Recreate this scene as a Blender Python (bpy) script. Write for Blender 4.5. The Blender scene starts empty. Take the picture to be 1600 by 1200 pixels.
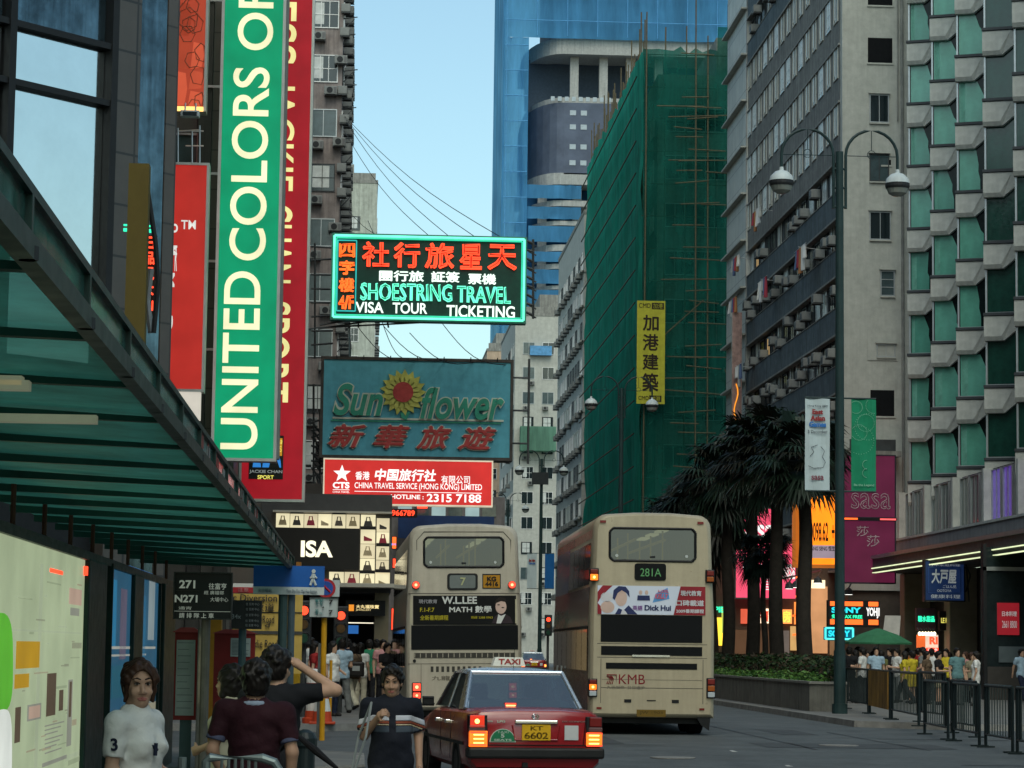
import bpy, bmesh, math, random
import numpy as np
from mathutils import Vector, Matrix, noise
random.seed(7)
R = math.radians
scene = bpy.context.scene
COL = scene.collection

# ------------------------------------------------------------------ camera
F = 4000.0                                   # focal length in pixels of the 1600 px wide photograph (90 mm lens)
CAMH = 1.65
yaw = math.atan(234.6 / F); pitch = math.atan(415.1 / F); roll = 0.013
fw = Vector((math.sin(yaw) * math.cos(pitch), math.cos(yaw) * math.cos(pitch), math.sin(pitch)))
r0 = Vector((math.cos(yaw), -math.sin(yaw), 0)); u0 = r0.cross(fw)
rt = r0 * math.cos(roll) + u0 * math.sin(roll); up = u0 * math.cos(roll) - r0 * math.sin(roll)
cam = bpy.data.objects.new('camera', bpy.data.cameras.new('camera'))
COL.objects.link(cam); scene.camera = cam
cam.matrix_world = Matrix(((rt.x, up.x, -fw.x, 0), (rt.y, up.y, -fw.y, 0), (rt.z, up.z, -fw.z, CAMH), (0, 0, 0, 1)))
cam.data.sensor_width = 36; cam.data.lens = 90; cam.data.clip_start = 0.1; cam.data.clip_end = 5000

def P(px, py, Y):                            # the point at street distance Y seen at a pixel of the photograph
    d = fw * F + rt * (px - 800) - up * (py - 600)
    return Vector((d.x * Y / d.y, Y, CAMH + d.z * Y / d.y))

# ------------------------------------------------------------------ sky, light, exposure
SUN_EL, SUN_ROT = 50.0, 180.0
w = bpy.data.worlds.new('World'); scene.world = w; w.use_nodes = True
nt = w.node_tree; bg = nt.nodes['Background']
sky = nt.nodes.new('ShaderNodeTexSky'); sky.sky_type = 'NISHITA'; sky.sun_disc = False
sky.sun_elevation = R(SUN_EL); sky.sun_rotation = R(SUN_ROT); sky.air_density = 1.0; sky.dust_density = 2.2; sky.ozone_density = 1.5
hs = nt.nodes.new('ShaderNodeMix'); hs.data_type = 'RGBA'; hs.blend_type = 'MULTIPLY'; hs.inputs[0].default_value = 1
hs.inputs[7].default_value = (1.10, 1.23, 1.05, 1)
nt.links.new(sky.outputs[0], hs.inputs[6]); nt.links.new(hs.outputs[2], bg.inputs[0])
bg.inputs[1].default_value = 0.10
sun = bpy.data.objects.new('sun', bpy.data.lights.new('sun', 'SUN')); COL.objects.link(sun)
sun.data.energy = 0.5; sun.data.angle = R(40); sun.data.color = (1, 0.98, 0.94)
sun.rotation_euler = (R(90 - SUN_EL), 0, 0)
scene.view_settings.view_transform = 'Standard'; scene.view_settings.look = 'None'
scene.view_settings.exposure = 0.84; scene.view_settings.gamma = 1
scene.cycles.max_bounces = 6; scene.cycles.transparent_max_bounces = 12

# ------------------------------------------------------------------ materials
MATS = {}
def M(name, col=None, rough=0.6, metal=0.0, var=0.15, scale=2.5, bump=0.0, bscale=60, emit=None, estr=0.0, streak=0.0, spec=0.22, alpha=None, dirt=0.0):
    if name in MATS: return MATS[name]
    estr /= 1.55                              # lamps are stated for exposure 0
    m = bpy.data.materials.new(name); m.use_nodes = True; t = m.node_tree; N = t.nodes.new; L = t.links.new
    b = t.nodes['Principled BSDF']; col = col or (.5, .5, .5)
    b.inputs['Base Color'].default_value = (*col, 1); b.inputs['Roughness'].default_value = rough; b.inputs['Metallic'].default_value = metal
    b.inputs['Specular IOR Level'].default_value = spec
    tc = N('ShaderNodeTexCoord')
    last = None
    def mul(sock_a, fac_sock, lo, hi):
        mr = N('ShaderNodeMapRange'); L(fac_sock, mr.inputs[0]); mr.inputs[1].default_value = .3; mr.inputs[2].default_value = .7
        mr.inputs[3].default_value = lo; mr.inputs[4].default_value = hi
        mx = N('ShaderNodeMix'); mx.data_type = 'RGBA'; mx.blend_type = 'MULTIPLY'; mx.inputs[0].default_value = 1
        if sock_a is None: mx.inputs[6].default_value = (*col, 1)
        else: L(sock_a, mx.inputs[6])
        L(mr.outputs[0], mx.inputs[7]); return mx.outputs[2]
    if var:
        n = N('ShaderNodeTexNoise'); n.inputs['Scale'].default_value = scale; n.inputs['Detail'].default_value = 6; n.inputs['Roughness'].default_value = .65
        L(tc.outputs['Object'], n.inputs['Vector']); last = mul(last, n.outputs[0], 1 - var, 1 + var)
    if streak:
        mp = N('ShaderNodeMapping'); mp.inputs['Scale'].default_value = (2.2, 2.2, .12); L(tc.outputs['Object'], mp.inputs[0])
        n = N('ShaderNodeTexNoise'); n.inputs['Scale'].default_value = 2; n.inputs['Detail'].default_value = 8; n.inputs['Roughness'].default_value = .7
        L(mp.outputs[0], n.inputs['Vector']); last = mul(last, n.outputs[0], 1 - streak, 1 + .3 * streak)
    if dirt:
        n = N('ShaderNodeTexNoise'); n.inputs['Scale'].default_value = .8; n.inputs['Detail'].default_value = 10; n.inputs['Roughness'].default_value = .8
        L(tc.outputs['Object'], n.inputs['Vector']); last = mul(last, n.outputs[0], 1, 1 - dirt)
    if last is not None: L(last, b.inputs['Base Color'])
    if var and not emit:
        n = N('ShaderNodeTexNoise'); n.inputs['Scale'].default_value = 7; n.inputs['Detail'].default_value = 4; L(tc.outputs['Object'], n.inputs['Vector'])
        mr = N('ShaderNodeMapRange'); L(n.outputs[0], mr.inputs[0]); mr.inputs[3].default_value = max(.03, rough - .12); mr.inputs[4].default_value = min(1, rough + .12)
        L(mr.outputs[0], b.inputs['Roughness'])
    if bump:
        n = N('ShaderNodeTexNoise'); n.inputs['Scale'].default_value = bscale; n.inputs['Detail'].default_value = 6; L(tc.outputs['Object'], n.inputs['Vector'])
        bp = N('ShaderNodeBump'); bp.inputs['Strength'].default_value = bump; bp.inputs['Distance'].default_value = .02
        L(n.outputs[0], bp.inputs['Height']); L(bp.outputs[0], b.inputs['Normal'])
    if emit:
        b.inputs['Emission Color'].default_value = (*emit, 1); b.inputs['Emission Strength'].default_value = estr
        n = N('ShaderNodeTexNoise'); n.inputs['Scale'].default_value = 1.3; n.inputs['Detail'].default_value = 3; L(tc.outputs['Object'], n.inputs['Vector'])
        mr = N('ShaderNodeMapRange'); L(n.outputs[0], mr.inputs[0]); mr.inputs[1].default_value = .3; mr.inputs[2].default_value = .7
        mr.inputs[3].default_value = estr * .82; mr.inputs[4].default_value = estr * 1.12; L(mr.outputs[0], b.inputs['Emission Strength'])
    if alpha is not None: b.inputs['Alpha'].default_value = alpha
    MATS[name] = m; return m
def glow(name, col, s=1.0, base=None): return M(name, base or tuple(c * .3 for c in col), .5, emit=col, estr=s, var=0)
def tiles(name, c1, c2, mortar, sx, sz, rough=.5, mort=.02, var=.3):
    """rectangular cladding tiles, sized in metres, on walls of any heading"""
    if name in MATS: return MATS[name]
    m = bpy.data.materials.new(name); m.use_nodes = True; t = m.node_tree; N = t.nodes.new; L = t.links.new
    b = t.nodes['Principled BSDF']; b.inputs['Roughness'].default_value = rough
    tc = N('ShaderNodeTexCoord'); sp = N('ShaderNodeSeparateXYZ'); L(tc.outputs['Object'], sp.inputs[0])
    ad = N('ShaderNodeMath'); ad.operation = 'ADD'; L(sp.outputs[0], ad.inputs[0]); L(sp.outputs[1], ad.inputs[1])
    cb = N('ShaderNodeCombineXYZ'); L(ad.outputs[0], cb.inputs[0]); L(sp.outputs[2], cb.inputs[1])
    br = N('ShaderNodeTexBrick'); L(cb.outputs[0], br.inputs['Vector']); br.offset = 0
    br.inputs['Color1'].default_value = (*c1, 1); br.inputs['Color2'].default_value = (*c2, 1); br.inputs['Mortar'].default_value = (*mortar, 1)
    br.inputs['Scale'].default_value = 1; br.inputs['Mortar Size'].default_value = mort; br.inputs['Brick Width'].default_value = sx; br.inputs['Row Height'].default_value = sz
    n = N('ShaderNodeTexNoise'); n.inputs['Scale'].default_value = .6; n.inputs['Detail'].default_value = 9; n.inputs['Roughness'].default_value = .7; L(tc.outputs['Object'], n.inputs['Vector'])
    mr = N('ShaderNodeMapRange'); L(n.outputs[0], mr.inputs[0]); mr.inputs[1].default_value = .3; mr.inputs[2].default_value = .7; mr.inputs[3].default_value = 1 - var; mr.inputs[4].default_value = 1 + var * .5
    mx = N('ShaderNodeMix'); mx.data_type = 'RGBA'; mx.blend_type = 'MULTIPLY'; mx.inputs[0].default_value = 1
    L(br.outputs[0], mx.inputs[6]); L(mr.outputs[0], mx.inputs[7]); L(mx.outputs[2], b.inputs['Base Color'])
    MATS[name] = m; return m
def netting(name, col, trans, rough=.9, scale=.35):
    """woven construction net: part of the light passes through"""
    if name in MATS: return MATS[name]
    m = bpy.data.materials.new(name); m.use_nodes = True; t = m.node_tree; N = t.nodes.new; L = t.links.new
    out = t.nodes['Material Output']; b = t.nodes['Principled BSDF']; b.inputs['Roughness'].default_value = rough; b.inputs['Specular IOR Level'].default_value = .15
    tc = N('ShaderNodeTexCoord'); mp = N('ShaderNodeMapping'); mp.inputs['Scale'].default_value = (1, 1, .12); L(tc.outputs['Object'], mp.inputs[0])
    n = N('ShaderNodeTexNoise'); n.inputs['Scale'].default_value = scale * 2.5; n.inputs['Detail'].default_value = 9; n.inputs['Roughness'].default_value = .68; L(mp.outputs[0], n.inputs[0])
    cr = N('ShaderNodeValToRGB'); L(n.outputs[0], cr.inputs[0])
    cr.color_ramp.elements[0].position = .3; cr.color_ramp.elements[0].color = (*[c * .55 for c in col], 1)
    cr.color_ramp.elements[1].position = .72; cr.color_ramp.elements[1].color = (*[c * 1.4 for c in col], 1)
    L(cr.outputs[0], b.inputs['Base Color'])
    n2 = N('ShaderNodeTexNoise'); n2.inputs['Scale'].default_value = scale; n2.inputs['Detail'].default_value = 5; L(tc.outputs['Object'], n2.inputs[0])
    mr = N('ShaderNodeMapRange'); L(n2.outputs[0], mr.inputs[0]); mr.inputs[1].default_value = .3; mr.inputs[2].default_value = .7
    mr.inputs[3].default_value = trans * .4; mr.inputs[4].default_value = min(1, trans * 1.6)
    tr = N('ShaderNodeBsdfTransparent'); tr.inputs[0].default_value = (*[min(1, .35 + c * 2) for c in col], 1)
    tl = N('ShaderNodeBsdfTranslucent'); L(cr.outputs[0], tl.inputs[0])
    m1 = N('ShaderNodeMixShader'); m1.inputs[0].default_value = .35; L(b.outputs[0], m1.inputs[1]); L(tl.outputs[0], m1.inputs[2])
    m2 = N('ShaderNodeMixShader'); L(mr.outputs[0], m2.inputs[0]); L(m1.outputs[0], m2.inputs[1]); L(tr.outputs[0], m2.inputs[2])
    L(m2.outputs[0], out.inputs[0]); MATS[name] = m; return m
def pane_glass(name, tint, refl=.35, rough=.08):
    """window glass one looks through: a tinted transparent sheet with a mirror-like coat"""
    if name in MATS: return MATS[name]
    m = bpy.data.materials.new(name); m.use_nodes = True; t = m.node_tree; N = t.nodes.new; L = t.links.new
    out = t.nodes['Material Output']; t.nodes.remove(t.nodes['Principled BSDF'])
    g = N('ShaderNodeBsdfGlossy'); g.inputs[1].default_value = rough; tr = N('ShaderNodeBsdfTransparent'); tr.inputs[0].default_value = (*tint, 1)
    fr = N('ShaderNodeLayerWeight'); fr.inputs[0].default_value = refl
    mr = N('ShaderNodeMapRange'); L(fr.outputs[1], mr.inputs[0]); mr.inputs[3].default_value = refl * .25; mr.inputs[4].default_value = .9
    mx = N('ShaderNodeMixShader'); L(mr.outputs[0], mx.inputs[0]); L(tr.outputs[0], mx.inputs[1]); L(g.outputs[0], mx.inputs[2]); L(mx.outputs[0], out.inputs[0])
    MATS[name] = m; return m

# ------------------------------------------------------------------ mesh helpers
class MB:
    """collects shapes and links them as ONE mesh object"""
    def __init__(s): s.v = []; s.f = []; s.m = []; s.mats = []
    def mi(s, mat):
        if mat not in s.mats: s.mats.append(mat)
        return s.mats.index(mat)
    def add(s, vs, fs, mat):
        o = len(s.v); i = s.mi(mat); s.v += [tuple(v) for v in vs]
        for f in fs: s.f.append(tuple(o + k for k in f)); s.m.append(i)
        return s
    def box(s, x0, y0, z0, x1, y1, z1, mat):
        if x0 > x1: x0, x1 = x1, x0
        if y0 > y1: y0, y1 = y1, y0
        if z0 > z1: z0, z1 = z1, z0
        vs = [(x0,y0,z0),(x1,y0,z0),(x1,y1,z0),(x0,y1,z0),(x0,y0,z1),(x1,y0,z1),(x1,y1,z1),(x0,y1,z1)]
        return s.add(vs, [(0,3,2,1),(4,5,6,7),(0,1,5,4),(1,2,6,5),(2,3,7,6),(3,0,4,7)], mat)
    def bbox(s, x0, y0, z0, x1, y1, z1, mat, b=.02):
        """box with chamfered edges"""
        bm = bmesh.new(); bmesh.ops.create_cube(bm, size=1)
        for v in bm.verts: v.co = ((x0+x1)/2 + v.co.x*(x1-x0), (y0+y1)/2 + v.co.y*(y1-y0), (z0+z1)/2 + v.co.z*(z1-z0))
        bmesh.ops.bevel(bm, geom=list(bm.edges), offset=b, segments=2, affect='EDGES', profile=.5)
        return s.bm(bm, mat)
    def bm(s, bm, mat):
        bm.verts.index_update(); s.add([v.co for v in bm.verts], [[v.index for v in f.verts] for f in bm.faces], mat); bm.free(); return s
    def tube(s, pts, r, mat, n=8, caps=True):
        """tube along points; r a number or one per point"""
        pts = [Vector(p) for p in pts]; rs = r if isinstance(r, (list, tuple)) else [r] * len(pts)
        vs = []; prev = None
        for i, p in enumerate(pts):
            t = (pts[min(i+1, len(pts)-1)] - pts[max(i-1, 0)]).normalized()
            a = prev if prev is not None else (Vector((0,0,1)) if abs(t.z) < .9 else Vector((1,0,0)))
            x = t.cross(a).normalized(); y = t.cross(x).normalized(); prev = -y if False else a
            for k in range(n):
                an = 2*math.pi*k/n; vs.append(p + (x*math.cos(an) + y*math.sin(an)) * rs[i])
        fs = [(i*n+k, i*n+(k+1)%n, (i+1)*n+(k+1)%n, (i+1)*n+k) for i in range(len(pts)-1) for k in range(n)]
        if caps: fs += [tuple(range(n-1,-1,-1)), tuple((len(pts)-1)*n+k for k in range(n))]
        return s.add(vs, fs, mat)
    def lathe(s, prof, mat, n=16, c=(0,0,0)):
        """profile of (radius, z) turned round the vertical"""
        vs = [(c[0]+r*math.cos(2*math.pi*k/n), c[1]+r*math.sin(2*math.pi*k/n), c[2]+z) for r, z in prof for k in range(n)]
        fs = [(i*n+k, i*n+(k+1)%n, (i+1)*n+(k+1)%n, (i+1)*n+k) for i in range(len(prof)-1) for k in range(n)]
        fs += [tuple(range(n-1,-1,-1)), tuple((len(prof)-1)*n+k for k in range(n))]
        return s.add(vs, fs, mat)
    def poly(s, pts, y0, y1, mat):
        """outline in the x-z plane (anticlockwise seen from -Y) given thickness y0..y1"""
        n = len(pts); vs = [(x, y0, z) for x, z in pts] + [(x, y1, z) for x, z in pts]
        fs = [tuple(range(n)), tuple(range(2*n-1, n-1, -1))] + [(i, n+i, n+(i+1)%n, (i+1)%n) for i in range(n)]
        return s.add(vs, fs, mat)
    def disc(s, x, z, r, y0, y1, mat, n=20, sx=1.0):
        return s.poly([(x+r*sx*math.cos(2*math.pi*k/n), z+r*math.sin(2*math.pi*k/n)) for k in range(n)], y0, y1, mat)
    def loft(s, rings, mat, cap0=True, cap1=True):
        n = len(rings[0]); vs = [p for r in rings for p in r]
        fs = [(i*n+k, i*n+(k+1)%n, (i+1)*n+(k+1)%n, (i+1)*n+k) for i in range(len(rings)-1) for k in range(n)]
        if cap0: fs.append(tuple(range(n-1,-1,-1)))
        if cap1: fs.append(tuple((len(rings)-1)*n+k for k in range(n)))
        return s.add(vs, fs, mat)
    def mesh(s, name, smooth=False):
        me = bpy.data.meshes.new(name); me.from_pydata(s.v, [], s.f); me.polygons.foreach_set('material_index', s.m)
        for m in s.mats: me.materials.append(m)
        if smooth: me.polygons.foreach_set('use_smooth', [True]*len(s.f))
        me.update(); return me
    def build(s, name, parent=None, smooth=False, loc=None, rot=None):
        me = s.mesh(name, smooth); o = bpy.data.objects.new(name, me); COL.objects.link(o)
        if smooth:
            bm = bmesh.new(); bm.from_mesh(me); bmesh.ops.recalc_face_normals(bm, faces=bm.faces); bm.to_mesh(me); bm.free()
            try: me.set_sharp_from_angle(angle=R(38))
            except Exception: pass
        else:
            bm = bmesh.new(); bm.from_mesh(me); bmesh.ops.recalc_face_normals(bm, faces=bm.faces); bm.to_mesh(me); bm.free()
        if parent: o.parent = parent
        if loc: o.location = loc
        if rot: o.rotation_euler = rot
        return o
def tag(o, label, cat, group=None, kind=None):
    o['label'] = label; o['category'] = cat
    if group: o['group'] = group
    if kind: o['kind'] = kind
    return o
def thing(name, label, cat, loc=(0,0,0), rz=0.0, group=None):
    o = bpy.data.objects.new(name, None); COL.objects.link(o); o.location = loc; o.rotation_euler = (0, 0, rz); o.empty_display_size = .2
    return tag(o, label, cat, group)
def struct(mb, name): o = mb.build(name); o['kind'] = 'structure'; return o
def dup(root, loc, rz=None, label=None, group=None):
    kids = {}
    for o in COL.objects:
        if o.parent: kids.setdefault(o.parent.name, []).append(o)
    r = root.copy(); COL.objects.link(r); r.location = loc
    if rz is not None: r.rotation_euler = (0, 0, rz)
    if label: r['label'] = label
    if group: r['group'] = group
    def rec(a, b):
        for ch in kids.get(a.name, []):
            c = ch.copy(); COL.objects.link(c); c.parent = b; rec(ch, c)
    rec(root, r); return r

def text_mesh(body, bold=0.0, extrude=.0, shear=0.0):
    c = bpy.data.curves.new('lettering', 'FONT'); c.body = body; cjk = any(ord(q) > 0x2e80 for q in body); c.offset = 0 if cjk else bold; c.extrude = extrude; c.shear = shear; c.resolution_u = 3 if cjk else 7
    o = bpy.data.objects.new('lettering', c); COL.objects.link(o); bpy.context.view_layer.update()
    me = bpy.data.meshes.new_from_object(o.evaluated_get(bpy.context.evaluated_depsgraph_get()))
    bpy.data.objects.remove(o); bpy.data.curves.remove(c)
    if cjk and bold:                         # heavier strokes: the same strokes again, each set a little aside and a little behind
        bm = bmesh.new()
        for i, (dx, dy) in enumerate(((0,0),(bold,0),(-bold,0),(0,bold),(0,-bold))):
            n = len(bm.verts); bm.from_mesh(me); bm.verts.ensure_lookup_table()
            for v in bm.verts[n:]: v.co += Vector((dx, dy, -.08*i*2*extrude))
        bm.to_mesh(me); bm.free()
    return me
def T(parent, body, x0, z0, x1, z1, mat, y=-.03, bold=0.0, rot=0, depth=.012, shear=0.0, name='lettering', mirror=False):
    """letters fitted into the box x0..x1, z0..z1 of a board facing -Y; rot in quarter turns anticlockwise"""
    me = text_mesh(body, bold, .5, shear); n = len(me.vertices); a = np.zeros(n*3); me.vertices.foreach_get('co', a); a = a.reshape(-1, 3)
    x, yv, z = a[:,0].copy(), a[:,1].copy(), a[:,2].copy()
    for _ in range(rot % 4): x, yv = -yv, x
    if mirror: x = -x
    fx = (x - x.min()) / max(1e-6, np.ptp(x)); fz = (yv - yv.min()) / max(1e-6, np.ptp(yv))
    out = np.stack([x0 + fx*(x1-x0), y - depth*(z+.5)/1.0, z0 + fz*(z1-z0)], 1)
    me.vertices.foreach_set('co', out.ravel()); me.materials.clear(); me.materials.append(mat)
    if mirror: me.flip_normals()
    me.update(); o = bpy.data.objects.new(name, me); COL.objects.link(o); o.parent = parent; return o

# ------------------------------------------------------------------ implicit surfaces for bodies (smooth unions meshed by surface nets)
def cap(a, b, ra, rb, k=.02, flat=1.0, cut=None): return dict(t='c', a=np.array(a, float), b=np.array(b, float), ra=ra, rb=rb, k=k, flat=flat, cut=cut)
def ell(c, r, k=.02, rot=None, sub=False): return dict(t='e', c=np.array(c, float), r=np.array(r, float), k=k, R=rot, sub=sub)
def field(prims, lo, hi, h, grow=0.0):
    n = np.ceil((np.array(hi) - np.array(lo)) / h).astype(int) + 1
    ax = [lo[i] + np.arange(n[i]) * h for i in range(3)]
    D = np.full(tuple(n), .3, np.float32)
    for p in prims:
        if p['t'] == 'c': pl = np.minimum(p['a'], p['b']) - max(p['ra'], p['rb']); ph = np.maximum(p['a'], p['b']) + max(p['ra'], p['rb'])
        else: m = p['r'].max() if p['R'] is not None else p['r']; pl = p['c'] - m; ph = p['c'] + m
        mg = .06 + grow + p['k']
        s = [slice(max(0, int((pl[i]-mg-lo[i])/h)), min(n[i], int((ph[i]+mg-lo[i])/h)+2)) for i in range(3)]
        if any(q.stop <= q.start for q in s): continue
        X = ax[0][s[0]][:,None,None]; Y = ax[1][s[1]][None,:,None]; Z = ax[2][s[2]][None,None,:]
        if p['t'] == 'c':
            a, b = p['a'], p['b']; d = b - a; f = p['flat']
            l2 = max(1e-9, float(d @ d)); tt = np.clip(((X-a[0])*d[0] + (Y-a[1])*d[1] + (Z-a[2])*d[2]) / l2, 0, 1)
            q = np.sqrt((X-a[0]-tt*d[0])**2 + ((Y-a[1]-tt*d[1])/f)**2 + (Z-a[2]-tt*d[2])**2)
            v = (q - (p['ra'] + (p['rb']-p['ra'])*tt)) * (f if f < 1 else 1) - grow
            if p['cut'] is not None:
                c0, nn = p['cut']; v = np.maximum(v, (X-c0[0])*nn[0] + (Y-c0[1])*nn[1] + (Z-c0[2])*nn[2])
        else:
            x, y, z = X-p['c'][0], Y-p['c'][1], Z-p['c'][2]
            if p['R'] is not None: Q = p['R']; x, y, z = (Q[0][0]*x+Q[1][0]*y+Q[2][0]*z, Q[0][1]*x+Q[1][1]*y+Q[2][1]*z, Q[0][2]*x+Q[1][2]*y+Q[2][2]*z)
            r = p['r']; k0 = np.sqrt((x/r[0])**2+(y/r[1])**2+(z/r[2])**2); k1 = np.sqrt((x/r[0]**2)**2+(y/r[1]**2)**2+(z/r[2]**2)**2)
            v = k0*(k0-1)/np.maximum(k1, 1e-6) - (0 if p['sub'] else grow)
        cur = D[s[0], s[1], s[2]]; k = p['k']
        if p['t'] == 'e' and p['sub']:
            hh = np.clip(.5 - .5*(-v - cur)/-k, 0, 1) if False else None
            D[s[0], s[1], s[2]] = np.maximum(cur, -v)
        else:
            hh = np.clip(.5 + .5*(v - cur)/k, 0, 1); D[s[0], s[1], s[2]] = v*(1-hh) + cur*hh - k*hh*(1-hh)
    return D, ax
def nets(D, ax):
    ins = D < 0; nx, ny, nz = D.shape; h = ax[0][1]-ax[0][0]
    acc = np.zeros((nx-1, ny-1, nz-1, 3), np.float32); cnt = np.zeros((nx-1, ny-1, nz-1), np.float32)
    for a in range(3):
        sl0 = [slice(None)]*3; sl1 = [slice(None)]*3; sl0[a] = slice(0, -1); sl1[a] = slice(1, None)
        A = D[tuple(sl0)]; B = D[tuple(sl1)]; x = (A < 0) != (B < 0); t = np.where(x, A/np.where(x, A-B, 1), 0)
        o1, o2 = [q for q in range(3) if q != a]
        for d1 in (0, 1):
            for d2 in (0, 1):
                s = [slice(None)]*3
                s[o1] = slice(d1, D.shape[o1]-1+d1); s[o2] = slice(d2, D.shape[o2]-1+d2)
                xm = x[tuple(s)]; tm = t[tuple(s)]; cnt += xm
                acc[..., a] += np.where(xm, tm, 0); acc[..., o1] += xm*d1; acc[..., o2] += xm*d2
    act = cnt > 0; idx = -np.ones(act.shape, int); idx[act] = np.arange(act.sum())
    ijk = np.argwhere(act); pos = (ijk + acc[act]/cnt[act][:,None]) * h + np.array([ax[0][0], ax[1][0], ax[2][0]])
    quads = []
    for a in range(3):
        o1, o2 = (a+1) % 3, (a+2) % 3
        s0 = [slice(1, -1)]*3; s1 = [slice(1, -1)]*3; s0[a] = slice(0, -1); s1[a] = slice(1, None)
        I0 = ins[tuple(s0)]; I1 = ins[tuple(s1)]; e = np.argwhere(I0 != I1)
        if not len(e): continue
        flip = I0[tuple(e.T)]; base = e.copy(); base[:, o1] += 1; base[:, o2] += 1
        def cell(d1, d2):
            q = base.copy(); q[:, o1] += d1; q[:, o2] += d2; return idx[tuple(q.T)]
        q = np.stack([cell(-1,-1), cell(0,-1), cell(0,0), cell(-1,0)], 1); q[~flip] = q[~flip][:, ::-1]; quads.append(q)
    return (pos, np.concatenate(quads)) if quads else None
def sdf_mesh(name, prims, mat, h, parent=None, grow=0.0, clip=None, fold=0.0, strand=0.0):
    L_, H_ = np.full(3, 9e9), np.full(3, -9e9)
    for p in prims:
        if p.get('sub'): continue
        if p['t'] == 'c': m = max(p['ra'], p['rb']); L_ = np.minimum(L_, np.minimum(p['a'], p['b'])-m); H_ = np.maximum(H_, np.maximum(p['a'], p['b'])+m)
        else: m = p['r'].max(); L_ = np.minimum(L_, p['c']-m); H_ = np.maximum(H_, p['c']+m)
    L_ -= grow + 3*h; H_ += grow + 3*h
    D, ax = field(prims, L_, H_, h, grow)
    if fold:                                  # creases of cloth
        X, Y, Z = ax[0][:,None,None], ax[1][None,:,None], ax[2][None,None,:]
        D = D + fold*(np.sin(19*X+34*Z+2.2*np.sin(11*Z+7*Y))*np.sin(23*Z-17*X+9*Y+1.7*np.sin(8*X)) + .5*np.sin(55*Z+40*X*np.sign(X)+3*np.sin(15*Y)))
    if strand:
        X, Y, Z = ax[0][:,None,None], ax[1][None,:,None], ax[2][None,None,:]
        D = D + strand*(np.sin(150*X+60*Y+4*np.sin(30*Z))*.6 + .7*np.sin(80*Y-70*X+5*np.sin(22*Z+9*X)))
    if clip: D = np.maximum(D, clip(ax[0][:,None,None], ax[1][None,:,None], ax[2][None,None,:]))
    r = nets(D, ax)
    if r is None: return None
    v, f = r
    me = bpy.data.meshes.new(name); me.from_pydata(v.tolist(), [], f.tolist()); me.materials.append(mat)
    me.polygons.foreach_set('use_smooth', [True]*len(me.polygons)); me.update()
    o = bpy.data.objects.new(name, me); COL.objects.link(o)
    if parent: o.parent = parent
    return o
# ------------------------------------------------------------------ common materials
asphalt = M('asphalt', (.095, .105, .108), .72, var=.22, scale=.9, bump=.35, bscale=40, dirt=.35)
paving = tiles('paving', (.17, .165, .15), (.13, .13, .125), (.07, .07, .07), .6, .3, .7, .012, .3)
kerbm = M('kerb_stone', (.24, .235, .22), .8, var=.25, bump=.3, dirt=.4)
paintm = M('worn_road_paint', (.42, .42, .40), .8, var=.4, scale=5)
conc = M('concrete', (.30, .30, .275), .85, var=.18, streak=.45, bump=.2, bscale=20, dirt=.3)
conc_l = M('pale_render', (.47, .475, .43), .85, var=.12, streak=.12, bump=.15, bscale=20, dirt=.2)
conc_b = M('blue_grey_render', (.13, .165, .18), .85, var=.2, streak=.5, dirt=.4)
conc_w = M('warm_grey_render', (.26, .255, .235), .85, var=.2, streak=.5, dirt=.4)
dark = M('black_metal', (.018, .02, .022), .5, var=.1)
darkg = M('dark_glass', (.012, .02, .022), .08, var=0, spec=.7)
midg = M('grey_glass', (.05, .075, .08), .12, var=.3, spec=.7)
curtain = M('curtain_behind_glass', (.50, .52, .50), .3, var=.2)
alu = M('aluminium', (.42, .44, .45), .35, metal=.7, var=.1)
steel = M('painted_steel', (.055, .06, .062), .5, var=.2, metal=.3)
white = M('white_paint', (.72, .72, .70), .5, var=.08, dirt=.1)
acm = M('air_conditioner_casing', (.24, .25, .24), .6, var=.2, dirt=.35)
green_d = M('dark_green_paint', (.008, .034, .03), .42, var=.3, dirt=.3)
shopwhite = glow('shop_light', (1.0, .92, .70), 1.1)
warmglow = glow('warm_lamp_light', (1.0, .55, .16), 1.6)
redglow = glow('red_neon', (1.0, .055, .02), 2.2)
greenglow = glow('green_neon', (.03, .85, .42), 1.5)
cyanglow = glow('cyan_neon', (.02, .62, .75), 1.3)

# ------------------------------------------------------------------ ground
GZ = -.13                                     # the street dips a little toward the camera
ry = [(-60,-.16),(24,-.16),(30,-.12),(38,-.04),(44,0),(1800,0)]
struct(MB().add([(sx*600,y,z) for y, z in ry for sx in (-1,1)], [(2*i,2*i+1,2*i+3,2*i+2) for i in range(5)], asphalt), 'road')
def slab(name, pts, h=.14, kerb=True):
    n = len(pts); m = MB(); m.add([(x,y,h) for x,y in pts], [tuple(range(n))], paving)
    struct(m, name)
    k = MB()
    for i in range(n):
        a, b = Vector((*pts[i],0)), Vector((*pts[(i+1)%n],0)); d = (b-a).normalized(); nn = Vector((d.y,-d.x,0))*.14
        k.add([a, b, b+nn, a+nn, a+Vector((0,0,h+.004)), b+Vector((0,0,h+.004)), b+nn*.9+Vector((0,0,h+.004)), a+nn*.9+Vector((0,0,h+.004))], [(4,7,6,5),(2,3,7,6),(1,2,6,5),(0,4,7,3)], kerbm)
    struct(k, 'kerb')
slab('pavement', [(-40,-30),(.45,-30),(.45,32),(-1.2,34.5),(-40,34.5)], GZ)
slab('pavement', [(-40,34.9),(-1.2,34.9),(.0,36),(.0,40),(-1.2,41.5),(-40,41.5)], .03)
slab('pavement', [(-40,50.5),(-1.2,50.5),(.55,52.5),(.55,300),(-40,300)])
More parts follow.
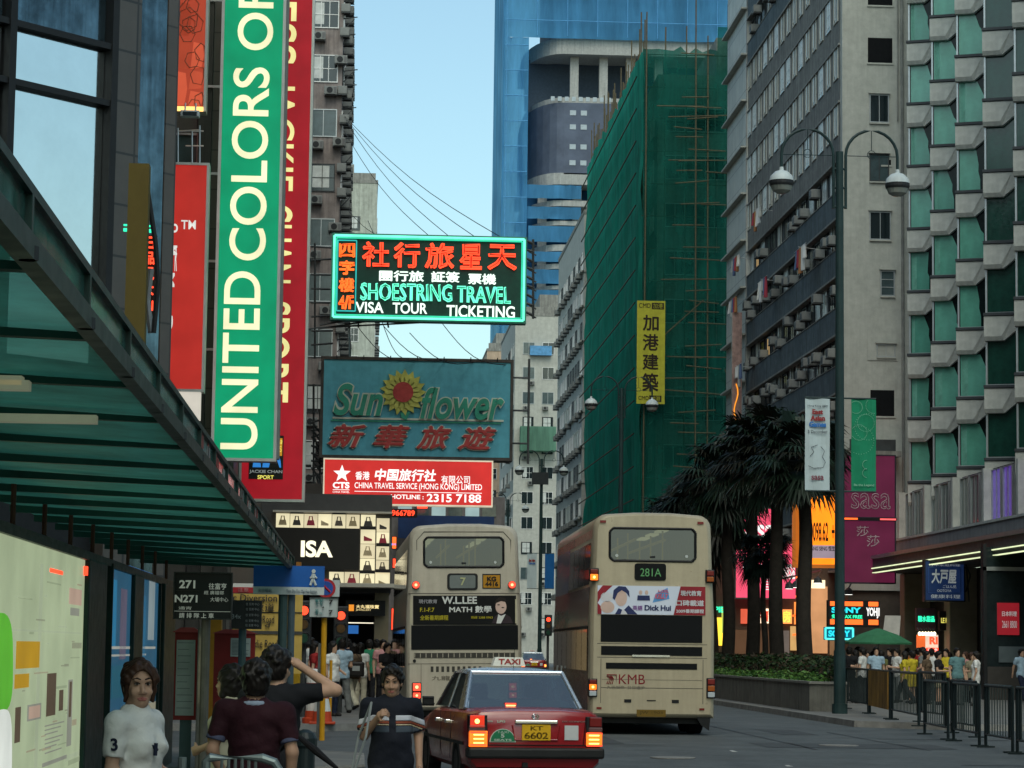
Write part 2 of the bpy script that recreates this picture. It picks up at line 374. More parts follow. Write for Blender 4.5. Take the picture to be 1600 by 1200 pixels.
slab('pavement', [(120,56.5),(120,600),(11.45,600),(11.45,58.2),(13.4,56.5)])
mk = MB()
for y, x, l, wq in ((43,6.3,.5,.1),(38.4,6.45,.35,.1),(58,6.3,.8,.1),(70,6.25,1.6,.1),(84,6.2,2,.1),(98,6.2,2,.1),(112,6.2,2,.1)):
    h = .004 if y > 44 else .004-.04*(44-y)/6; mk.add([(x,y,h),(x+wq,y,h),(x+wq*.8,y+l,h+(.003 if y < 44 else 0)),(x+.02,y+l,h+(.003 if y < 44 else 0))], [(0,1,2,3)], paintm)
struct(mk, 'road_marking')
dk = M('asphalt_patch', (.055, .06, .064), .8, var=.2)
def gz(y): 
    for (a, za), (b, zb_) in zip(ry, ry[1:]):
        if a <= y <= b: return za+(zb_-za)*(y-a)/(b-a)
pt = MB(); tar = M('tar_joint', (.035,.037,.04), .6, var=.2)
for x0, y0, x1, y1, mt in ((7.2,45,10.6,47.2,dk),(9.3,39.2,14.5,39.36,tar),(2.4,45.5,5.4,45.6,tar),(10.2,50,12.8,50.3,dk),(4.5,33,11,33.08,tar),(7.9,44.2,7.96,140,tar),(9.9,44.2,9.95,54,tar),(8.6,52,9.4,55.5,dk),(3.9,46,4.8,50,dk),(12,46.5,20,46.62,tar)):
    pt.add([(x0,y0,gz(y0)+.005),(x1,y0,gz(y0)+.005),(x1,y1,gz(y1)+.005),(x0,y1,gz(y1)+.005)], [(0,1,2,3)], mt)
struct(pt, 'road_patch')
for x, y, lab in ((8.7,46.2,'round iron manhole cover in the road right of the second bus'),(5.0,40.6,'round iron manhole cover in the road between taxi and second bus')):
    q = MB(); q.lathe([(.36,0),(.36,.012),(.31,.014)], kerbm, 20); q.lathe([(.31,.0),(.31,.010),(.05,.012)], M('manhole_iron', (.05,.045,.04), .6, var=.3, bump=.6), 20); o = q.build('manhole_cover'); o.location = (x, y, gz(y)+.004); o.rotation_euler.x = math.atan((gz(y+.5)-gz(y-.5))); tag(o, lab, 'manhole cover', 'manhole covers in the road')

# ------------------------------------------------------------------ repeated parts of a building
class Parts:
    """many copies of one part: the 100 nearest are objects, the rest of them one mesh"""
    def __init__(s, name, parent): s.name = name; s.parent = parent; s.l = []
    def put(s, me, loc, rz=0.0): s.l.append((me, Vector(loc), rz))
    def done(s):
        base = s.parent.location; rzp = s.parent.rotation_euler.z
        vis = lambda l: (Matrix.Rotation(rzp, 3, 'Z') @ l + base - Vector((0,0,CAMH))).length
        s.l.sort(key=lambda q: vis(q[1]))
        for me, l, rz in s.l[:100]:
            o = bpy.data.objects.new(s.name, me); COL.objects.link(o); o.parent = s.parent; o.location = l; o.rotation_euler.z = rz
        if s.l[100:]:
            m = MB()
            for me, l, rz in s.l[100:]:
                X = Matrix.Translation(l) @ Matrix.Rotation(rz, 4, 'Z'); vs = [X @ v.co for v in me.vertices]; o = len(m.v); m.v += [tuple(v) for v in vs]
                for p in me.polygons: m.f.append(tuple(o+k for k in p.vertices)); m.m.append(m.mi(me.materials[p.material_index]))
            q = m.build(s.name, s.parent); q['kind'] = 'stuff'
def win_mesh(w, h, pane, frame, nx=2, ny=1, fr=.05, deep=.06, second=None):
    """window facing -Y, origin at bottom centre of the wall plane"""
    m = MB(); x0, x1 = -w/2, w/2
    m.box(x0, -.012, 0, x1, .02, h, pane)
    if second: m.box(x0+w*.08, -.02, h*.12, x0+w*second, -.013, h*.96, curtain)
    m.box(x0-fr, -deep, -fr, x0, .01, h+fr, frame); m.box(x1, -deep, -fr, x1+fr, .01, h+fr, frame)
    m.box(x0, -deep, -fr, x1, .01, 0, frame); m.box(x0, -deep, h, x1, .01, h+fr, frame)
    for i in range(1, nx): x = x0 + w*i/nx; m.box(x-fr*.35, -deep*.8, 0, x+fr*.35, -.021, h, frame)
    for i in range(1, ny): z = h*i/ny; m.box(x0, -deep*.7, z-fr*.35, x1, -.022, z+fr*.35, frame)
    return m.mesh('window')
def ac_mesh():
    m = MB(); m.bbox(-.33, -.5, 0, .33, -.02, .42, acm, .02); m.disc(-.05, .21, .16, -.512, -.501, dark, 14)
    m.box(.16, -.51, .06, .29, -.501, .36, M('vent_grille', (.12,.12,.12), .6)); m.box(-.31, -.52, -.06, -.26, 0, -.005, steel); m.box(.26, -.52, -.06, .31, 0, -.005, steel)
    return m.mesh('air_conditioner')
AC = ac_mesh()
winW = win_mesh(1.3, 1.35, darkg, white, 2, 1); winW2 = win_mesh(1.3, 1.35, darkg, white, 3, 2, second=.45); winG = win_mesh(1.3, 1.35, midg, alu, 2, 1); winC = win_mesh(1.2, 1.35, darkg, steel, 2, 2, second=.8)
WK = [winW, winW2, winG, winC]

def tower_block(name, label, x0, x1, y0, y1, h, wall, floor=2.9, first=4.0, front=None, side=None, seed=1, group=None, roof=True, ac=.5, ledge=None):
    """apartment block; front = list of x offsets of window axes on the face toward -Y, side = (sign, list of y offsets)"""
    rg = random.Random(seed); cx = (x0+x1)/2; t = thing(name, label, 'building', (cx, y0, 0), 0, group); wd = (x1-x0)/2; dp = y1-y0
    m = MB(); m.box(-wd, 0, 0, wd, dp, h, wall); m.build('wall', t)
    if roof:
        m = MB(); m.box(-wd-.06, -.06, h, wd+.06, dp+.06, h+.35, conc); m.box(-wd+.2, .2, h+.35, wd-.2, .4, h+1.1, conc); m.box(-wd*.5, dp*.2, h+.36, wd*.3, dp*.7, h+3.4, conc); m.build('roof', t)
    W, A, S = Parts('window', t), Parts('air_conditioner', t), Parts('sill', t)
    nf = int((h-first)/floor)
    led = MB()
    for f in range(nf):
        z = first + f*floor
        if ledge: led.box(-wd-.12, -.12, z-.35, wd+.12, .0-.003, z-.2, ledge)
        for x in front or []:
            if rg.random() < .93: W.put(rg.choice(WK), (x, -.002, z))
            if rg.random() < ac: A.put(AC, (x + rg.choice((-.3,.35)), -.01, z-.75))
        if side:
            s, ys = side
            for y in ys:
                W.put(rg.choice(WK), (s*wd + s*.002, y, z), -math.pi/2 if s < 0 else math.pi/2)
                if rg.random() < ac: A.put(AC, (s*wd + s*.01, y+rg.uniform(-.4,.4), z-.7), -math.pi/2 if s < 0 else math.pi/2)
            if ledge is not None: led.box(s*wd, -.12, z-.35, s*(wd+.3), dp, z-.2, ledge)
    if led.f: led.build('ledge', t)
    W.done(); A.done(); return t

# ------------------------------------------------------------------ RIGHT: the long apartment slab (corner at X 22.4, Y 118)
def mirador():
    X, Y0, Y1, FH = 22.4, 118.0, 155.0, 2.78
    t = thing('apartment_slab', 'long grey apartment slab with dark rows of windows and air conditioners behind palms', 'building', (X, Y0, 0))
    H = 44.0; zs = [6.2 + i*FH for i in range(14)]
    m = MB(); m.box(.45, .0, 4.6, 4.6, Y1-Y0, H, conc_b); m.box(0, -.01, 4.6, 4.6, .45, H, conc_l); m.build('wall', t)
    # end bay clad in pale tiles with a fin at each floor
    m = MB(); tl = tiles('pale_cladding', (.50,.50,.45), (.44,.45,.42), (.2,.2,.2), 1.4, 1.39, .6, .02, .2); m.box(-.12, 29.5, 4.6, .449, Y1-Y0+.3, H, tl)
    m.build('end_wall', t)
    m = MB()
    for z in zs: m.box(-.45, 29.4, z+.02, -.121, Y1-Y0+.6, z+.12, conc_l)
    m.build('fin', t)
    W, A, B = Parts('window', t), Parts('air_conditioner', t), Parts('spandrel', t)
    rg = random.Random(3)
    wA = win_mesh(.95, 1.5, darkg, conc_l, 2, 1, .06, .05, second=.5); wB = win_mesh(1.2, 1.45, darkg, steel, 3, 1, .05, .05); wC = win_mesh(1.1, 1.5, midg, alu, 2, 2, .05, .05, second=.95); wD = win_mesh(1.3, 1.2, darkg, dark, 2, 1)
    lit = win_mesh(1.0, 1.1, glow('lit_room', (.95,.62,.25), .5), steel, 2, 1)
    for i, z in enumerate(zs):
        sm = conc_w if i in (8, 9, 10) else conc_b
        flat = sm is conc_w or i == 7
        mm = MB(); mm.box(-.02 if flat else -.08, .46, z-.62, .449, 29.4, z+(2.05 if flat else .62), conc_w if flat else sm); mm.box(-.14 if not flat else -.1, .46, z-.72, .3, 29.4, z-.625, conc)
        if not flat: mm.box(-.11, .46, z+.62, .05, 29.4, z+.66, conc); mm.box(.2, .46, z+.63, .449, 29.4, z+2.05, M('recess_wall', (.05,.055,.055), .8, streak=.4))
        o = mm.build('spandrel', t)
        n = 15
        for k in range(n):
            y = 1.4 + k*1.95
            if sm is conc_w or i == 7:
                W.put(rg.choice((wA, wA, wA, wC)), (-.025, y, z+.60), -math.pi/2)
            else:
                W.put(lit if rg.random() < .07 else rg.choice((wA, wB, wB, wC, wD, wD)), (.19, y+rg.uniform(-.2,.2), z+.70), -math.pi/2)
                if rg.random() < .68: A.put(AC, (rg.uniform(.05,.2), y+rg.uniform(-.5,.5), z+.62+rg.uniform(0,.9)), -math.pi/2)
    W.done(); A.done()
    # the narrow side that faces the camera
    F_ = lambda px, py: P(px, py, Y0) - Vector((X, Y0, 0))
    def side(name, px0, py0, px1, py1, kind):
        a, b = F_(px0, py1), F_(px1, py0); wd, hh = b.x-a.x, b.z-a.z
        if kind == 'hole':
            q = MB(); q.box(a.x, -.03, a.z, b.x, -.012, b.z, M('dark_opening', (.004,.005,.006), .9)); q.box(a.x-.05, -.07, a.z-.08, b.x+.05, -.012, a.z, conc_l); o = q.build('window', t)
        else:
            me = win_mesh(wd, hh, darkg if kind == 'w' else midg, alu if kind != 'b' else steel, 2 if kind != 'v' else 1, 3 if kind == 'v' else 1)
            o = bpy.data.objects.new('window', me); COL.objects.link(o); o.parent = t; o.location = ((a.x+b.x)/2, -.02, a.z)
            q = MB(); q.box(a.x-.1, -.2, b.z+.07, b.x+.1, -.011, b.z+.13, conc_l); q.box(a.x-.06, -.12, a.z-.12, b.x+.06, -.011, a.z-.055, conc_l); q.build('sill', o).location = -o.location
    for q in ((1356,60,1394,98,'hole'),(1356,-15,1394,8,'hole'),(1360,150,1387,190,'w'),(1360,243,1387,282,'b'),(1360,333,1390,373,'w'),(1377,425,1396,461,'v'),(1371,540,1397,556,'w'),(1360,610,1397,650,'hole'),(1378,250,1392,258,'hole')): side('w', *q)
    q = MB(); a, b = F_(1355, 563), F_(1402, 512); q.box(a.x, -.05, a.z, b.x, -.012, b.z, conc_l); q.build('patched_render', t)
    q = MB(); q.tube([F_(1411, 800)+Vector((0,-.12,0)), F_(1408, -20)+Vector((0,-.12,0))], .07, conc); q.tube([F_(1402, 190)+Vector((0,-.08,0)), F_(1402, -20)+Vector((0,-.08,0))], .035, conc)
    q.build('drainpipe', t)
    # ground storeys, dark with the shops in front
    q = MB(); q.box(.3, .2, 0, 4.6, Y1-Y0, 4.6, M('shop_wall', (.10,.085,.07), .7, dirt=.4)); q.build('ground_storey', t)
    q = MB(); a, b = F_(1322, 715), F_(1400, 688); q.box(a.x-.5, -1.2, a.z, b.x, -.02, a.z+.25, conc); q.box(a.x, -.9, a.z+.25, b.x-.2, -.85, a.z+.8, steel); q.build('ledge', t)
    # laundry drying outside
    cols = [(.55,.55,.52),(.30,.14,.06),(.28,.04,.06),(.08,.12,.22),(.35,.36,.34),(.55,.56,.56)]
    words = ['white, orange and red laundry hanging high on the far end of the grey slab', 'long white shirts drying under the cream end bay of the grey slab', 'small dark washing hung half way along the grey slab', 'mixed washing hung low on the grey slab above the palms', 'pale washing hung just below the warm grey rows of the slab', 'bluish washing hung near the corner of the grey slab']
    for j, (px, py, Yq) in enumerate(((1190,405,146),(1187,470,147),(1235,440,136),(1197,575,145),(1225,330,138),(1290,390,124))):
        p = P(px, py, Yq); l = thing('laundry_pole', words[j], 'laundry', (X-.35, Yq, p.z), 0, 'laundry hanging on the grey slab')
        q = MB(); q.tube([(.3,0,0),(-.7,0,.1)], .02, alu, 6); q.tube([(-.6,-1.6,.08),(-.6,1.6,.08)], .015, alu, 6); q.build('pole', l)
        for k in range(5):
            hh = rg.uniform(.6, 1.3); y = -1.4+k*.6; ww = rg.uniform(.35,.55); q = MB(); mt = M('cloth_%d' % ((j+k) % 6), cols[(j+k) % 6], .9, var=.1)
            r1 = [(-.6+.03*math.sin(s*2.2), y+ww*s/6, .07) for s in range(7)]; r2 = [(-.6+.09*math.sin(s*2.2+k), y+ww*(s/6)*(.9), .07-hh) for s in range(7)]
            q.loft([r1 + [(x+.02,yy,z) for x,yy,z in r1[::-1]], r2 + [(x+.02,yy,z) for x,yy,z in r2[::-1]]], mt); q.build('cloth', l)
mirador()

# ------------------------------------------------------------------ RIGHT: hotel with saw-tooth bay windows
def hotel():
    X, YF, BW, SH = 25.95, 114.6, 4.72, 2.88
    t = thing('hotel_building', 'grey hotel with green glass bay windows stepping along its front', 'building', (X, YF, 0))
    hc = M('hotel_concrete', (.55,.555,.51), .85, var=.16, streak=.12, bump=.2, bscale=25, dirt=.2); hd = M('hotel_dark_trim', (.05,.055,.06), .5)
    gg = M('green_window', (.10,.34,.25), .18, var=.25, scale=1.2, spec=.6); gd = M('dark_green_window', (.008,.05,.036), .12, var=.3, spec=.6)
    q = MB(); q.box(.02, -46, 9.0, 9, 0, 44, hc); q.build('wall', t); q = MB(); q.box(1.0, -150, 0, 12, -84, 40, hc); q.build('near_wing', t)  # near wing is unseen, added to darken the street
    zb = 9.3; rg = random.Random(5)
    ang = math.atan2(.55, 1.42)          # the glass turns a little toward the street
    def bay(kind):
        wdt = 1.55; m = MB()
        # spandrel: block with bottom corner cut off, below the glass
        m.poly([(-wdt*.02, .26), (wdt*.48, .26), (wdt*1.0, .92), (wdt, 1.25), (-.02, 1.25)], -.30, 0, hc)
        m.add([(wdt*.48,-.30,.26),(wdt*1.0,-.30,.92),(wdt*.72,-.40,1.22),(wdt*.42,-.40,.42)], [(0,1,2,3)], hc); m.add([(-.03,-.30,.26),(wdt*.48,-.30,.26),(wdt*.42,-.40,.42),(-.03,-.40,.42)], [(0,1,2,3)], hc); m.add([(-.03,-.40,.42),(wdt*.42,-.40,.42),(wdt*.72,-.40,1.22),(-.03,-.40,1.22)], [(0,1,2,3)], hc)
        m.box(-.05, -.46, 1.25, wdt, -.02, 1.36, hd)
        return m
    base = bay(0).mesh('bay')
    def glass(kind):
        wdt = 1.55; m = MB()
        m.box(.06, -.03, 1.38, wdt, -.005, SH+1.2, gd if kind else M('dark_gap_and_shade', (.006,.012,.012), .15))  # dark sheet: curtain gap and ledge shade put into its colour
        if not kind:
            m.poly([(.10,1.40),(wdt*.76,1.40),(wdt*.76,1.9),(wdt*.70,1.95),(wdt*.70,2.45),(wdt*.62,2.6),(wdt*.50,SH+.26),(.10,SH+.26)], -.05, -.031, gg)
        m.box(.0, -.14, 1.36, .07, .0, SH+.27, alu); m.box(.07, -.1, 1.362, wdt, -.051, 1.42, alu)
        return m.mesh('bay_window')
    def variant(s):
        r3 = random.Random(s); wdt = 1.55; m = MB(); a = r3.uniform(.55,.82); b = r3.uniform(.4,.6)
        m.box(.06, -.03, 1.38, wdt, -.005, SH+1.2, M('dark_gap_and_shade', (.006,.012,.012), .15))
        g_ = M('green_window_%d' % (s % 3), ((.10,.34,.25),(.075,.28,.21),(.12,.37,.285))[s % 3], .18, var=.25, scale=1.2, spec=.6)
        m.poly([(.10,1.40),(wdt*a,1.40),(wdt*a,1.7+r3.random()*.4),(wdt*(a-.05),2.2),(wdt*(a-.04),2.5),(wdt*b,SH+.26),(.10,SH+.26)], -.05, -.031, g_)
        if r3.random() < .5: m.box(.14, -.056, 1.45, .14+r3.uniform(.1,.3), -.0505, SH+.22, M('pale_green_curtain', (.13,.36,.28), .5, var=.3))
        m.box(.0, -.14, 1.36, .07, .0, SH+.27, alu); m.box(.07, -.1, 1.362, wdt, -.051, 1.42, alu); return m.mesh('bay_window')
    g0, g1 = glass(0), glass(1); gv = [g0] + [variant(s) for s in range(6)]
    for c in range(9):
        y = -.7 - BW*c - .0
        for f in range(11):
            z = zb - .3 + f*SH - .95
            o = bpy.data.objects.new('bay', base); COL.objects.link(o); o.parent = t; o.location = (-1.25, y-BW+BW, z); o.rotation_euler.z = -ang
            w_ = bpy.data.objects.new('bay_window', g1 if (c >= 3 or (c == 2 and f in (7,))) else rg.choice(gv)); COL.objects.link(w_); w_.parent = o
        # the returning flank of the saw tooth
        q = MB(); a = Vector((-1.25, y, 0)); b = Vector((.05, y+BW-1.0, 0))
        q.add([a+Vector((0,.06,zb-.9)), b+Vector((0,0,zb-.9)), b+Vector((0,0,44)), a+Vector((0,.06,44)), a+Vector((.35,-.02,zb-.9)), a+Vector((.35,-.02,44))], [(0,1,2,3)], hc); q.build('flank_wall', t)
        q = MB(); q.add([(-1.25,y,zb-.9),(.2,y-.55,zb-.9),(.2,y+BW,zb-.9)], [(0,1,2)], hc); q.build('soffit', t)
    # podium: band of windows, sill wall
    q = MB(); q.box(-1.75, -46, 5.8, 3, .2, 6.75, M('podium_stone', (.30,.30,.30), .8, streak=.3, dirt=.2)); q.box(-1.25, -46, 6.75, 3, .2, 8.95, M('podium_dark_wall', (.03,.035,.04), .6)); q.box(-1.8, -46, 6.75, -1.25, .2, 6.85, hc); q.build('podium', t)  # dark wall band behind the podium windows
    W = Parts('window', t); pg = M('podium_glass', (.02,.05,.048), .1, var=.5, scale=.8, spec=.8); pw = win_mesh(1.35, 1.95, pg, alu, 2, 1, .04, .08); pv = win_mesh(1.35, 1.95, M('violet_lit_glass', (.10,.10,.18), .1, var=.5, emit=(.10,.05,.35), estr=.5), alu, 2, 1, .04, .08)
    for k in range(26):
        y = -.9 - 1.75*k
        W.put(pv if k in (9,10,12) else pw, (-1.27, y, 6.9), -math.pi/2)
        qq = MB()
        if k % 3 == 0: qq.box(-1.65, y+.72, 6.851, -1.251, y+1.0, 8.95, hc); qq.build('mullion', t)
    W.done()
    # canopy with two fluorescent tubes on the edge
    q = MB(); cm = M('canopy_metal', (.055,.06,.065), .45, var=.2); q.box(-3.95, -46, 5.15, -1.4, -4.5, 5.8, cm); q.box(-4.03, -46, 5.72, -3.95, -4.4, 5.86, alu); q.build('canopy', t)
    q = MB(); q.box(-4.01, -46, 5.30, -3.955, -5.2, 5.335, glow('tube_light', (.85,.95,.55), 1.0)); q.box(-3.97, -46, 5.12, -3.8, -5.2, 5.145, glow('tube_light', (.85,.95,.55), 1.0)); q.build('tube_light', t)
    # ground storey: piers and dark shop glass
    q = MB(); q.box(-1.35, -46, 0, 3, 0, 5.14, M('hotel_ground_wall', (.035,.032,.03), .5)); q.build('ground_storey', t)
    for y in (-4.8, -13.2, -21.5, -30):
        q = MB(); q.bbox(-2.5, y-.5, 0, -1.37, y+.5, 5.14, M('beige_pier', (.26,.23,.16), .6, var=.15), .04); q.build('pier', t)
    p = P(1593, 400, 96); q = MB(); q.tube([(p.x-X, 96-YF, 6.9), (p.x-X, 96-YF, 40)], .15, M('pale_blue_pipe', (.30,.40,.42), .5), 10); q.build('drainpipe', t)
    q = MB(); q.tube([(-.9, .4, 6), (-.9, .4, 40)], .06, dark, 8); q.build('drainpipe', t)
hotel()

# ------------------------------------------------------------------ the building wrapped in green net
def bamboo_mesh(pts_list, r, mat, n=5):
    m = MB()
    for a, b in pts_list: m.tube([a, b], r, mat, n, False)
    return m
def green_building():
    X, Y0, Y1, H = 18.1, 165.0, 207.0, 41.2; WX = 14.0
    t = thing('scaffolded_building', 'building wrapped in green construction net behind bamboo scaffolding', 'building', (X, Y0, 0))
    wl = M('old_render', (.20,.21,.19), .9, var=.3, streak=.4)
    q = MB(); q.box(1.1, 1.2, 0, WX, Y1-Y0, H-1.4, wl); q.box(5.0, 1.25, H-1.4, WX, 12, H+1.2, wl); q.build('wall', t)
    W = Parts('window', t); big = win_mesh(1.9, 1.5, darkg, alu, 3, 1)
    for f in range(11):
        for k in range(6): W.put(big, (2.6+2.0*k, 1.19, 4+f*3.2))
        for k in range(9): W.put(big, (1.09, 4+k*4.2, 4+f*3.2), -math.pi/2)
    W.done()
    g1 = netting('green_net', (.010,.13,.10), .42); g2 = netting('green_net_street_side', (.012,.30,.20), .07)
    rg = random.Random(11)
    def sheet(p0, p1, z0, z1, mat, nu, nv, amp, name):
        m = MB(); vs = []
        d = (Vector(p1)-Vector(p0)); nn = Vector((d.y, -d.x)).normalized()
        for j in range(nv+1):
            for i in range(nu+1):
                p = Vector(p0) + d*(i/nu); o = noise.noise(Vector((i*.7, j*.35, 3.1)))*amp + (abs(math.sin(j*math.pi*nv/nv*1.0))*.0)
                zz = z0+(z1-z0)*j/nv + (noise.noise(Vector((i*.9,7,0)))*.5 if j == nv else 0)
                vs.append((p.x+nn.x*o, p.y+nn.y*o, zz))
        m.add(vs, [(j*(nu+1)+i, j*(nu+1)+i+1, (j+1)*(nu+1)+i+1, (j+1)*(nu+1)+i) for j in range(nv) for i in range(nu)], mat)
        return m.build(name, t, smooth=True)
    sheet((0,0), (4.9,0), 3.5, H, g1, 10, 40, .22, 'net'); sheet((4.9,-.05), (WX,-.05), 3.5, H+1.6, g1, 14, 40, .22, 'net')
    sheet((0,Y1-Y0), (0,0), 3.5, H, g2, 46, 36, .35, 'net')
    bb = M('bamboo', (.09,.072,.04), .7, var=.3, scale=5)
    pole_r = .05
    pts = []
    for x in (.15,1.5,2.9,4.3,5.6,7.0,8.4,9.8,11.2,12.6): pts.append(((x+rg.uniform(-.1,.1),(-.33 if x in (.15, 4.3) else .4),0), (x+rg.uniform(-.1,.1),(-.33 if x in (.15, 4.3) else .4), H+rg.uniform(.2,2.6)+(1.4 if x > 5 else 0))))
    pts.append(((3.55,-.4,3.6),(3.4,-.4,H+5.2)))
    for k in range(40): pts.append(((.45, 1+k*1.03, 0), (.3, 1+k*1.03+rg.uniform(-.3,.3), H+rg.uniform(.3,3.6))))
    for k in range(17): pts.append(((-.42, .4, 5+k*2.15), (-.42, Y1-Y0, 5+k*2.15+rg.uniform(-.2,.2))))
    bamboo_mesh(pts, pole_r, bb).build('bamboo_upright', t)
    pts = []
    for k in range(52):
        z = 4.2+k*.72
        if rg.random() < .75: a = rg.uniform(1.6, 3.2); pts.append(((a,-.42,z+rg.uniform(-.15,.15)),(a+rg.uniform(1.6,2.6),-.42,z+rg.uniform(-.1,.15))))
        if rg.random() < .28: a = rg.uniform(0, 8); pts.append(((a,-.4,z),(a+rg.uniform(3,6),-.4,z+rg.uniform(-.3,.3))))
        if k % 3 == 0: pts.append(((0,.36,z),(WX,.36,z+rg.uniform(-.1,.1)))); pts.append(((.36,.5,z),(.36,Y1-Y0,z+rg.uniform(-.1,.1))))
    pts.append(((.2,-.45,21),(4.0,-.45,24.5))); pts.append(((8.6,-.4,14),(5.4,-.4,20)))
    bamboo_mesh(pts, .038, bb).build('bamboo_ledger', t)
    q = MB(); q.box(-.9, -1.4, 3.0, WX, .2, 3.3, bb); q.build('catch_fan', t)
green_building()

# ------------------------------------------------------------------ the tower under construction wrapped in blue net
def tower():
    Yt = 450.0; a = P(783, 500, Yt); X0 = a.x; t = thing('tower_under_construction', 'very tall unfinished tower wrapped in blue net with bare concrete floors showing', 'building', (X0, Yt, 0))
    Fz = lambda py: P(880, py, Yt).z; Fx = lambda px: P(px, 300, Yt).x - X0
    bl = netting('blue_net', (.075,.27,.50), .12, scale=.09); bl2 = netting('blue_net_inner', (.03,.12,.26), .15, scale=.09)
    cg = M('raw_concrete', (.36,.37,.36), .9, var=.15, streak=.3); dw = M('hazed_dark_cladding', (.085,.105,.15), .7, var=.25, scale=.3)  # cladding colour lightened toward blue in place of haze
    wx = 46.0
    q = MB(); q.box(9, 12, 0, wx, 40, 150, M('tower_core', (.12,.14,.17), .9)); q.build('wall', t)
    def rounded(z0, z1, mat, x0, name, inset=0, y0=0):
        pts = []; r = 6.5
        for k in range(9):
            an = math.pi + (math.pi/2)*k/8; pts.append((x0+r+math.cos(an)*r, y0+18+math.sin(an)*18))
        pts += [(wx, y0), (wx, 30), (x0, 30)]
        m = MB(); m.loft([[(x,y,z0) for x,y in pts], [(x,y,z1) for x,y in pts]], mat); return m.build(name, t)
    xs = Fx(822)
    rounded(Fz(84), Fz(60), cg, xs, 'slab'); rounded(Fz(160), Fz(152), cg, xs+.4, 'slab')
    rounded(Fz(272), Fz(160), dw, xs+.2, 'cladding')
    for y0, y1 in ((288,270),(322,313),(352,345),(392,382),(420,412),(452,446)): rounded(Fz(y0), Fz(y1), cg, xs-.3, 'slab')
    for px in (897, 943, 985, 1030):
        q = MB(); q.box(Fx(px)-.75, 2, Fz(153), Fx(px)+.75, 3.5, Fz(83), cg); q.build('column', t)
    for px in (850, 905, 950):
        q = MB(); q.box(Fx(px)-.8, 4, Fz(470), Fx(px)+.8, 5.6, Fz(288), cg); q.build('column', t)
    W = Parts('window', t); sq = MB(); sq.box(-.55,-.06,-.45,.55,.05,.45, M('opening_light', (.36,.42,.46), .6)); sq = sq.mesh('window')
    for r_, ys in enumerate((176, 198, 229, 254)):
        for px in (894, 911): W.put(sq, (Fx(px), -.02, Fz(ys)))
    lo = MB(); lo.box(-.35,-.06,-.8,.35,.05,.0, M('opening_light', (.36,.42,.46), .6)); lo = lo.mesh('window')
    for k in range(9): W.put(lo, (Fx(862+k*11), -.02, Fz(151)))
    W.done()
    def net(px0, py0, px1, py1, y, name='net', mat=None):
        m = MB(); x0, x1, z0, z1 = Fx(px0), Fx(px1), max(0, Fz(py1)), Fz(py0); nx = 10; nz = max(2, min(26, int((z1-z0)/2.2)))
        vs = [(x0+(x1-x0)*i/nx, y+noise.noise(Vector((i*.8,j*.5,px0)))*.7, z0+(z1-z0)*j/nz) for j in range(nz+1) for i in range(nx+1)]
        m.add(vs, [(j*(nx+1)+i, j*(nx+1)+i+1, (j+1)*(nx+1)+i+1, (j+1)*(nx+1)+i) for j in range(nz) for i in range(nx)], mat or bl); m.build(name, t, smooth=True)
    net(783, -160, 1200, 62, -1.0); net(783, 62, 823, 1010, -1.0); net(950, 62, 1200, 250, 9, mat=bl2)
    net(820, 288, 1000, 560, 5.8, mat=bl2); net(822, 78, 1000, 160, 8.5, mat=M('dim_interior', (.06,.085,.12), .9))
    # side of the tower that goes away from the street
    m = MB(); m.add([(0,-1,0),(0,38,0),(0,38,142),(0,-1,142)], [(0,1,2,3)], bl); m.build('net', t)
    for k, (pa, pb) in enumerate(((290,311),(324,343),(354,379),(394,410),(422,444),(454,520))): net(822+2*(k % 3), pa, 908, pb, -.3, 'loose_net', bl)
    m = MB(); tie = M('pale_blue_tie', (.09,.29,.54), .8)
    for k in range(28):
        z_ = 8+k*4.6
        m.tube([(0,-1.9,z_),(Fx(822),-1.9,z_)], .09, tie, 4)
        if z_ > Fz(62): m.tube([(Fx(822),-1.9,z_),(44,-1.9,z_)], .09, tie, 4)
    for k in range(9): m.tube([(.3+k*5.4 if k else .3,-1.9,Fz(60) if k else 4),(.3+k*5.4,-1.9,138)], .08, tie, 4)
    m.build('net_tie', t)
tower()

# ------------------------------------------------------------------ cream blocks along the far right side
tower_block('apartment_block', 'cream apartment block with air conditioners seen edge on beside the green net', 18.0, 32, 208, 235, 37.5, conc_l, 2.9, 4, None, (-1, [1.5+2.6*k for k in range(10)]), 21, 'cream apartment blocks down the street', ac=.8, ledge=conc_l)
t = tower_block('apartment_block', 'pale apartment block with square dark windows facing down the street', 17.9, 31, 300, 330, 41, conc_l, 2.95, 4, [-4.9,-2.6,-.2,2], (-1, [2+2.6*k for k in range(10)]), 22, 'cream apartment blocks down the street', ac=.35)
tower_block('apartment_block', 'tan apartment block just left of the pale one with a step in its roof', 16.6, 23, 341, 380, 41.5, M('tan_render', (.48,.36,.26), .85, streak=.3), 2.9, 4, [-2.4,-.6,1.4], None, 23, 'cream apartment blocks down the street', ac=.5)
q = MB(); a, b = P(828, 555, 299.6), P(862, 541, 299.6); q.box(a.x, 299.3, a.z, b.x, 299.9, b.z, M('blue_awning', (.10,.28,.50), .7, var=.3)); tag(q.build('awning'), 'blue awning on the pale apartment block', 'awning')
q = MB(); a, b = P(812, 705, 299.4), P(868, 668, 299.4); q.box(a.x, 298.2, a.z, b.x, 299.8, b.z, netting('balcony_net', (.16,.32,.24), .15)); tag(q.build('net_screen'), 'pale green net screen hung round a balcony of the pale block', 'net')

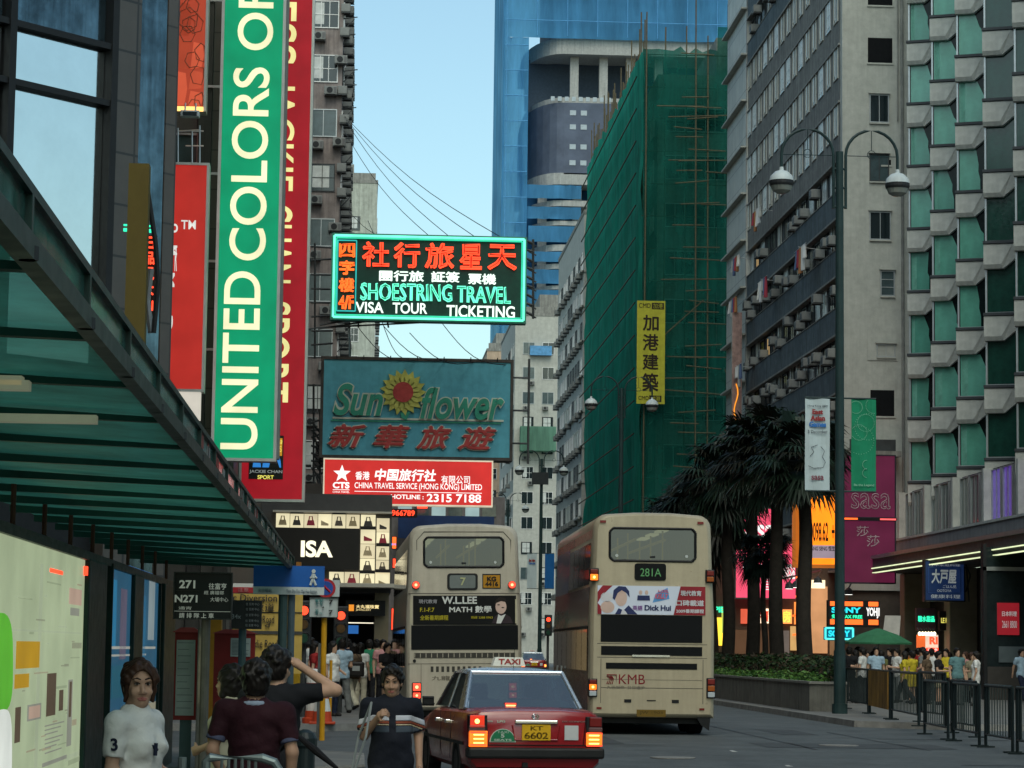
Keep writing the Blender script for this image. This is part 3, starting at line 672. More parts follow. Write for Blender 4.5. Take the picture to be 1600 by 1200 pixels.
# ------------------------------------------------------------------ LEFT side buildings
wallL = M('grey_pink_render', (.30,.255,.24), .85, var=.2, streak=.5, dirt=.3)
t = tower_block('apartment_block', 'dingy grey block with air conditioners jutting from its edge behind the red sign', -14, -1.35, 130, 175, 42, wallL, 2.85, 5, [5.4], (1, [.9+2.4*k for k in range(12)]), 31, 'old blocks on the left side of the street', ac=.95)
A = Parts('air_conditioner', t)
for k in range(26): A.put(AC, (6.325+random.uniform(-.25,.0), -.02, 6+k*1.42+random.uniform(-.3,.3)), math.pi/2 if k % 3 else 0)
A.done()
for k in range(30):
    m = MB(); z = 6.5+k*1.2+random.uniform(-.4,.4); y = random.uniform(.1,.6); m.tube([(6.33,y,z),(7.0+random.uniform(-.2,.2),y,z+.1)], .03, steel, 5)
    if k % 2: m.tube([(6.9,y,z),(6.35,y,z-.6)], .025, steel, 5)
    m.build('bracket', t)
tower_block('apartment_block', 'pale narrow block with a stepped roof far behind the hanging signs', -6, 1.15, 262, 300, 49.5, M('pale_green_render', (.50,.53,.46), .85, streak=.45, dirt=.3), 2.9, 4, [1.2], (1, [1.5+2.6*k for k in range(12)]), 32, 'old blocks on the left side of the street', ac=.9)
t = tower_block('apartment_block', 'weathered low block behind the blue sunflower sign', -12, -1.0, 178, 240, 24, M('dull_green_render', (.20,.23,.21), .85, streak=.5), 2.9, 5, None, (1, [1.5+2.6*k for k in range(12)]), 33, 'old blocks on the left side of the street', ac=.9)
# block with the tall signs: brown tiled wall facing down the street
bt = tiles('brown_tile', (.085,.075,.066), (.07,.062,.056), (.03,.028,.026), 1.1, 1.0, .45, .02, .3)
t = thing('corner_shop_building', 'dark brown tiled building behind the tall red and green signs', 'building', (-3.15, 63.5, 0))
q = MB(); q.box(-14, 0, 0, 0, 60, 32, bt); q.build('wall', t)
q = MB()
for x in (-.25, -.9, -2.6): q.box(x-.16, -.35, 0, x+.16, -.004, 32, M('dark_pilaster', (.05,.046,.04), .6, streak=.4))
q.build('pilaster', t)
q = MB()
for k in range(10): q.box(-.95, -.4, 4.5+k*2.2, -.2, -.36, 4.56+k*2.2, alu)
q.build('trim', t)
for k in range(9):
    o = bpy.data.objects.new('window', winG); COL.objects.link(o); o.parent = t; o.location = (-1.75, -.01, 4+3*k)
# nearest block with canted glass corner
t = thing('glass_corner_building', 'dark framed glass corner building with brown tiled pier above the bus shelter', 'building', (-4.6, 50, 0), math.pi/2 - R(42.3))
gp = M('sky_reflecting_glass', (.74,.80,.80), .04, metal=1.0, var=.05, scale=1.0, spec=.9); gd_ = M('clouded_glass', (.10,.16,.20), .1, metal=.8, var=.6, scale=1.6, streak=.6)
Lz = lambda py: P(100, py, 48.7).z
q = MB(); q.box(-12, .25, 0, 1.3, 12, 30, M('dark_frame_wall', (.012,.014,.016), .5)); q.build('wall', t)
zz = [0, 10.6, 11.72, 13.0, 14.25, 16.5, 19, 22]
for c, (xa, xb) in enumerate(((-3.05,-.62),(-5.8,-3.2),(-8.6,-5.95))):
    for i in range(len(zz)-1):
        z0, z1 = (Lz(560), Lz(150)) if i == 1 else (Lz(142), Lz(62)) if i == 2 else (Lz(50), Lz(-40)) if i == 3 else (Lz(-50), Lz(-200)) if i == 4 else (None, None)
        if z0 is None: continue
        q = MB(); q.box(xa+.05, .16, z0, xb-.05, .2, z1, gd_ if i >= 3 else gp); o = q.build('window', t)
q = MB()
for x in (-3.13, -.58, -5.87): q.box(x-.08, -.06, 6, x+.08, .24, 22, dark)
for py in (146, 56, -45, 575): q.box(-8.6, -.03, Lz(py)-.06, -.5, .235, Lz(py)+.06, dark)
q.build('window_frame', t)
q = MB(); q.box(-.5, -.02, 0, .12, .249, 30, tiles('brown_pier_tile', (.078,.07,.062), (.066,.06,.054), (.02,.02,.02), 3, 1.02, .4, .025, .25)); q.build('pier', t)
q = MB(); q.box(.14, .0, 0, .82, .24, 30, gd_); q.build('glass_strip', t)
q = MB(); q.box(.84, -.02, 0, 1.14, .249, 30, bt); q.build('pier', t)
Ri = Matrix.Rotation(-(math.pi/2 - R(42.3)), 3, 'Z'); cs_ = [Ri @ (Vector((x, y, 0)) - Vector((-4.6, 50, 0))) for x, y in ((-7.3,-45),(-7.3,46.5),(-26,46.5),(-26,-45))]
q = MB(); q.loft([[(c.x, c.y, 0) for c in cs_], [(c.x, c.y, 34) for c in cs_]], M('dark_frame_wall', (.012,.014,.016), .5)); q.build('street_wing', t)  # unseen wing, added to block sky light from the left
# ------------------------------------------------------------------ signs
class Sign:
    """a board facing down the street; boxes of its writing are given in pixels of the photograph measured on the board"""
    def __init__(s, name, label, x0, y0, x1, y1, Y, mat, frame=None, cat='sign', thick=.3, fr=.06, rz=0.0, group=None, panel='panel'):
        xm, ym = (x0+x1)/2, (y0+y1)/2; a, b = P(x0, ym, Y), P(x1, ym, Y); c, d = P(xm, y1, Y), P(xm, y0, Y)
        s.px = (x0, y0, x1, y1); s.w = (b.x-a.x)/max(.2, math.cos(rz)); s.h = d.z-c.z; s.Y = Y
        s.o = thing(name, label, cat, ((a.x+b.x)/2, Y, c.z), rz, group); w, h = s.w/2, s.h
        m = MB(); m.box(-w, 0, 0, w, thick, h, mat); s.panel = m.build(panel, s.o)
        if frame:
            m = MB(); e = .04
            m.box(-w-fr, -e, -fr, -w, thick+e, h+fr, frame); m.box(w, -e, -fr, w+fr, thick+e, h+fr, frame)
            m.box(-w, -e, -fr, w, thick+e, 0, frame); m.box(-w, -e, h, w, thick+e, h+fr, frame); m.build('frame', s.o)
    def X(s, px): return (px-s.px[0])/(s.px[2]-s.px[0])*s.w - s.w/2
    def Z(s, py): return (s.px[3]-py)/(s.px[3]-s.px[1])*s.h
    def t(s, body, x0, y0, x1, y1, mat, y=-.03, **k): return T(s.o, body, s.X(x0), s.Z(y1), s.X(x1), s.Z(y0), mat, y=y, **k)
    def rect(s, x0, y0, x1, y1, mat, y=-.015, name='panel', back=-.003):
        m = MB(); m.box(s.X(x0), y, s.Z(y1), s.X(x1), back, s.Z(y0), mat); return m.build(name, s.o)
    def neon(s, body, x0, y0, x1, y1, mat, r=.03, rot=0, y=-.08, name='neon_lettering', shear=0):
        c = bpy.data.curves.new('n', 'FONT'); c.body = body; c.fill_mode = 'NONE'; c.resolution_u = 2; c.bevel_depth = .0005; c.bevel_resolution = 0; c.shear = shear
        o = bpy.data.objects.new('n', c); COL.objects.link(o); bpy.context.view_layer.update()
        cc = c.copy(); bpy.data.objects.remove(o)
        # outline as tubes at their real thickness
        c.bevel_depth = 0.0; o = bpy.data.objects.new('n', c); COL.objects.link(o); bpy.context.view_layer.update()
        me = bpy.data.meshes.new_from_object(o.evaluated_get(bpy.context.evaluated_depsgraph_get())); bpy.data.objects.remove(o)
        vs = [v.co.copy() for v in me.vertices]; adj = {}
        for e in me.edges: a, b = e.vertices; adj.setdefault(a, []).append(b); adj.setdefault(b, []).append(a)
        xs = [v.x for v in vs]; ys = [v.y for v in vs]; bx0, bx1, by0, by1 = min(xs), max(xs), min(ys), max(ys)
        X0, X1, Z0, Z1 = s.X(x0), s.X(x1), s.Z(y1), s.Z(y0)
        mp = lambda v: Vector((X0+(v.x-bx0)/(bx1-bx0)*(X1-X0), y, Z0+(v.y-by0)/(by1-by0)*(Z1-Z0)))
        seen = set(); m = MB()
        for st in adj:
            if st in seen: continue
            loop = [st]; seen.add(st); cur = st
            while True:
                nx = [q for q in adj[cur] if q not in seen]
                if not nx: break
                cur = nx[0]; seen.add(cur); loop.append(cur)
            pts = [mp(vs[q]) for q in loop] + [mp(vs[loop[0]])]
            out = [pts[0]]
            for p in pts[1:]:
                if (p-out[-1]).length > r*.8: out.append(p)
            if len(out) > 2: m.tube(out, r, mat, 4, False)
        bpy.data.meshes.remove(me); bpy.data.curves.remove(cc)
        return m.build(name, s.o)
def strut(label, pts_list, r=.05, name='sign_bracket', cat='bracket', group='steel frames holding the hanging signs', mat=None):
    m = MB()
    for a, b in pts_list: m.tube([a, b], r, mat or steel, 5)
    # origin at the first point
    return tag(m.build(name), label, cat, group)

silver = M('silver_frame', (.38,.39,.38), .4, metal=.5, var=.12); fgrey = M('grey_sign_frame', (.10,.105,.10), .5, metal=.4, var=.2)
cream_l = glow('cream_lit_letter', (.86,.84,.52), .95)
# tall green sign
S = Sign('hanging_sign', 'tall green lit sign with cream words running upward', 345, -180, 437, 716, 60, glow('lit_green_panel', (.0,.255,.115), .95), silver, fr=.07, thick=.45)
S.t('UNITED', 355, 429, 412, 703, cream_l, rot=1, bold=.012); S.t('COLORS', 361, 110, 418, 412, cream_l, rot=1, bold=.012); S.t('OF', 366, -14, 422, 83, cream_l, rot=1, bold=.012)
S.rect(437.5, -180, 446, 716, M('sign_flank', (.13,.15,.15), .5), y=.05, name='flank', back=.4)
# red sign behind it
S = Sign('hanging_sign', 'tall red lit sign with yellow words half hidden behind the green sign', 388, -190, 482, 780, 66, glow('lit_red_panel', (.27,.006,.013), .95), silver, fr=.07, thick=.45)
yl_ = glow('yellow_lit_letter', (.80,.72,.30), .9)
for wd_, ya_, yb_ in (('FITNESS', -150, 106), ('JACKIE', 133, 305), ('CHAN', 325, 448), ('SPORT', 477, 632)): S.t(wd_, 400, ya_, 458, yb_, yl_, rot=3, bold=.008)
S.rect(399, 683, 452, 750, M('black_panel', (.01,.01,.01), .5), y=-.045, name='poster'); S.rect(402, 687, 450, 714, glow('orange_panel', (.60,.28,.02), .7), y=-.05, name='poster', back=-.0455)
for i, x in enumerate((405, 420, 436)):
    m = MB(); m.poly([(S.X(x), S.Z(732)), (S.X(x+13), S.Z(732)), (S.X(x+12), S.Z(722)), (S.X(x+7), S.Z(713-3*i)), (S.X(x+1), S.Z(722))], -.056, -.0505, glow('blue_panel', (.03,.22,.62), .8)); m.build('poster', S.o)
m = MB(); m.disc(S.X(436), S.Z(713), .05, -.06, -.0565, M('black_panel', (.01,.01,.01))); m.poly([(S.X(430), S.Z(733)), (S.X(447), S.Z(733)), (S.X(441), S.Z(717)), (S.X(433), S.Z(717))], -.06, -.0565, M('black_panel', (.01,.01,.01))); m.build('poster', S.o)
S.t('rnia', 434, 688, 450, 696, glow('yellow_text', (.9,.8,.15), .8), y=-.06, shear=.3); S.t('FITNESS', 422, 699, 449, 708, glow('yellow_text', (.9,.8,.15), .8), y=-.06)
S.t('JACKIE CHAN', 400, 736, 451, 742, M('white_text', (.7,.7,.7)), y=-.055, bold=.02); S.t('SPORT', 413, 744, 438, 750, glow('yellow_text', (.9,.8,.15), .8), y=-.055, bold=.02)
# two red signs further left
S = Sign('hanging_sign', 'upper orange red sign with a cracked earth pattern, above a lamp', 273, -150, 322, 170, 59, glow('lit_orange_red', (.42,.055,.025), .75), silver, fr=.06, thick=.4)
rg = random.Random(2); cell = [glow('crack_tone_%d' % i, (.40+.05*i,.05+.012*i,.02+.006*i), .62+.1*i) for i in range(4)]
pts = [(rg.uniform(274,321), rg.uniform(-20,168)) for _ in range(12)]
m = MB(); L0 = M('crack_line', (.30,.10,.06), .7)
for px, py in pts:
    n = 6; r = rg.uniform(10,16); m.tube([(S.X(min(321,max(274,px+r*math.cos(6.283*k/n+px)))), -.02, S.Z(min(168, max(-140, py+r*1.15*math.sin(6.283*k/n+px))))) for k in range(n+1)], .012, L0, 4, False)
m.build('crack_pattern', S.o)
for (x0,y0,x1,y1,i) in ((274,60,300,110,1),(300,66,321,108,3),(274,112,296,166,3),(298,110,321,140,2),(297,142,321,168,3),(274,4,300,58,0)): 
    m = MB(); m.poly([(S.X(x0),S.Z(y1)),(S.X(x1-4),S.Z(y1-2)),(S.X(x1),S.Z((y0+y1)/2)),(S.X(x1-3),S.Z(y0+3)),(S.X(x0+4),S.Z(y0))], -.008, -.003, cell[i]); m.build('crack_cell', S.o)
S.t('M', 273.5, 122, 279, 142, M('white_text', (.7,.7,.7)), bold=.02)
S.rect(273, 168, 322, 174, warmglow, y=-.12, name='tube_light')
S = Sign('hanging_sign', 'lower plain red sign with a small TM mark', 262, 258, 319, 608, 58.5, glow('lit_red_two', (.40,.022,.016), .9), silver, fr=.06, thick=.4)
wt = M('white_text', (.7,.7,.7)); wt2 = glow('white_lit_letter', (.72,.72,.68), .8)
S.t('TM', 281, 345, 304, 359, wt2, bold=.01); S.t('M   U', 262.5, 351, 276, 400, wt2, rot=1, bold=.02); S.t('M', 262.5, 428, 273, 450, wt2, bold=.03, rot=3); S.t('G', 262.5, 495, 272, 517, wt2, bold=.03, rot=1)
S.t('E    R', 263, 385, 276, 425, wt2, bold=.02)
S.rect(265, 608, 318, 655, glow('lit_white_panel', (.62,.58,.50), .8), y=-.004, name='panel', back=.3)
# lamp and ladder frame between the two red signs
lp = thing('sign_floodlight', 'small floodlight hanging below the cracked orange sign', 'lamp', P(297, 180, 58.6))
m = MB(); m.bbox(-.22,-.1,-.05,.22,.12,.1,M('lamp_body',(.35,.40,.42),.4),.02); m.build('lamp_head', lp); m = MB(); m.box(-.16,-.115,-.03,.16,-.101,.06,M('lamp_lens',(.02,.03,.035),.2)); m.build('lens', lp)
m = MB(); m.tube([(-.12,.02,.1),(-.12,.1,.3)],.02,alu); m.tube([(.12,.02,.1),(.12,.1,.3)],.02,alu); m.build('bracket', lp)
c = lambda x, y, Y=59.2: P(x, y, Y)
strut('thin ladder frame between the two red signs', [(c(278,200),c(278,256)),(c(300,205),c(300,256)),(c(312,196),c(312,256)),(c(278,205),c(312,203)),(c(290,228),c(318,228)),(c(300,205),c(318,205))], .02, mat=alu)
# green strip on the wall, the green sign's reflection modelled as mirrored letters
S = Sign('reflection_strip', 'narrow green glass strip mirroring cream letters beside the red signs', 247, -20, 272, 620, 51.2, M('green_glass_strip', (.02,.17,.12), .15, var=.3), None, thick=.12)
S.t('UNITED COLORS', 252, 40, 268, 520, M('dull_cream', (.45,.45,.33), .5), rot=1, bold=.02, mirror=True); 
# olive box column and red neon behind
S = Sign('olive_panel', 'flat olive brown box panel standing above the bus shelter', 197, 255, 229, 560, 44, M('olive_metal', (.115,.085,.018), .6, var=.1), None, cat='panel', thick=.35)
S = Sign('neon_sign', 'small red neon sign half hidden by the olive panel', 224, 366, 243, 490, 46.5, M('black_panel', (.01,.01,.01)), None, thick=.2)
for k, b in enumerate(('日', '品', '電', '大', '山')): S.t(b, 226, 370+k*24, 241, 390+k*24, redglow, y=-.04, bold=.03)
m = MB(); a = P(193, 359, 47.5); b = P(240, 361, 47.5); m.tube([a, b], .035, greenglow, 6); m.tube([a+Vector((0,0,.09)), b+Vector((0,0,.09))], .02, greenglow, 6); tag(m.build('neon_tube'), 'pair of green neon tubes crossing behind the olive panel', 'neon tube')
m = MB(); m.tube([P(231,300,45),P(243,380,45),P(247,440,45),P(240,520,45)], .05, dark, 6); m.tube([P(236,420,45.2),P(230,470,45.2),P(236,520,45.2)], .06, alu, 6); tag(m.build('bent_pipe'), 'dark bent pipe beside the olive panel', 'pipe')

# neon travel sign
S = Sign('neon_sign', 'green edged neon travel sign hanging topmost over the road', 520, 370, 820, 500, 95, M('dark_green_board', (.006,.045,.032), .5, var=.2), M('sign_rim', (.05,.16,.13), .5), fr=.07, thick=.5)
cy2 = glow('green_white_neon', (.16,.95,.62), 1.25)
def loop(S, x0, y0, x1, y1, mat, r, y=-.09, name='neon_tube'):
    m = MB(); q = [(x0,y0),(x1,y0),(x1,y1),(x0,y1),(x0,y0)]
    for a, b in zip(q, q[1:]): m.tube([(S.X(a[0]), y, S.Z(a[1])), (S.X(b[0]), y, S.Z(b[1]))], r, mat, 6)
    return m.build(name, S.o)
loop(S, 521.5, 371.5, 818.5, 498.5, cy2, .05); loop(S, 525, 375, 815, 495, glow('green_neon_dim', (.03,.62,.36), 1.0), .03); loop(S, 527, 379, 556, 489, glow('teal_neon', (.03,.45,.42), 1.0), .025)
on = glow('orange_red_neon', (1.0,.13,.02), 1.7)
for ch, xa, xb in (('社',566,607),('行',615,655),('旅',664,708),('星',718,752),('天',762,806)):
    S.neon(ch, xa, 381, xb, 419, redglow, .032); S.t(ch, xa+2, 383, xb-2, 417, M('red_unlit', (.25,.03,.01), .5), y=-.02)
for i, ch in enumerate(('四','字','樓','4/F')): S.neon(ch, 530, 384+27*i, 553, 405+27*i, on, .024); S.t(ch, 531, 385+27*i, 552, 404+27*i, M('orange_unlit', (.5,.12,.01), .5), y=-.02, bold=.02)
wn = glow('white_neon', (.82,1.0,.88), 1.15); gw = glow('white_green_text', (.62,.95,.78), 1.0)
S.t('團行旅', 592, 424, 662, 441, wn, bold=.03); S.t('証簽', 673, 424, 718, 441, wn, bold=.03); S.t('票機', 731, 426, 775, 443, wn, bold=.03)
S.neon('SHOESTRING', 564, 445, 706, 471, cy2, .026); S.neon('TRAVEL', 714, 447, 798, 472, cy2, .026)
S.t('SHOESTRING', 564.5, 445.5, 705.5, 470.5, M('green_unlit', (.01,.30,.18), .5), y=-.02); S.t('TRAVEL', 714.5, 447.5, 797.5, 471.5, M('green_unlit', (.01,.30,.18), .5), y=-.02)
S.t('VISA', 556, 474, 600, 491, wn, bold=.018); S.t('TOUR', 614, 474, 668, 491, wn, bold=.018); S.t('TICKETING', 698, 476, 805, 495, wn, bold=.018)
# sunflower sign
S = Sign('hanging_sign', 'blue grey painted sign with a raised sunflower and green and red letters', 505, 564, 797, 713, 100, M('blue_painted_board', (.11,.40,.50), .7, var=.14, streak=.12, dirt=.12), M('rusty_frame', (.06,.055,.05), .7, var=.4), fr=.12, thick=.6)
rim = M('grey_letter_rim', (.56,.60,.50), .6); gr = M('faded_green_letter', (.045,.30,.20), .6, var=.2); rd = M('faded_red_letter', (.42,.06,.055), .6, var=.2)
def raised(body, x0, y0, x1, y1, mat, **k):
    S.t(body, x0-1.5, y0-1.5, x1+1.5, y1+1.5, rim, y=-.03, depth=.10, bold=k.get('bold', .03)+.035, shear=k.get('shear', 0)); S.t(body, x0, y0, x1, y1, mat, y=-.11, depth=.06, bold=k.get('bold', .03), shear=k.get('shear', 0))
raised('Sun', 521, 602, 598, 652, gr, shear=.28, bold=.02); raised('flower', 656, 606, 787, 655, gr, shear=.28, bold=.02)
S.rect(520, 654, 787, 657, rim, y=-.06, name='line'); S.rect(517, 658.5, 783, 660.5, gr, y=-.06, name='line')
for ch, xa, xb in (('新',513,573),('華',583,641),('旅',651,706),('遊',716,776)): raised(ch, xa, 665, xb, 702, rd, shear=.3, bold=.03)
m = MB(); pet = M('yellow_green_petal', (.50,.50,.12), .6, var=.25); cx, cz = S.X(629), S.Z(614)
for ring, (n, r0_, r1_, yy) in enumerate(((17,.45,.92,-.14),(17,.38,.74,-.18))):
    for k in range(n):
        a = 2*math.pi*(k+.5*ring)/n; d = Vector((math.cos(a), math.sin(a))); e = Vector((-d.y, d.x)); w_ = .125
        pts = [(cx+d.x*r+e.x*o, cz+d.y*r+e.y*o) for r, o in ((r0_,-w_*.7),((r0_+r1_)/2,-w_),(r1_,.03),((r0_+r1_)/2,w_),(r0_,w_*.7))]
        m.poly(pts, yy, -.05, pet)
m.build('petal', S.o); m = MB(); m.disc(cx, cz, .40, -.22, -.04, rd, 24); m.build('flower_centre', S.o)
m = MB(); m.poly([(cx-.1,cz-.8),(cx+.3,cz-.75),(cx+.15,cz-1.1),(cx-.05,cz-1.0)], -.12, -.04, gr); m.build('leaf', S.o)
m = MB()
for k in range(7):
    m = MB(); x = -S.w/2+.5+k*1.05; m.tube([(x,-.05,S.h+.02),(x,-.05,S.h+.18)], .02, dark, 4); m.build('stud', S.o)
m = MB()
for z in (.6, 1.9, 3.2): m.tube([(S.w/2+.1, .3, z),(S.w/2+.75,.3,z)], .04, steel, 5)
m.tube([(S.w/2+.75,.3,-.2),(S.w/2+.75,.3,S.h+.2)], .05, steel, 5); m.build('bracket', S.o)
# red travel service sign
S = Sign('hanging_sign', 'red lit travel service sign with white star, lowest over the road', 507, 720, 768, 788, 88, glow('lit_red_three', (.52,.025,.022), .95), M('cream_rim', (.5,.45,.35), .5, emit=(.7,.6,.45), estr=.5), fr=.05, thick=.4)
wl = glow('white_lit_letter2', (.95,.93,.90), 1.0)
m = MB(); sx, sz = S.X(534), S.Z(742); pts = []
for k in range(10):
    a = math.pi/2 + math.pi*k/5; r = .31 if k % 2 == 0 else .13; pts.append((sx+r*math.cos(a), sz+r*math.sin(a)))
m.poly(pts, -.03, -.003, wl); m.build('star', S.o)
S.t('CTS', 520, 755, 546, 765, wl, bold=.04); S.t('CHINA TRAVEL', 520, 769, 546, 772, wl)
S.t('香港', 555, 738, 577, 751, wl, bold=.02); S.t('中国旅行社', 585, 733, 681, 752, wl, bold=.03, shear=.15); S.t('有限公司', 689, 742, 734, 755, wl, bold=.01)
S.t('CHINA TRAVEL SERVICE (HONG KONG) LIMITED', 554, 755, 753, 767, wl, bold=.008)
S.rect(520, 766.5, 546, 767.3, wl, name='line', y=-.02); S.rect(554, 768.5, 753, 769.3, wl, name='line', y=-.02)
S.t('HOTLINE :', 611, 773, 662, 780, wl, bold=.02); S.t('2315 7188', 667, 771, 752, 784, wl, bold=.02)
# brackets and stays
c = P
strut('black trusses under the neon travel sign', [(c(497,512,95.4),c(700,502,95.4)),(c(497,514,95.4),c(600,498,95.4)),(c(500,508,95.4),c(545,500,95.4)),(c(560,500,95.4),c(560,512,95.4)),(c(605,500,95.4),c(607,512,95.4)),(c(497,512,95.4),c(440,520,95.4))], .035)
m = MB()
for k in range(9): y = 376+k*14; m.tube([P(822,y,95.2), P(832+3*(k%2),y+4,95.2)], .05, steel, 5); m.tube([P(826,y+3,95.2), P(838,y+9,95.2)], .03, steel, 5)
m.tube([P(833,374,95.2),P(833,498,95.2)],.05,steel,5); tag(m.build('sign_bracket'), 'dark bracket cluster on the right end of the neon travel sign', 'bracket', 'steel frames holding the hanging signs')
rg = random.Random(4); L_ = []
for k in range(12):
    y = 660+k*12; L_ += [(c(486,y,101),c(507,y+rg.uniform(-10,10),101)), (c(487+rg.uniform(0,8),y,101),c(500,y+16,101))]
L_ += [(c(490,600,101),c(490,800,101)),(c(500,640,101),c(500,800,101)), (c(505,716,101),c(795,722,101))]
strut('rusty tangle of steel frame left of the sunflower sign', L_, .045)
L_ = []
for k in range(8): y = 385+k*22; L_.append((c(486,y,97),c(520,y+rg.uniform(-3,3),97)))
L_ += [(c(492,380,97),c(492,560,97))]; strut('steel bars holding the left end of the neon travel sign', L_, .04)
wires = [((537,180),(785,372)),((540,185),(745,372)),((541,190),(700,368)),((538,205),(672,370)),((545,330),(640,372)),((575,345),(612,370)),((596,500),(640,560)),((690,504),(790,570)),((560,512),(650,562)),((640,520),(740,566)),((600,510),(700,562))]
for k, (a, b) in enumerate(wires):
    A_, B_ = P(*a, 130 if k < 6 else 98), P(*b, 96 if k < 6 else 100); m = MB(); m.tube([A_.lerp(B_, i/8)-Vector((0,0,.5*math.sin(math.pi*i/8))) for i in range(9)], .017, dark, 4)
    tag(m.build('stay_wire'), 'thin stay wire above the neon travel sign' if k < 6 else 'thin stay wire between the neon travel sign and sunflower sign', 'wire', 'stay wires above the neon travel sign' if k < 6 else 'stay wires below the neon travel sign')

# ------------------------------------------------------------------ handbag shop with black billboard
t = thing('handbag_shop_building', 'shop building with a black billboard framed by lit pictures of bags and shoes', 'building', (-4, 82, 0))
q = MB(); bx1 = P(612, 850, 82).x+4; z = lambda py: P(520, py, 82).z; x = lambda px: P(px, 860, 82).x+4
q.box(-8, .4, z(925), bx1, 10, z(800)+.6, M('shop_block', (.05,.05,.05), .6)); q.box(-8, 6, 0, bx1, 10, z(925), M('shop_block', (.05,.05,.05), .6)); q.box(bx1-.5, .5, 0, bx1-.05, 6, z(925), M('shop_pier', (.16,.13,.08), .4)); q.box(-8, -1.2, z(918), bx1+.1, .5, z(912), M('shop_canopy', (.35,.33,.28), .5)); q.build('wall', t)
q = MB(); q.box(x(405), .1, z(890), x(561), .38, z(825), M('billboard_black', (.012,.011,.01), .4)); q.build('billboard', t)
T(t, 'ISA', x(470), z(871), x(520), z(845), glow('warm_white_letter', (1.0,.93,.66), 1.2), y=.05, bold=.035)
bagc = [(.32,.25,.14),(.05,.045,.04),(.30,.03,.05),(.42,.33,.2),(.10,.08,.06)]
lit = [glow('lit_cream_tile_%d' % i, (.80-.08*i,.72-.08*i,.46-.05*i), .9) for i in range(3)]; blk = M('billboard_black', (.012,.011,.01), .4)
cells = [(430+22*k, 803, 430+22*k+21, 825) for k in range(6)] + [(563, 803+23*k, 586, 825+23*k) for k in range(5)] + [(588, 808+22*k, 608, 829+22*k) for k in range(5)] + [(515+24*k, 893, 538+24*k, 914) for k in range(4)]
for i, (a, b, c_, d) in enumerate(cells):
    q = MB(); q.box(x(a), .22 if i % 3 else .15, z(d), x(c_), .39, z(b), lit[i % 3]); pic = q.build('lit_picture', t)
    q = MB(); mid = (x(a)+x(c_))/2; w_ = (x(c_)-x(a))*.28; zb = z(d)+(z(b)-z(d))*.18; zt = z(d)+(z(b)-z(d))*.55; bm_ = M('bag_%d' % (i % 5), bagc[i % 5], .5)
    yy = .14 if i % 3 == 0 else .2
    if i % 4 == 3: q.poly([(mid-w_,zb),(mid+w_,zb),(mid+w_,zb+.06),(mid+.02,zb+.1),(mid-w_,zt)], yy-.02, yy, bm_)
    else:
        q.poly([(mid-w_*1.1,zb),(mid+w_*1.1,zb),(mid+w_*.8,zt),(mid-w_*.8,zt)], yy-.02, yy, bm_)
        q.tube([(mid-w_*.5,yy-.01,zt),(mid-w_*.35,yy-.01,zt+.12),(mid+w_*.35,yy-.01,zt+.12),(mid+w_*.5,yy-.01,zt)], .02, bm_, 5)
    q.build('bag_picture', pic)
    if i % 3 == 1: q = MB(); q.box(x(a), .12, z(b)-.005, x(c_), .21, z(b)+.1, blk); q.build('caption', pic)
q = MB(); q.box(x(425), .05, z(801), bx1, .36, z(798), M('shop_canopy', (.35,.33,.28), .5)); q.build('trim', t)
q = MB(); q.box(x(500), .2, z(975), x(605), 5.9, 0, M('dark_shop_interior', (.02,.018,.015), .8)) if False else q.box(x(480), 5.6, .14, x(600), 5.95, z(925), M('dark_shop_interior', (.03,.027,.022), .8)); q.build('shop_back_wall', t)
q = MB(); q.box(x(537), 1.0, z(973), x(586), 1.06, z(971.5), shopwhite); q.build('tube_light', t)
S = Sign('shop_sign', 'small dark shop sign with orange characters under the bag pictures', 540, 938, 602, 962, 82.2, M('black_panel', (.01,.01,.01)), None, thick=.15)
S.rect(545, 945, 553, 955, glow('orange_sign', (.9,.3,.03), 1.0)); S.t('大丸福珠寶', 556, 945, 592, 951, glow('yellow_sign_text', (.95,.75,.35), 1.0), bold=.02); S.t('JEWELLERY', 556, 952, 580, 955, glow('yellow_sign_text', (.95,.75,.35), 1.0))
S = Sign('shop_sign', 'blue and white shop fascia low behind the walking people', 528, 977, 560, 990, 84, glow('blue_fascia', (.03,.16,.50), .7), None, thick=.1)
S = Sign('shop_sign', 'blue panel above the bus in front of a podium of windows', 622, 806, 772, 842, 128, M('navy_panel', (.012,.035,.11), .5), None, thick=.3)
S = Sign('led_sign', 'narrow red running number display right of the handbag billboard', 596, 795, 652, 808, 126, M('black_panel', (.01,.01,.01)), None, thick=.3); S.t('22966789', 600, 797, 648, 806, redglow, bold=.02)
S = Sign('shop_sign', 'short red lit strip under the travel service sign', 652, 789, 668, 794, 127, redglow, None, thick=.2)
t = thing('podium_block', 'low podium with lit glass windows glimpsed under the travel service sign', 'building', (P(690,800,129).x, 129, 0))
q = MB(); q.box(-3.6, .1, 0, 3.2, 8, P(690,775,129).z, M('podium_render', (.16,.15,.15), .8, streak=.4)); q.build('wall', t)
for k in range(6):
    q = MB(); z0, z1 = P(690,806,129).z, P(690,788,129).z; q.box(-2.2+k*.85, .05, z0, -1.5+k*.85, .099, z1, glow('pale_lit_glass', (.30,.42,.42), .8) if k % 2 == 0 else midg); q.build('window', t)
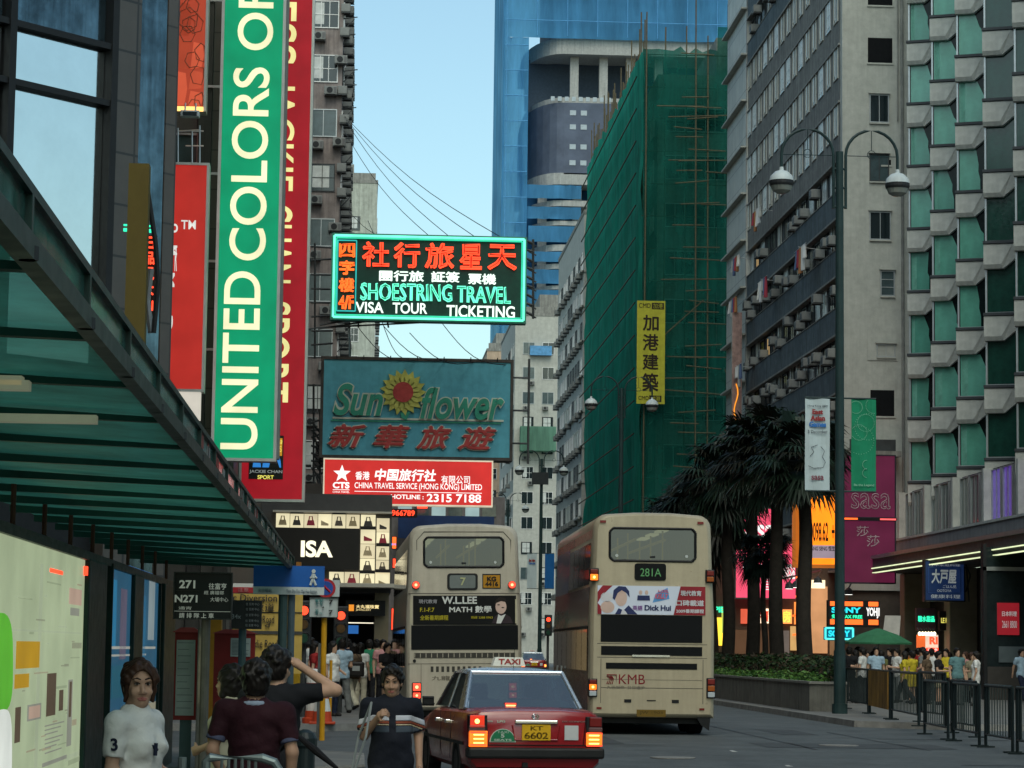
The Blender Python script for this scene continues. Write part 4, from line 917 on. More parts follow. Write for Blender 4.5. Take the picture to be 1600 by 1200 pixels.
# neon bits between the handbag shop and the bus
for lab, x0, y0, x1, y1, mt, txt in (('tiny orange neon sign left of the first bus', 612, 838, 620, 858, on, None), ('tiny red neon sign low left of the first bus', 613, 872, 619, 888, redglow, None), ('vertical red neon tube sign left of the first bus', 611, 950, 616, 985, redglow, None), ('green white lit sign left of the first bus', 618, 948, 634, 976, glow('mint_sign', (.15,.75,.5), .9), None), ('small blue lit sign left of the first bus', 609, 848, 620, 853, glow('blue_sign', (.1,.3,.9), 1.0), None)):
    S = Sign('neon_sign', lab, x0, y0, x1, y1, 100, M('black_panel', (.01,.01,.01)), None, thick=.2); S.rect(x0+1, y0+1, x1-1, y1-1, mt, name='lit_face')
# dark wall of shops further along the left pavement
t = thing('shop_row', 'dark row of shops along the left pavement behind the bus', 'building', (-2.0, 100, 0))
q = MB(); q.box(-10, 0, 0, 2.35, 26, 8, M('shop_row_wall', (.05,.045,.04), .7)); q.build('wall', t)
for k in range(5):
    q = MB(); q.box(2.351, 1.5+5*k, .4, 2.39, 5.5+5*k, 2.8, M('dim_shopfront', (.10,.07,.04), .3, emit=(.5,.35,.15), estr=.35)); q.build('shopfront', t)

# ------------------------------------------------------------------ RIGHT: shop signs at street level
pinkm = glow('lit_pink', (.80,.075,.15), 1.15); pinkd = glow('lit_purple', (.105,.012,.040), .75)
S = Sign('shop_sign', 'tall pink lit sign in two panels behind the palm trunks', 1150, 795, 1213, 934, 120, pinkm, fgrey, fr=.06, thick=.4)
S.rect(1150, 856, 1213, 860, M('gap', (.03,.01,.012)), y=-.02, name='gap'); S.t('sasa', 1154, 820, 1210, 842, wl, bold=.02, y=-.04); S.t('莎莎', 1160, 872, 1190, 888, wl, y=-.04)
for k in range(7): S.rect(1190, 896+k*4, 1209-(k%3)*3, 897.5+k*4, wl, name='small_print')
S = Sign('shop_sign', 'pink lit sign with white letters between the pink panels and the orange board', 1221, 850, 1243, 935, 119, pinkm, None, thick=.3); S.t('Sasa', 1223, 870, 1242, 905, wl, bold=.02)
S = Sign('led_board', 'glowing orange share index board with black digits', 1244, 768, 1316, 882, 112, glow('lit_orange', (1.0,.235,.008), 1.4), M('orange_dark_frame', (.12,.05,.01), .5, emit=(.8,.2,.02), estr=.4), fr=.14, thick=.5, rz=R(-8))
bkt = M('black_digit', (.02,.01,.005), .6)
S.t('20098.62  +14', 1262, 816, 1312, 846, bkt, bold=.02, y=-.02); S.rect(1262, 852, 1315, 872, glow('lit_lilac', (.38,.30,.36), .7), name='caption'); S.t('HANG SENG 恒生指數', 1264, 853, 1314, 861, bkt, y=-.02, bold=.02); S.rect(1240, 768, 1250, 882, glow('dull_orange', (.65,.16,.01), .6), name='panel', y=-.02)
S = Sign('shop_sign', 'dull purple sign with outlined white letters above the crowd', 1312, 712, 1398, 808, 109, pinkd, M('sign_rim_dark', (.02,.02,.03), .5), fr=.05, thick=.5)
S.neon('sasa', 1330, 771, 1391, 795, M('pale_outline', (.42,.36,.36), .5), .02, y=-.03); 
S = Sign('shop_sign', 'dull purple lower sign with two white characters above the crowd', 1312, 814, 1398, 910, 109, pinkd, M('sign_rim_dark', (.02,.02,.03), .5), fr=.05, thick=.5)
S.t('莎', 1338, 822, 1357, 838, M('pale_outline', (.42,.36,.36), .5), bold=.0); S.t('莎', 1354, 836, 1374, 854, M('pale_outline', (.42,.36,.36), .5), bold=.0)
S = Sign('neon_tube', 'orange and pink neon strip between the two purple signs', 1313, 809.5, 1402, 812.5, 108.7, M('black_panel', (.01,.01,.01)), None, cat='neon tube', thick=.1); S.rect(1314, 809.5, 1340, 812.3, on); S.rect(1375, 809.8, 1400, 812.3, glow('pink_neon', (1.0,.12,.12), 1.2))
S = Sign('neon_sign', 'black neon board with red bars and TAX FREE in green', 1294, 938, 1374, 980, 104, M('black_panel', (.01,.01,.01)), None, thick=.4)
for x0, x1 in ((1297,1348),(1357,1372)): S.rect(x0, 940, x1, 947, on, y=-.04, name='neon_bar'); S.rect(x0, 968, x1, 976, on, y=-.04, name='neon_bar')
S.t('SONY', 1299, 949, 1345, 958, cyanglow, bold=.04, y=-.04); S.t('免稅 TAX FREE', 1299, 960, 1347, 967, greenglow, bold=.03, y=-.04); S.t('YOHJI', 1353, 949, 1374, 966, wl, bold=.04, y=-.04)
S = Sign('neon_sign', 'small cyan bordered neon sign below the black neon board', 1288, 980, 1334, 1000, 103.6, M('deep_blue_board', (.0,.05,.09), .5, emit=(0,.12,.2), estr=.6), None, thick=.2)
loop(S, 1289.5, 981.5, 1332.5, 998.5, glow('cyan_pale', (.08,.75,.72), 1.3), .045, y=-.05); S.t('SONY', 1294, 985, 1328, 995, cyanglow, bold=.05, y=-.04)
# lit shop row under the palms
t = thing('shop_row', 'brightly lit row of shops under the signs behind the palm trunks', 'building', (17.6, 121, 0)); lx = lambda px, Y=120.4: P(px, 1000, Y).x-17.6; lz = lambda py, Y=120.4: P(1220, py, Y).z
q = MB(); q.box(lx(1118), .0, 0, lx(1330), 14, 7.0, M('shop_row_wall2', (.10,.07,.05), .7)); q.build('wall', t)
fr_ = [((1122,966,1134,1010),(.95,.62,.05),1.1),((1130,950,1143,990),(.45,.55,.10),.7),((1160,952,1178,975),(.75,.12,.06),.7),((1180,951,1205,974),(1,.75,.5),1.3),((1207,952,1240,974),(1.0,.32,.08),1.2),((1244,940,1262,975),(.9,.25,.05),1.0),((1266,915,1296,1020),(.55,.27,.12),.7),((1238,978,1250,1016),(.55,.33,.12),.7),((1256,985,1262,1018),(1.0,.85,.5),1.2),((1150,985,1205,1025),(.12,.06,.03),.5),((1210,985,1236,1025),(.16,.13,.11),.5),((1262,905,1292,918),(1,.8,.5),1.0),((1300,1000,1325,1030),(.28,.15,.07),.5)]
for k, (b, col, st) in enumerate(fr_):
    q = MB(); q.box(lx(b[0]), -.1-.02*(k % 3), lz(b[3]), lx(b[2]), -.003, lz(b[1]), glow('shopfront_light_%d' % k, col, st*1.35)); q.build('lit_shopfront', t)
T(t, '平價', lx(1182), lz(972), lx(1203), lz(954), glow('red_sign_text', (.8,.05,.02), 1.0), y=-.17, bold=.03); T(t, '藥房', lx(1210), lz(972), lx(1238), lz(954), glow('yellow_bright', (1,.8,.1), 1.2), y=-.17, bold=.03); T(t, 'PIER', lx(1119), lz(958), lx(1140), lz(949), greenglow, y=-.17, bold=.03)
q = MB()
for k in range(4): q.tube([(lx(1240), -.3, lz(902)-k*.9), (lx(1262), -.3, lz(900)-k*.9)], .05, on, 6)
q.build('neon_tube', t)
for k, (px, py) in enumerate(((1233,917),(1244,915),(1278,908),(1326,926))):
    l = thing('spotlight', ('white spotlight left of its pair over the lit shops', 'white spotlight right of its pair over the lit shops', 'white spotlight below the orange index board', 'white spotlight above the black neon board')[k], 'lamp', P(px, py, 111)); q = MB(); q.lathe([(.05,.22),(.16,.12),(.20,-.08)], steel, 10); q.build('lamp_head', l); q = MB(); q.lathe([(.17,-.09),(.17,-.085)], glow('spot_white', (1,1,.92), 2.5), 10); q.build('lens', l)
    q = MB(); q.tube([(0,0,.2),(.3,.8,.5),(.6,6,.5)], .04, steel, 6); q.build('arm', l)
# blue Japanese restaurant sign
S = Sign('hanging_sign', 'navy blue restaurant sign with white brush characters under the hotel canopy', 1446, 877, 1506, 938, 98, M('navy_sign', (.012,.03,.085), .5, emit=(.012,.03,.10), estr=.4), dark, fr=.05, thick=.3)
pw_ = M('pale_sign_text', (.55,.58,.58), .5, emit=(.5,.55,.55), estr=.25)
S.t('大戸屋', 1455, 889, 1494, 912, pw_, bold=.03, shear=.1); S.t('ごはん処', 1473, 914, 1494, 919, pw_); S.t('日本家庭料理', 1452, 880, 1500, 885, pw_); S.t('OOTOYA', 1464, 921, 1486, 925, pw_); S.t('健康料理', 1454, 929, 1500, 935, pw_); loop(S, 1451, 887, 1501, 927, M('blue_line', (.06,.14,.40), .5), .012, y=-.02, name='line')
strut('dark steel frame beside the navy restaurant sign', [(P(1509,870,98.1),P(1514,940,98.1)),(P(1509,880,98.1),P(1516,900,98.1)),(P(1516,900,98.1),P(1509,925,98.1)),(P(1470,872,98.2),P(1510,868,98.2))], .03)
# little shops under the hotel
HX = 23.2
for lab, x0, y0, x1, y1, mt, txt, tm in (('dark brown shop sign with green and yellow lights by the navy sign', 1432, 950, 1462, 985, M('plum_board', (.05,.025,.03), .6), '糖水甜品', greenglow), ('black shop sign with small yellow writing under the hotel canopy', 1468, 955, 1496, 985, M('black_panel', (.01,.01,.01)), 'LE PIANO', glow('yellow_text', (.9,.8,.15), .8)), ('small lit yellow green shop sign right of the black one', 1496, 962, 1518, 985, glow('olive_lit', (.45,.36,.12), .8), '小食店', greenglow), ('red and white menu board under bright bulbs', 1446, 992, 1466, 1040, glow('menu_lit', (.85,.66,.5), .9), 'RI', redglow), ('orange red lit doorway beside the menu board', 1434, 992, 1446, 1050, glow('orange_wall', (.8,.14,.03), 1.0), None, None), ('dark red curtain doorway under the hotel canopy', 1500, 990, 1520, 1040, glow('red_wall', (.22,.015,.01), .5), None, None)):
    S = Sign('shop_sign', lab, x0, y0, x1, y1, 101.5, mt, None, thick=.25)
    if txt == 'RI': S.t('RI', 1452, 995, 1465, 1007, redglow, bold=.05); S.rect(1447, 1012, 1466, 1018, redglow, name='panel'); S.t('元八角', 1449, 1013, 1464, 1017, wl, y=-.04)
    elif txt: S.t(txt, x0+2, y0+(y1-y0)*.35, x1-2, y0+(y1-y0)*.62, tm, bold=.03, y=-.04)
for k in range(6):
    l = thing('light_bulb', 'bright round bulb in a row above the red menu board', 'lamp', P(1437+k*4.6, 991, 101), 0, 'bulbs above the menu board'); q = MB(); q.lathe([(.02,.1),(.06,.06),(.07,0),(.04,-.05)], glow('bulb', (1,.85,.55), 3.0), 8); q.build('globe', l); q = MB(); q.tube([(0,0,.1),(0,.4,.25)], .02, steel, 5); q.build('arm', l)
# glazed shop corner at the right edge
t = thing('glazed_shopfront', 'dark glazed shop corner with a red poster at the end of the railings', 'shopfront', (P(1575,1000,88).x, 88, 0)); ex = lambda px: P(px, 980, 88).x-t.location.x; ez = lambda py: P(1570, py, 88).z
q = MB(); q.box(ex(1540), 0, .14, ex(1760), .7, ez(855), M('shopfront_glass', (.02,.03,.032), .1, var=.3)); q.build('glass', t)
q = MB(); q.box(ex(1536), -.1, .14, ex(1541), .2, ez(850), dark); q.box(ex(1536), -.1, ez(892), ex(1760), -.003, ez(886), alu); q.box(ex(1541), -.15, .14, ex(1760), -.004, ez(1042), M('stone_plinth', (.06,.055,.05), .5)); q.build('frame', t)
q = MB(); q.box(ex(1558), -.06, ez(992), ex(1592), -.004, ez(942), glow('dim_red', (.28,.012,.02), .7)); q.build('poster', t); T(t, '日本料理', ex(1565), ez(963), ex(1588), ez(955), pw_, y=-.07, bold=.02); T(t, '2661 8800', ex(1565), ez(981), ex(1588), ez(970), pw_, y=-.07)
q = MB(); q.box(ex(1560), -.05, ez(1035), ex(1600), -.004, ez(1010), M('grey_poster', (.12,.15,.16), .4)); q.build('poster', t)
# green umbrella
u = thing('market_umbrella', 'green market umbrella standing open over the crowd', 'umbrella', (P(1372,1000,86).x, 86, .14)); zt = P(1372,982,86).z-.14; zr = P(1372,1004,86).z-.14
q = MB(); gm = M('green_canvas', (.035,.15,.075), .8, var=.2); n = 8; rr = 1.15
rings = [[(rr*r*math.cos(2*math.pi*(k+.5)/n), rr*r*math.sin(2*math.pi*(k+.5)/n), zr+(zt-zr)*zf) for k in range(n)] for r, zf in ((1.0,-.12),(1.0,0),(.6,.55),(.06,1))]
q.loft(rings, gm, False, True); q.build('canopy', u); q = MB(); q.tube([(0,0,0),(0,0,zt)], .03, alu); q.build('pole', u); q = MB(); q.lathe([(.25,0),(.25,.08),(.05,.1)], conc); q.build('base', u)
m = MB(); a, b = P(1383,985,90), P(1403,962,90); m.add([(a.x-.1,90,a.z-.3),(a.x+.5,90,a.z-.3),(b.x+.1,90,b.z),(b.x-.45,90,b.z)], [(0,1,2,3)], M('white_board', (.5,.48,.45), .6)); m.add([(a.x-.1,90.06,a.z-.3),(a.x+.5,90.06,a.z-.3),(b.x+.1,90.06,b.z),(b.x-.45,90.06,b.z)], [(3,2,1,0)], M('white_board', (.5,.48,.45), .6)); tag(m.build('leaning_board'), 'white leaning board above the green umbrella', 'board')
# yellow banner on the green net
S = Sign('banner', 'long yellow cloth banner with black characters on the green net', 995, 470, 1039, 631, 164.0, M('yellow_cloth', (.38,.36,.035), .8, var=.15, streak=.15), None, cat='banner', thick=.03)
for ch, y0, y1 in (('加',492,517),('港',522,548),('建',553,578),('築',583,612)): S.t(ch, 1004, y0, 1029, y1, bkt, bold=.02, y=-.012)
S.t('CMD', 998, 474, 1016, 481, bkt, y=-.012); S.rect(1018, 473, 1037, 483, bkt); S.t('加港', 1020, 474, 1035, 482, M('yellow_cloth', (.38,.36,.035)), y=-.02); S.t('CMD', 998, 619, 1014, 625, bkt, y=-.012); S.rect(1015, 618, 1034, 628, bkt); S.t('加港', 1017, 619, 1032, 627, M('yellow_cloth', (.38,.36,.035)), y=-.02)
# pinkish reflecting strip on the end bay, an orange neon reflection modelled on it
S = Sign('reflection_strip', 'tall pinkish metal strip with a glowing orange squiggle at the end of the slab', 1144, 488, 1159, 692, 146, M('pink_metal', (.34,.22,.20), .35, metal=.4, var=.4, streak=.3), None, thick=.3)
m = MB(); m.tube([(S.X(1150+3*math.sin(k*.9)), -.05, S.Z(600+k*8)) for k in range(11)], .035, glow('amber_reflection', (1,.35,.03), 1.0), 5); m.build('neon_tube', S.o)  # glowing squiggle stands for the reflection, there is no tube
# ------------------------------------------------------------------ bus shelter
def PX(px, py, X):
    d = fw*F + rt*(px-800) - up*(py-600); return Vector((X, d.y*X/d.x, CAMH + d.z*X/d.x))
def shelter():
    XO, XI = -1.0, -2.62; a, b = PX(0, 255, XO), PX(440, 850, XO); zt = (a.z+b.z)/2; zb = (PX(0,385,XO).z + PX(370,790,XO).z)/2; zi = PX(130, 872, XI).z
    YA, YB = -7.0, 37.5
    t = thing('bus_shelter', 'long dark green bus shelter roof on ribbed beams over the left pavement', 'bus shelter', ((XO+XI)/2, 20, GZ)); ox, oy, oz = t.location
    X_, Y_, Z_ = (lambda x: x-ox), (lambda y: y-oy), (lambda z: z-oz)
    roofm = netting('green_roof_sheet', (.045,.23,.185), .10, .5, .8)
    q = MB(); zr = zb+.02; zin = zi+.42
    n = 60
    n = 54
    for k in range(n):                                    # one tinted sheet, sagging a little between the beams
        y0 = YA+(YB-YA)*k/n; y1 = YA+(YB-YA)*(k+1)/n; d0, d1 = .012*math.sin(k*1.9), .012*math.sin((k+1)*1.9)
        q.add([(X_(XI-.5),Y_(y0),Z_(zin+d0)),(X_(XO),Y_(y0),Z_(zr+d0)),(X_(XO),Y_(y1),Z_(zr+d1)),(X_(XI-.5),Y_(y1),Z_(zin+d1))], [(0,1,2,3)], roofm)
    q.build('roof', t)
    q = MB(); q.box(X_(XO+.0), Y_(YA), Z_(zb-.02), X_(XO+.06), Y_(YB), Z_(zb+.05), green_d); q.box(X_(XO+.0), Y_(YA), Z_(zt-.03), X_(XO+.05), Y_(YB), Z_(zt), green_d); q.box(X_(XO-.05), Y_(YB-.06), Z_(zb-.02), X_(XO+.06), Y_(YB), Z_(zt), green_d); q.build('gutter', t)
    fm = M('fascia_glass', (.018,.15,.125), .12, var=.8, scale=3.5, spec=.8, streak=.3)
    for k in range(28):
        y0 = YA+(YB-YA)*k/28; q = MB(); q.box(X_(XO+.015), Y_(y0+.02), Z_(zb+.05), X_(XO+.03), Y_(y0+(YB-YA)/28-.02), Z_(zt-.03), fm); o = q.build('fascia_panel', t)
        if k in (14,15,17,18,19,21,22,23,24,25,26):
            q = MB(); rg2 = random.Random(k)
            for j in range(3):
                q = MB(); yy = y0+.15+rg2.random()*1.1; zz = zb+.06+rg2.random()*.04; q.box(X_(XO+.031), Y_(yy), Z_(zz), X_(XO+.035), Y_(yy+rg2.uniform(.06,.28)), Z_(zz+rg2.uniform(.06,.13)), rg2.choice((M('grey_sticker',(.30,.32,.32),.4), M('red_sticker',(.35,.03,.03),.4), M('dull_sticker',(.12,.16,.15),.4)))); q.build('sticker', o)
    for k in range(29):
        y = YA+(YB-YA)*k/28; q = MB(); q.box(X_(XO+.0), Y_(y-.02), Z_(zb+.05), X_(XO+.05), Y_(y+.02), Z_(zt-.03), green_d); q.lathe([(.03,-.02),(.03,.02)], dark, 8, (X_(XO+.04), Y_(y), Z_(zb+.0))); q.build('fascia_bracket', t)
    for k in range(26):
        y = YA+.8+1.72*k; q = MB(); q.add([(X_(XI-.5),Y_(y),Z_(zin-.07)),(X_(XO),Y_(y),Z_(zr-.03)),(X_(XO),Y_(y+.07),Z_(zr-.03)),(X_(XI-.5),Y_(y+.07),Z_(zin-.07)),(X_(XI-.5),Y_(y),Z_(zin-.005)),(X_(XO),Y_(y),Z_(zr-.005)),(X_(XO),Y_(y+.07),Z_(zr-.005)),(X_(XI-.5),Y_(y+.07),Z_(zin-.005))], [(0,1,2,3),(0,4,5,1),(1,5,6,2),(3,2,6,7),(0,3,7,4)], M('green_beam', (.012,.07,.055), .5, var=.3, dirt=.3)); q.build('rib', t)
    for k, (y, L_) in enumerate(((9.1,1.15),(10.8,1.2),(10.8,.5),(12.5,1.1))):
        q = MB(); x0 = -2.75+.12*k if k != 2 else -1.9; zz = zin+(zr-zin)*((x0+L_*.5)-(XI-.5))/(XO-XI+.5)-.1; q.box(X_(x0), Y_(y), Z_(zz), X_(x0+L_), Y_(y+.09), Z_(zz+.04), M('glowing_tube_cover', (.55,.52,.36), .5, emit=(.6,.6,.42), estr=.12)); o = q.build('light_cover', t)  # faint glow put into the cream covers
        q = MB(); q.box(X_(x0+L_*.45), Y_(y-.01), Z_(zz-.02), X_(x0+L_*.45+.08), Y_(y+.1), Z_(zz+.065), dark); q.build('clip', o)
    q = MB(); q.box(X_(XI-.03), Y_(YA), Z_(zi), X_(XI+.04), Y_(YB-1), Z_(zi+.07), green_d); q.build('header_beam', t)
    for k in range(22):
        y = YA+1.2+1.95*k; q = MB(); q.tube([(X_(XI), Y_(y), Z_(zi+.07)), (X_(XI), Y_(y), Z_(zin+.15))], .022, M('rust_brown', (.10,.04,.025), .6), 6); q.build('strut', t)
    for y, w_ in ((24.6,.42),(29.6,.3),(34.2,.5),(16.8,.1)):
        q = MB(); q.bbox(X_(XI-.1), Y_(y), 0, X_(XI+.07), Y_(y+w_*4), Z_(zi), green_d, .02); q.build('post', t)
    return XI, zi
XI, ZI = shelter()
def side_panel(name, label, ya, yb, z0, z1, mat, frame=green_d, X=XI):
    t = thing(name, label, 'advert panel', (X, (ya+yb)/2, GZ), math.pi/2); w_ = (yb-ya)/2       # local x runs along the street
    q = MB(); q.box(-w_, -.02, z0-GZ, w_, .06, z1-GZ, mat); q.build('panel', t)
    q = MB(); q.box(-w_-.05, -.06, z0-GZ-.05, -w_, .08, z1-GZ+.05, frame); q.box(w_, -.06, z0-GZ-.05, w_+.05, .08, z1-GZ+.05, frame); q.box(-w_, -.06, z1-GZ, w_, .08, z1-GZ+.05, frame); q.box(-w_, -.06, z0-GZ-.05, w_, .08, z0-GZ, frame); q.build('frame', t)
    def loc(px, py): p = PX(px, py, X); return p.y-(ya+yb)/2, p.z-GZ
    def rect(x0, y0, x1, y1, m_, d=.004, nm='picture'):
        u0, w0 = loc(x0, y1); u1, w1 = loc(x1, y0); um, wm = loc((x0+x1)/2, (y0+y1)/2); _, wt_ = loc((x0+x1)/2, y0); _, wb_ = loc((x0+x1)/2, y1)
        q = MB(); q.box(u0, -.02-d, wb_, u1, -.0205, wt_, m_); return q.build(nm, t)
    return t, rect, loc
for side_ in (0,):
    ya = PX(-40, 1000, XI).y; yb = PX(126, 1000, XI).y
    t, rect, loc = side_panel('advert_panel', 'pale lit glass advert panel with mustard squares and a green blob', ya, yb, .25, ZI-.02, glow('lit_pale_panel', (.42,.50,.31), .66, base=(.2,.22,.16)))
    mu = glow('mustard', (.42,.24,.012), .8); gb = glow('lime', (.10,.42,.03), .8); gy = glow('grey_print', (.26,.27,.22), .7); br_ = glow('brown_print', (.10,.07,.045), .7); pk = glow('pink_print', (.48,.34,.26), .7)
    def blob(cx, cy, rx, ry, m_, d):
        q = MB(); pts = [loc(cx+rx*(abs(math.cos(a))**.6)*(1 if math.cos(a) > 0 else -1), cy-ry*(abs(math.sin(a))**.6)*(1 if math.sin(a) > 0 else -1)) for a in [2*math.pi*n_/28 for n_ in range(28)]]; q.poly(pts, -.02-d, -.0205, m_); return q.build('picture', t)
    rect(20, 1002, 58, 1044, mu); rect(18, 1053, 41, 1075, mu); blob(-8, 1035, 23, 78, gb, .006); rect(68, 1052, 84, 1118, br_); rect(100, 1062, 110, 1165, gy); rect(103, 1065, 108, 1120, br_, .006); rect(38, 1100, 60, 1125, gy); rect(40, 1103, 58, 1122, pk, .006); rect(88, 1078, 95, 1110, br_); rect(18, 1105, 28, 1160, br_); rect(104, 920, 124, 945, pk); rect(106, 950, 120, 962, gy); blob(0, 1170, 13, 62, glow('white_print', (.72,.76,.70), .8), .008); rect(62, 1186, 100, 1192, gy)
    fz = [glow('faint_print_streak_%d' % k, c_, .6) for k, c_ in enumerate(((.36,.43,.27),(.46,.54,.36),(.33,.36,.24),(.40,.36,.24)))]
    for k in range(34):
        px_ = random.uniform(16, 118); py_ = random.uniform(905, 1185); ww = random.choice((4, 7, 14, 22)); hh = random.choice((2, 2.5, 4, 9)); rect(px_, py_, min(124, px_+ww), py_+hh, fz[k % 4], .0025, 'small_print')
    rect(54, 880, 59, 1198, fz[1], .0015, 'light_streak'); rect(8, 985, 124, 988, fz[1], .0018, 'light_streak'); rect(98, 880, 101, 1000, fz[1], .0015, 'light_streak')  # reflections on the glass drawn as pale strips
    for k in range(7): rect(66, 1130+k*7, 96-(k*5 % 13), 1132+k*7, gy, nm='small_print')
    rect(74, 890, 94, 896, redglow, .006, 'red_reflection'); rect(127, 885, 131, 899, redglow, .03, 'red_lamp')  # red reflection drawn as a glowing strip
ya = PX(166, 1000, XI).y; yb = PX(243, 1000, XI).y
t, rect, loc = side_panel('advert_panel', 'blue lit poster panel in the bus shelter behind the woman in white', ya, yb, .3, ZI-.02, glow('poster_blue', (.02,.09,.16), .7))
for b, col in (((168,905,180,1010),(.02,.16,.30)),((183,920,196,1030),(.10,.09,.14)),((200,900,212,1000),(.05,.18,.26)),((215,930,226,1040),(.02,.12,.22)),((228,905,240,1000),(.22,.28,.30)),((170,1010,240,1014),(.35,.36,.32)),((170,1022,225,1025),(.35,.36,.32)),((200,1055,240,1100),(.22,.24,.20)),((205,1100,241,1140),(.26,.25,.18)),((170,1040,196,1090),(.015,.10,.15)),((198,890,236,898),(.05,.2,.55))): rect(*b, glow('print_%02d%02d%02d' % tuple(int(c_*99) for c_ in col), col, .7))

# ------------------------------------------------------------------ signs and posts by the bus stop
pole_m = M('grey_green_pole', (.05,.085,.085), .5, var=.2, metal=.2)
def post(S, px, y=None, z0=GZ, r=.045, mat=None, off=.3):
    q = MB(); x = S.X(px); q.tube([(x, off+r, z0-S.o.location.z), (x, off+r, S.h*.95)], r, mat or pole_m, 10); q.build('pole', S.o)
bk = M('bus_stop_black', (.012,.016,.018), .4, var=.1); tx = M('bus_stop_white', (.62,.64,.60), .5, emit=(.6,.62,.58), estr=.12)
S = Sign('bus_stop_sign', 'black bus stop plate for routes 271 and N271 under the shelter', 273, 896, 361, 966, 25, bk, M('thin_dark_rim', (.03,.035,.035), .5), fr=.012, thick=.05)
S.t('271', 280, 907, 305, 920, tx, bold=.03); S.t('N271', 273.6, 930, 309, 942, tx, bold=.03); S.t('往富亨', 326, 911, 354, 921, tx, bold=.012); S.t('經 廣福邨', 319, 923, 350, 929, tx); S.t('大埔中心', 329, 933, 357, 940, tx); S.t('通宵', 280, 948, 300, 953, tx); S.t('請 排 隊 上 車', 281, 958, 335, 966, tx, bold=.01); S.rect(274, 922.8, 311, 923.6, M('thin_dark_rim'), name='line'); S.rect(273, 955, 361, 955.8, tx, name='line', y=-.01)
post(S, 322, off=.06, mat=M('worn_pole', (.12,.115,.10), .5, var=.4))
S = Sign('bus_stop_sign', 'second black bus stop plate with small print for route 34x', 362, 938, 409, 983, 29, bk, None, thick=.05)
S.t('34x', 362.5, 960, 377, 967, M('dull_white_text', (.25,.26,.26)), bold=.01)
for y in (944, 952, 961, 970, 977): S.t('往 荃灣 中心', 384, y-2.2, 405, y+2, M('dull_white_text'))
post(S, 379, off=.06)
redf = M('red_frame', (.22,.015,.014), .45, var=.25); pap = M('timetable_paper', (.36,.40,.37), .7, var=.2)
for lab, x0, y0, x1, y1, Y, pa in (('tall red framed timetable board with grey paper', 272, 988, 311, 1125, 27, (275, 1000, 304, 1118)), ('red framed notice case with one rounded white paper', 333, 990, 397, 1150, 30, (359, 997, 390, 1026))):
    S = Sign('timetable_board', lab, x0, y0, x1, y1, Y, redf, None, cat='timetable board', thick=.1)
    q = MB(); q.poly([(-S.w/2-.03, S.h), (S.w/2+.03, S.h), (S.w/2*.5, S.h+.05), (-S.w/2*.5, S.h+.05)], -.03, .13, M('red_cap', (.32,.05,.05), .45)); q.build('cap', S.o)
    S.rect(*pa, pap, name='paper'); rg2 = random.Random(x0)
    for k in range(11): S.rect(pa[0]+2, pa[1]+4+k*(pa[3]-pa[1]-6)/11, pa[0]+2+(pa[2]-pa[0]-4)*rg2.uniform(.5,1), pa[1]+5.0+k*(pa[3]-pa[1]-6)/11, M('grey_print_line', (.16,.18,.18), .7), y=-.018, name='small_print', back=-.0155)
    q = MB(); q.box(-.06, .02, GZ-S.o.location.z, .06, .08, 0, pole_m); q.build('pole', S.o)
S = Sign('fluorescent_tube', 'thin upright lit tube beside the red timetable', 313.5, 995, 316.5, 1100, 26.6, glow('tube_white', (.95,1.0,.70), 1.4), None, cat='lamp', thick=.03)
q = MB(); q.bbox(-.05, .04, GZ-S.o.location.z, .06, .14, S.h+.1, M('worn_pole', (.12,.115,.10), .5), .01); q.build('pole', S.o)
# yellow road works board with diversion text
yel = M('yellow_board', (.52,.36,.09), .55, var=.15, dirt=.2); ye2 = M('yellow_column', (.42,.25,.012), .5, var=.2, dirt=.25)
S = Sign('roadworks_board', 'big yellow traffic diversion board behind the bus stop plates', 363, 928, 472, 1052, 40, yel, None, cat='sign', thick=.08)
tb = M('black_road_text', (.03,.03,.03), .6)
S.t('Traffic Diversion', 330, 929, 432, 940, tb, bold=.01); S.t('改道', 397, 943, 428, 955, tb); S.t('Road', 410, 962, 428, 974, tb); S.t('d', 414, 974, 421, 980, tb); S.t('die Road', 399, 1000, 434, 1012, tb); S.rect(363, 956, 472, 957.5, tb, name='line'); S.rect(363, 986, 472, 991, M('grey_gap', (.06,.06,.055), .7), name='line')
S.rect(361, 918, 395, 927, M('red_sign_strip', (.30,.02,.025), .5), y=.0, back=.05); S.t('注意', 370, 919, 387, 925, M('pinkish', (.5,.2,.2)), y=-.01); S.rect(361, 912, 395, 918, M('white_strip', (.55,.55,.52), .6), y=.0, back=.05)
t = thing('roadworks_column', 'tall yellow column with black lettering beside the grey sign poles', 'post', P(460, 1000, 41).xy.to_3d()+Vector((0,0,GZ))); q = MB(); wq = .1; a, b = P(451, 1000, 41).x-t.location.x, P(470, 1000, 41).x-t.location.x; q.bbox(a, 0, 0, b, .25, P(460,928,41).z-GZ, ye2, .02); q.build('column', t); T(t, 'Road', a+.02, P(460,1108,41).z, b-.02, P(460,1098,41).z, tb, y=0)
t2 = thing('roadworks_column', 'orange yellow post behind the waiting people at the timetable', 'post', P(336, 1000, 33).xy.to_3d()+Vector((0,0,GZ))); q = MB(); a, b = P(324, 1000, 33).x-t2.location.x, P(346, 1000, 33).x-t2.location.x; q.bbox(a, 0, 0, b, .2, P(336,963,33).z-GZ, M('orange_column', (.40,.17,.012), .5, var=.3), .02); q.build('column', t2)
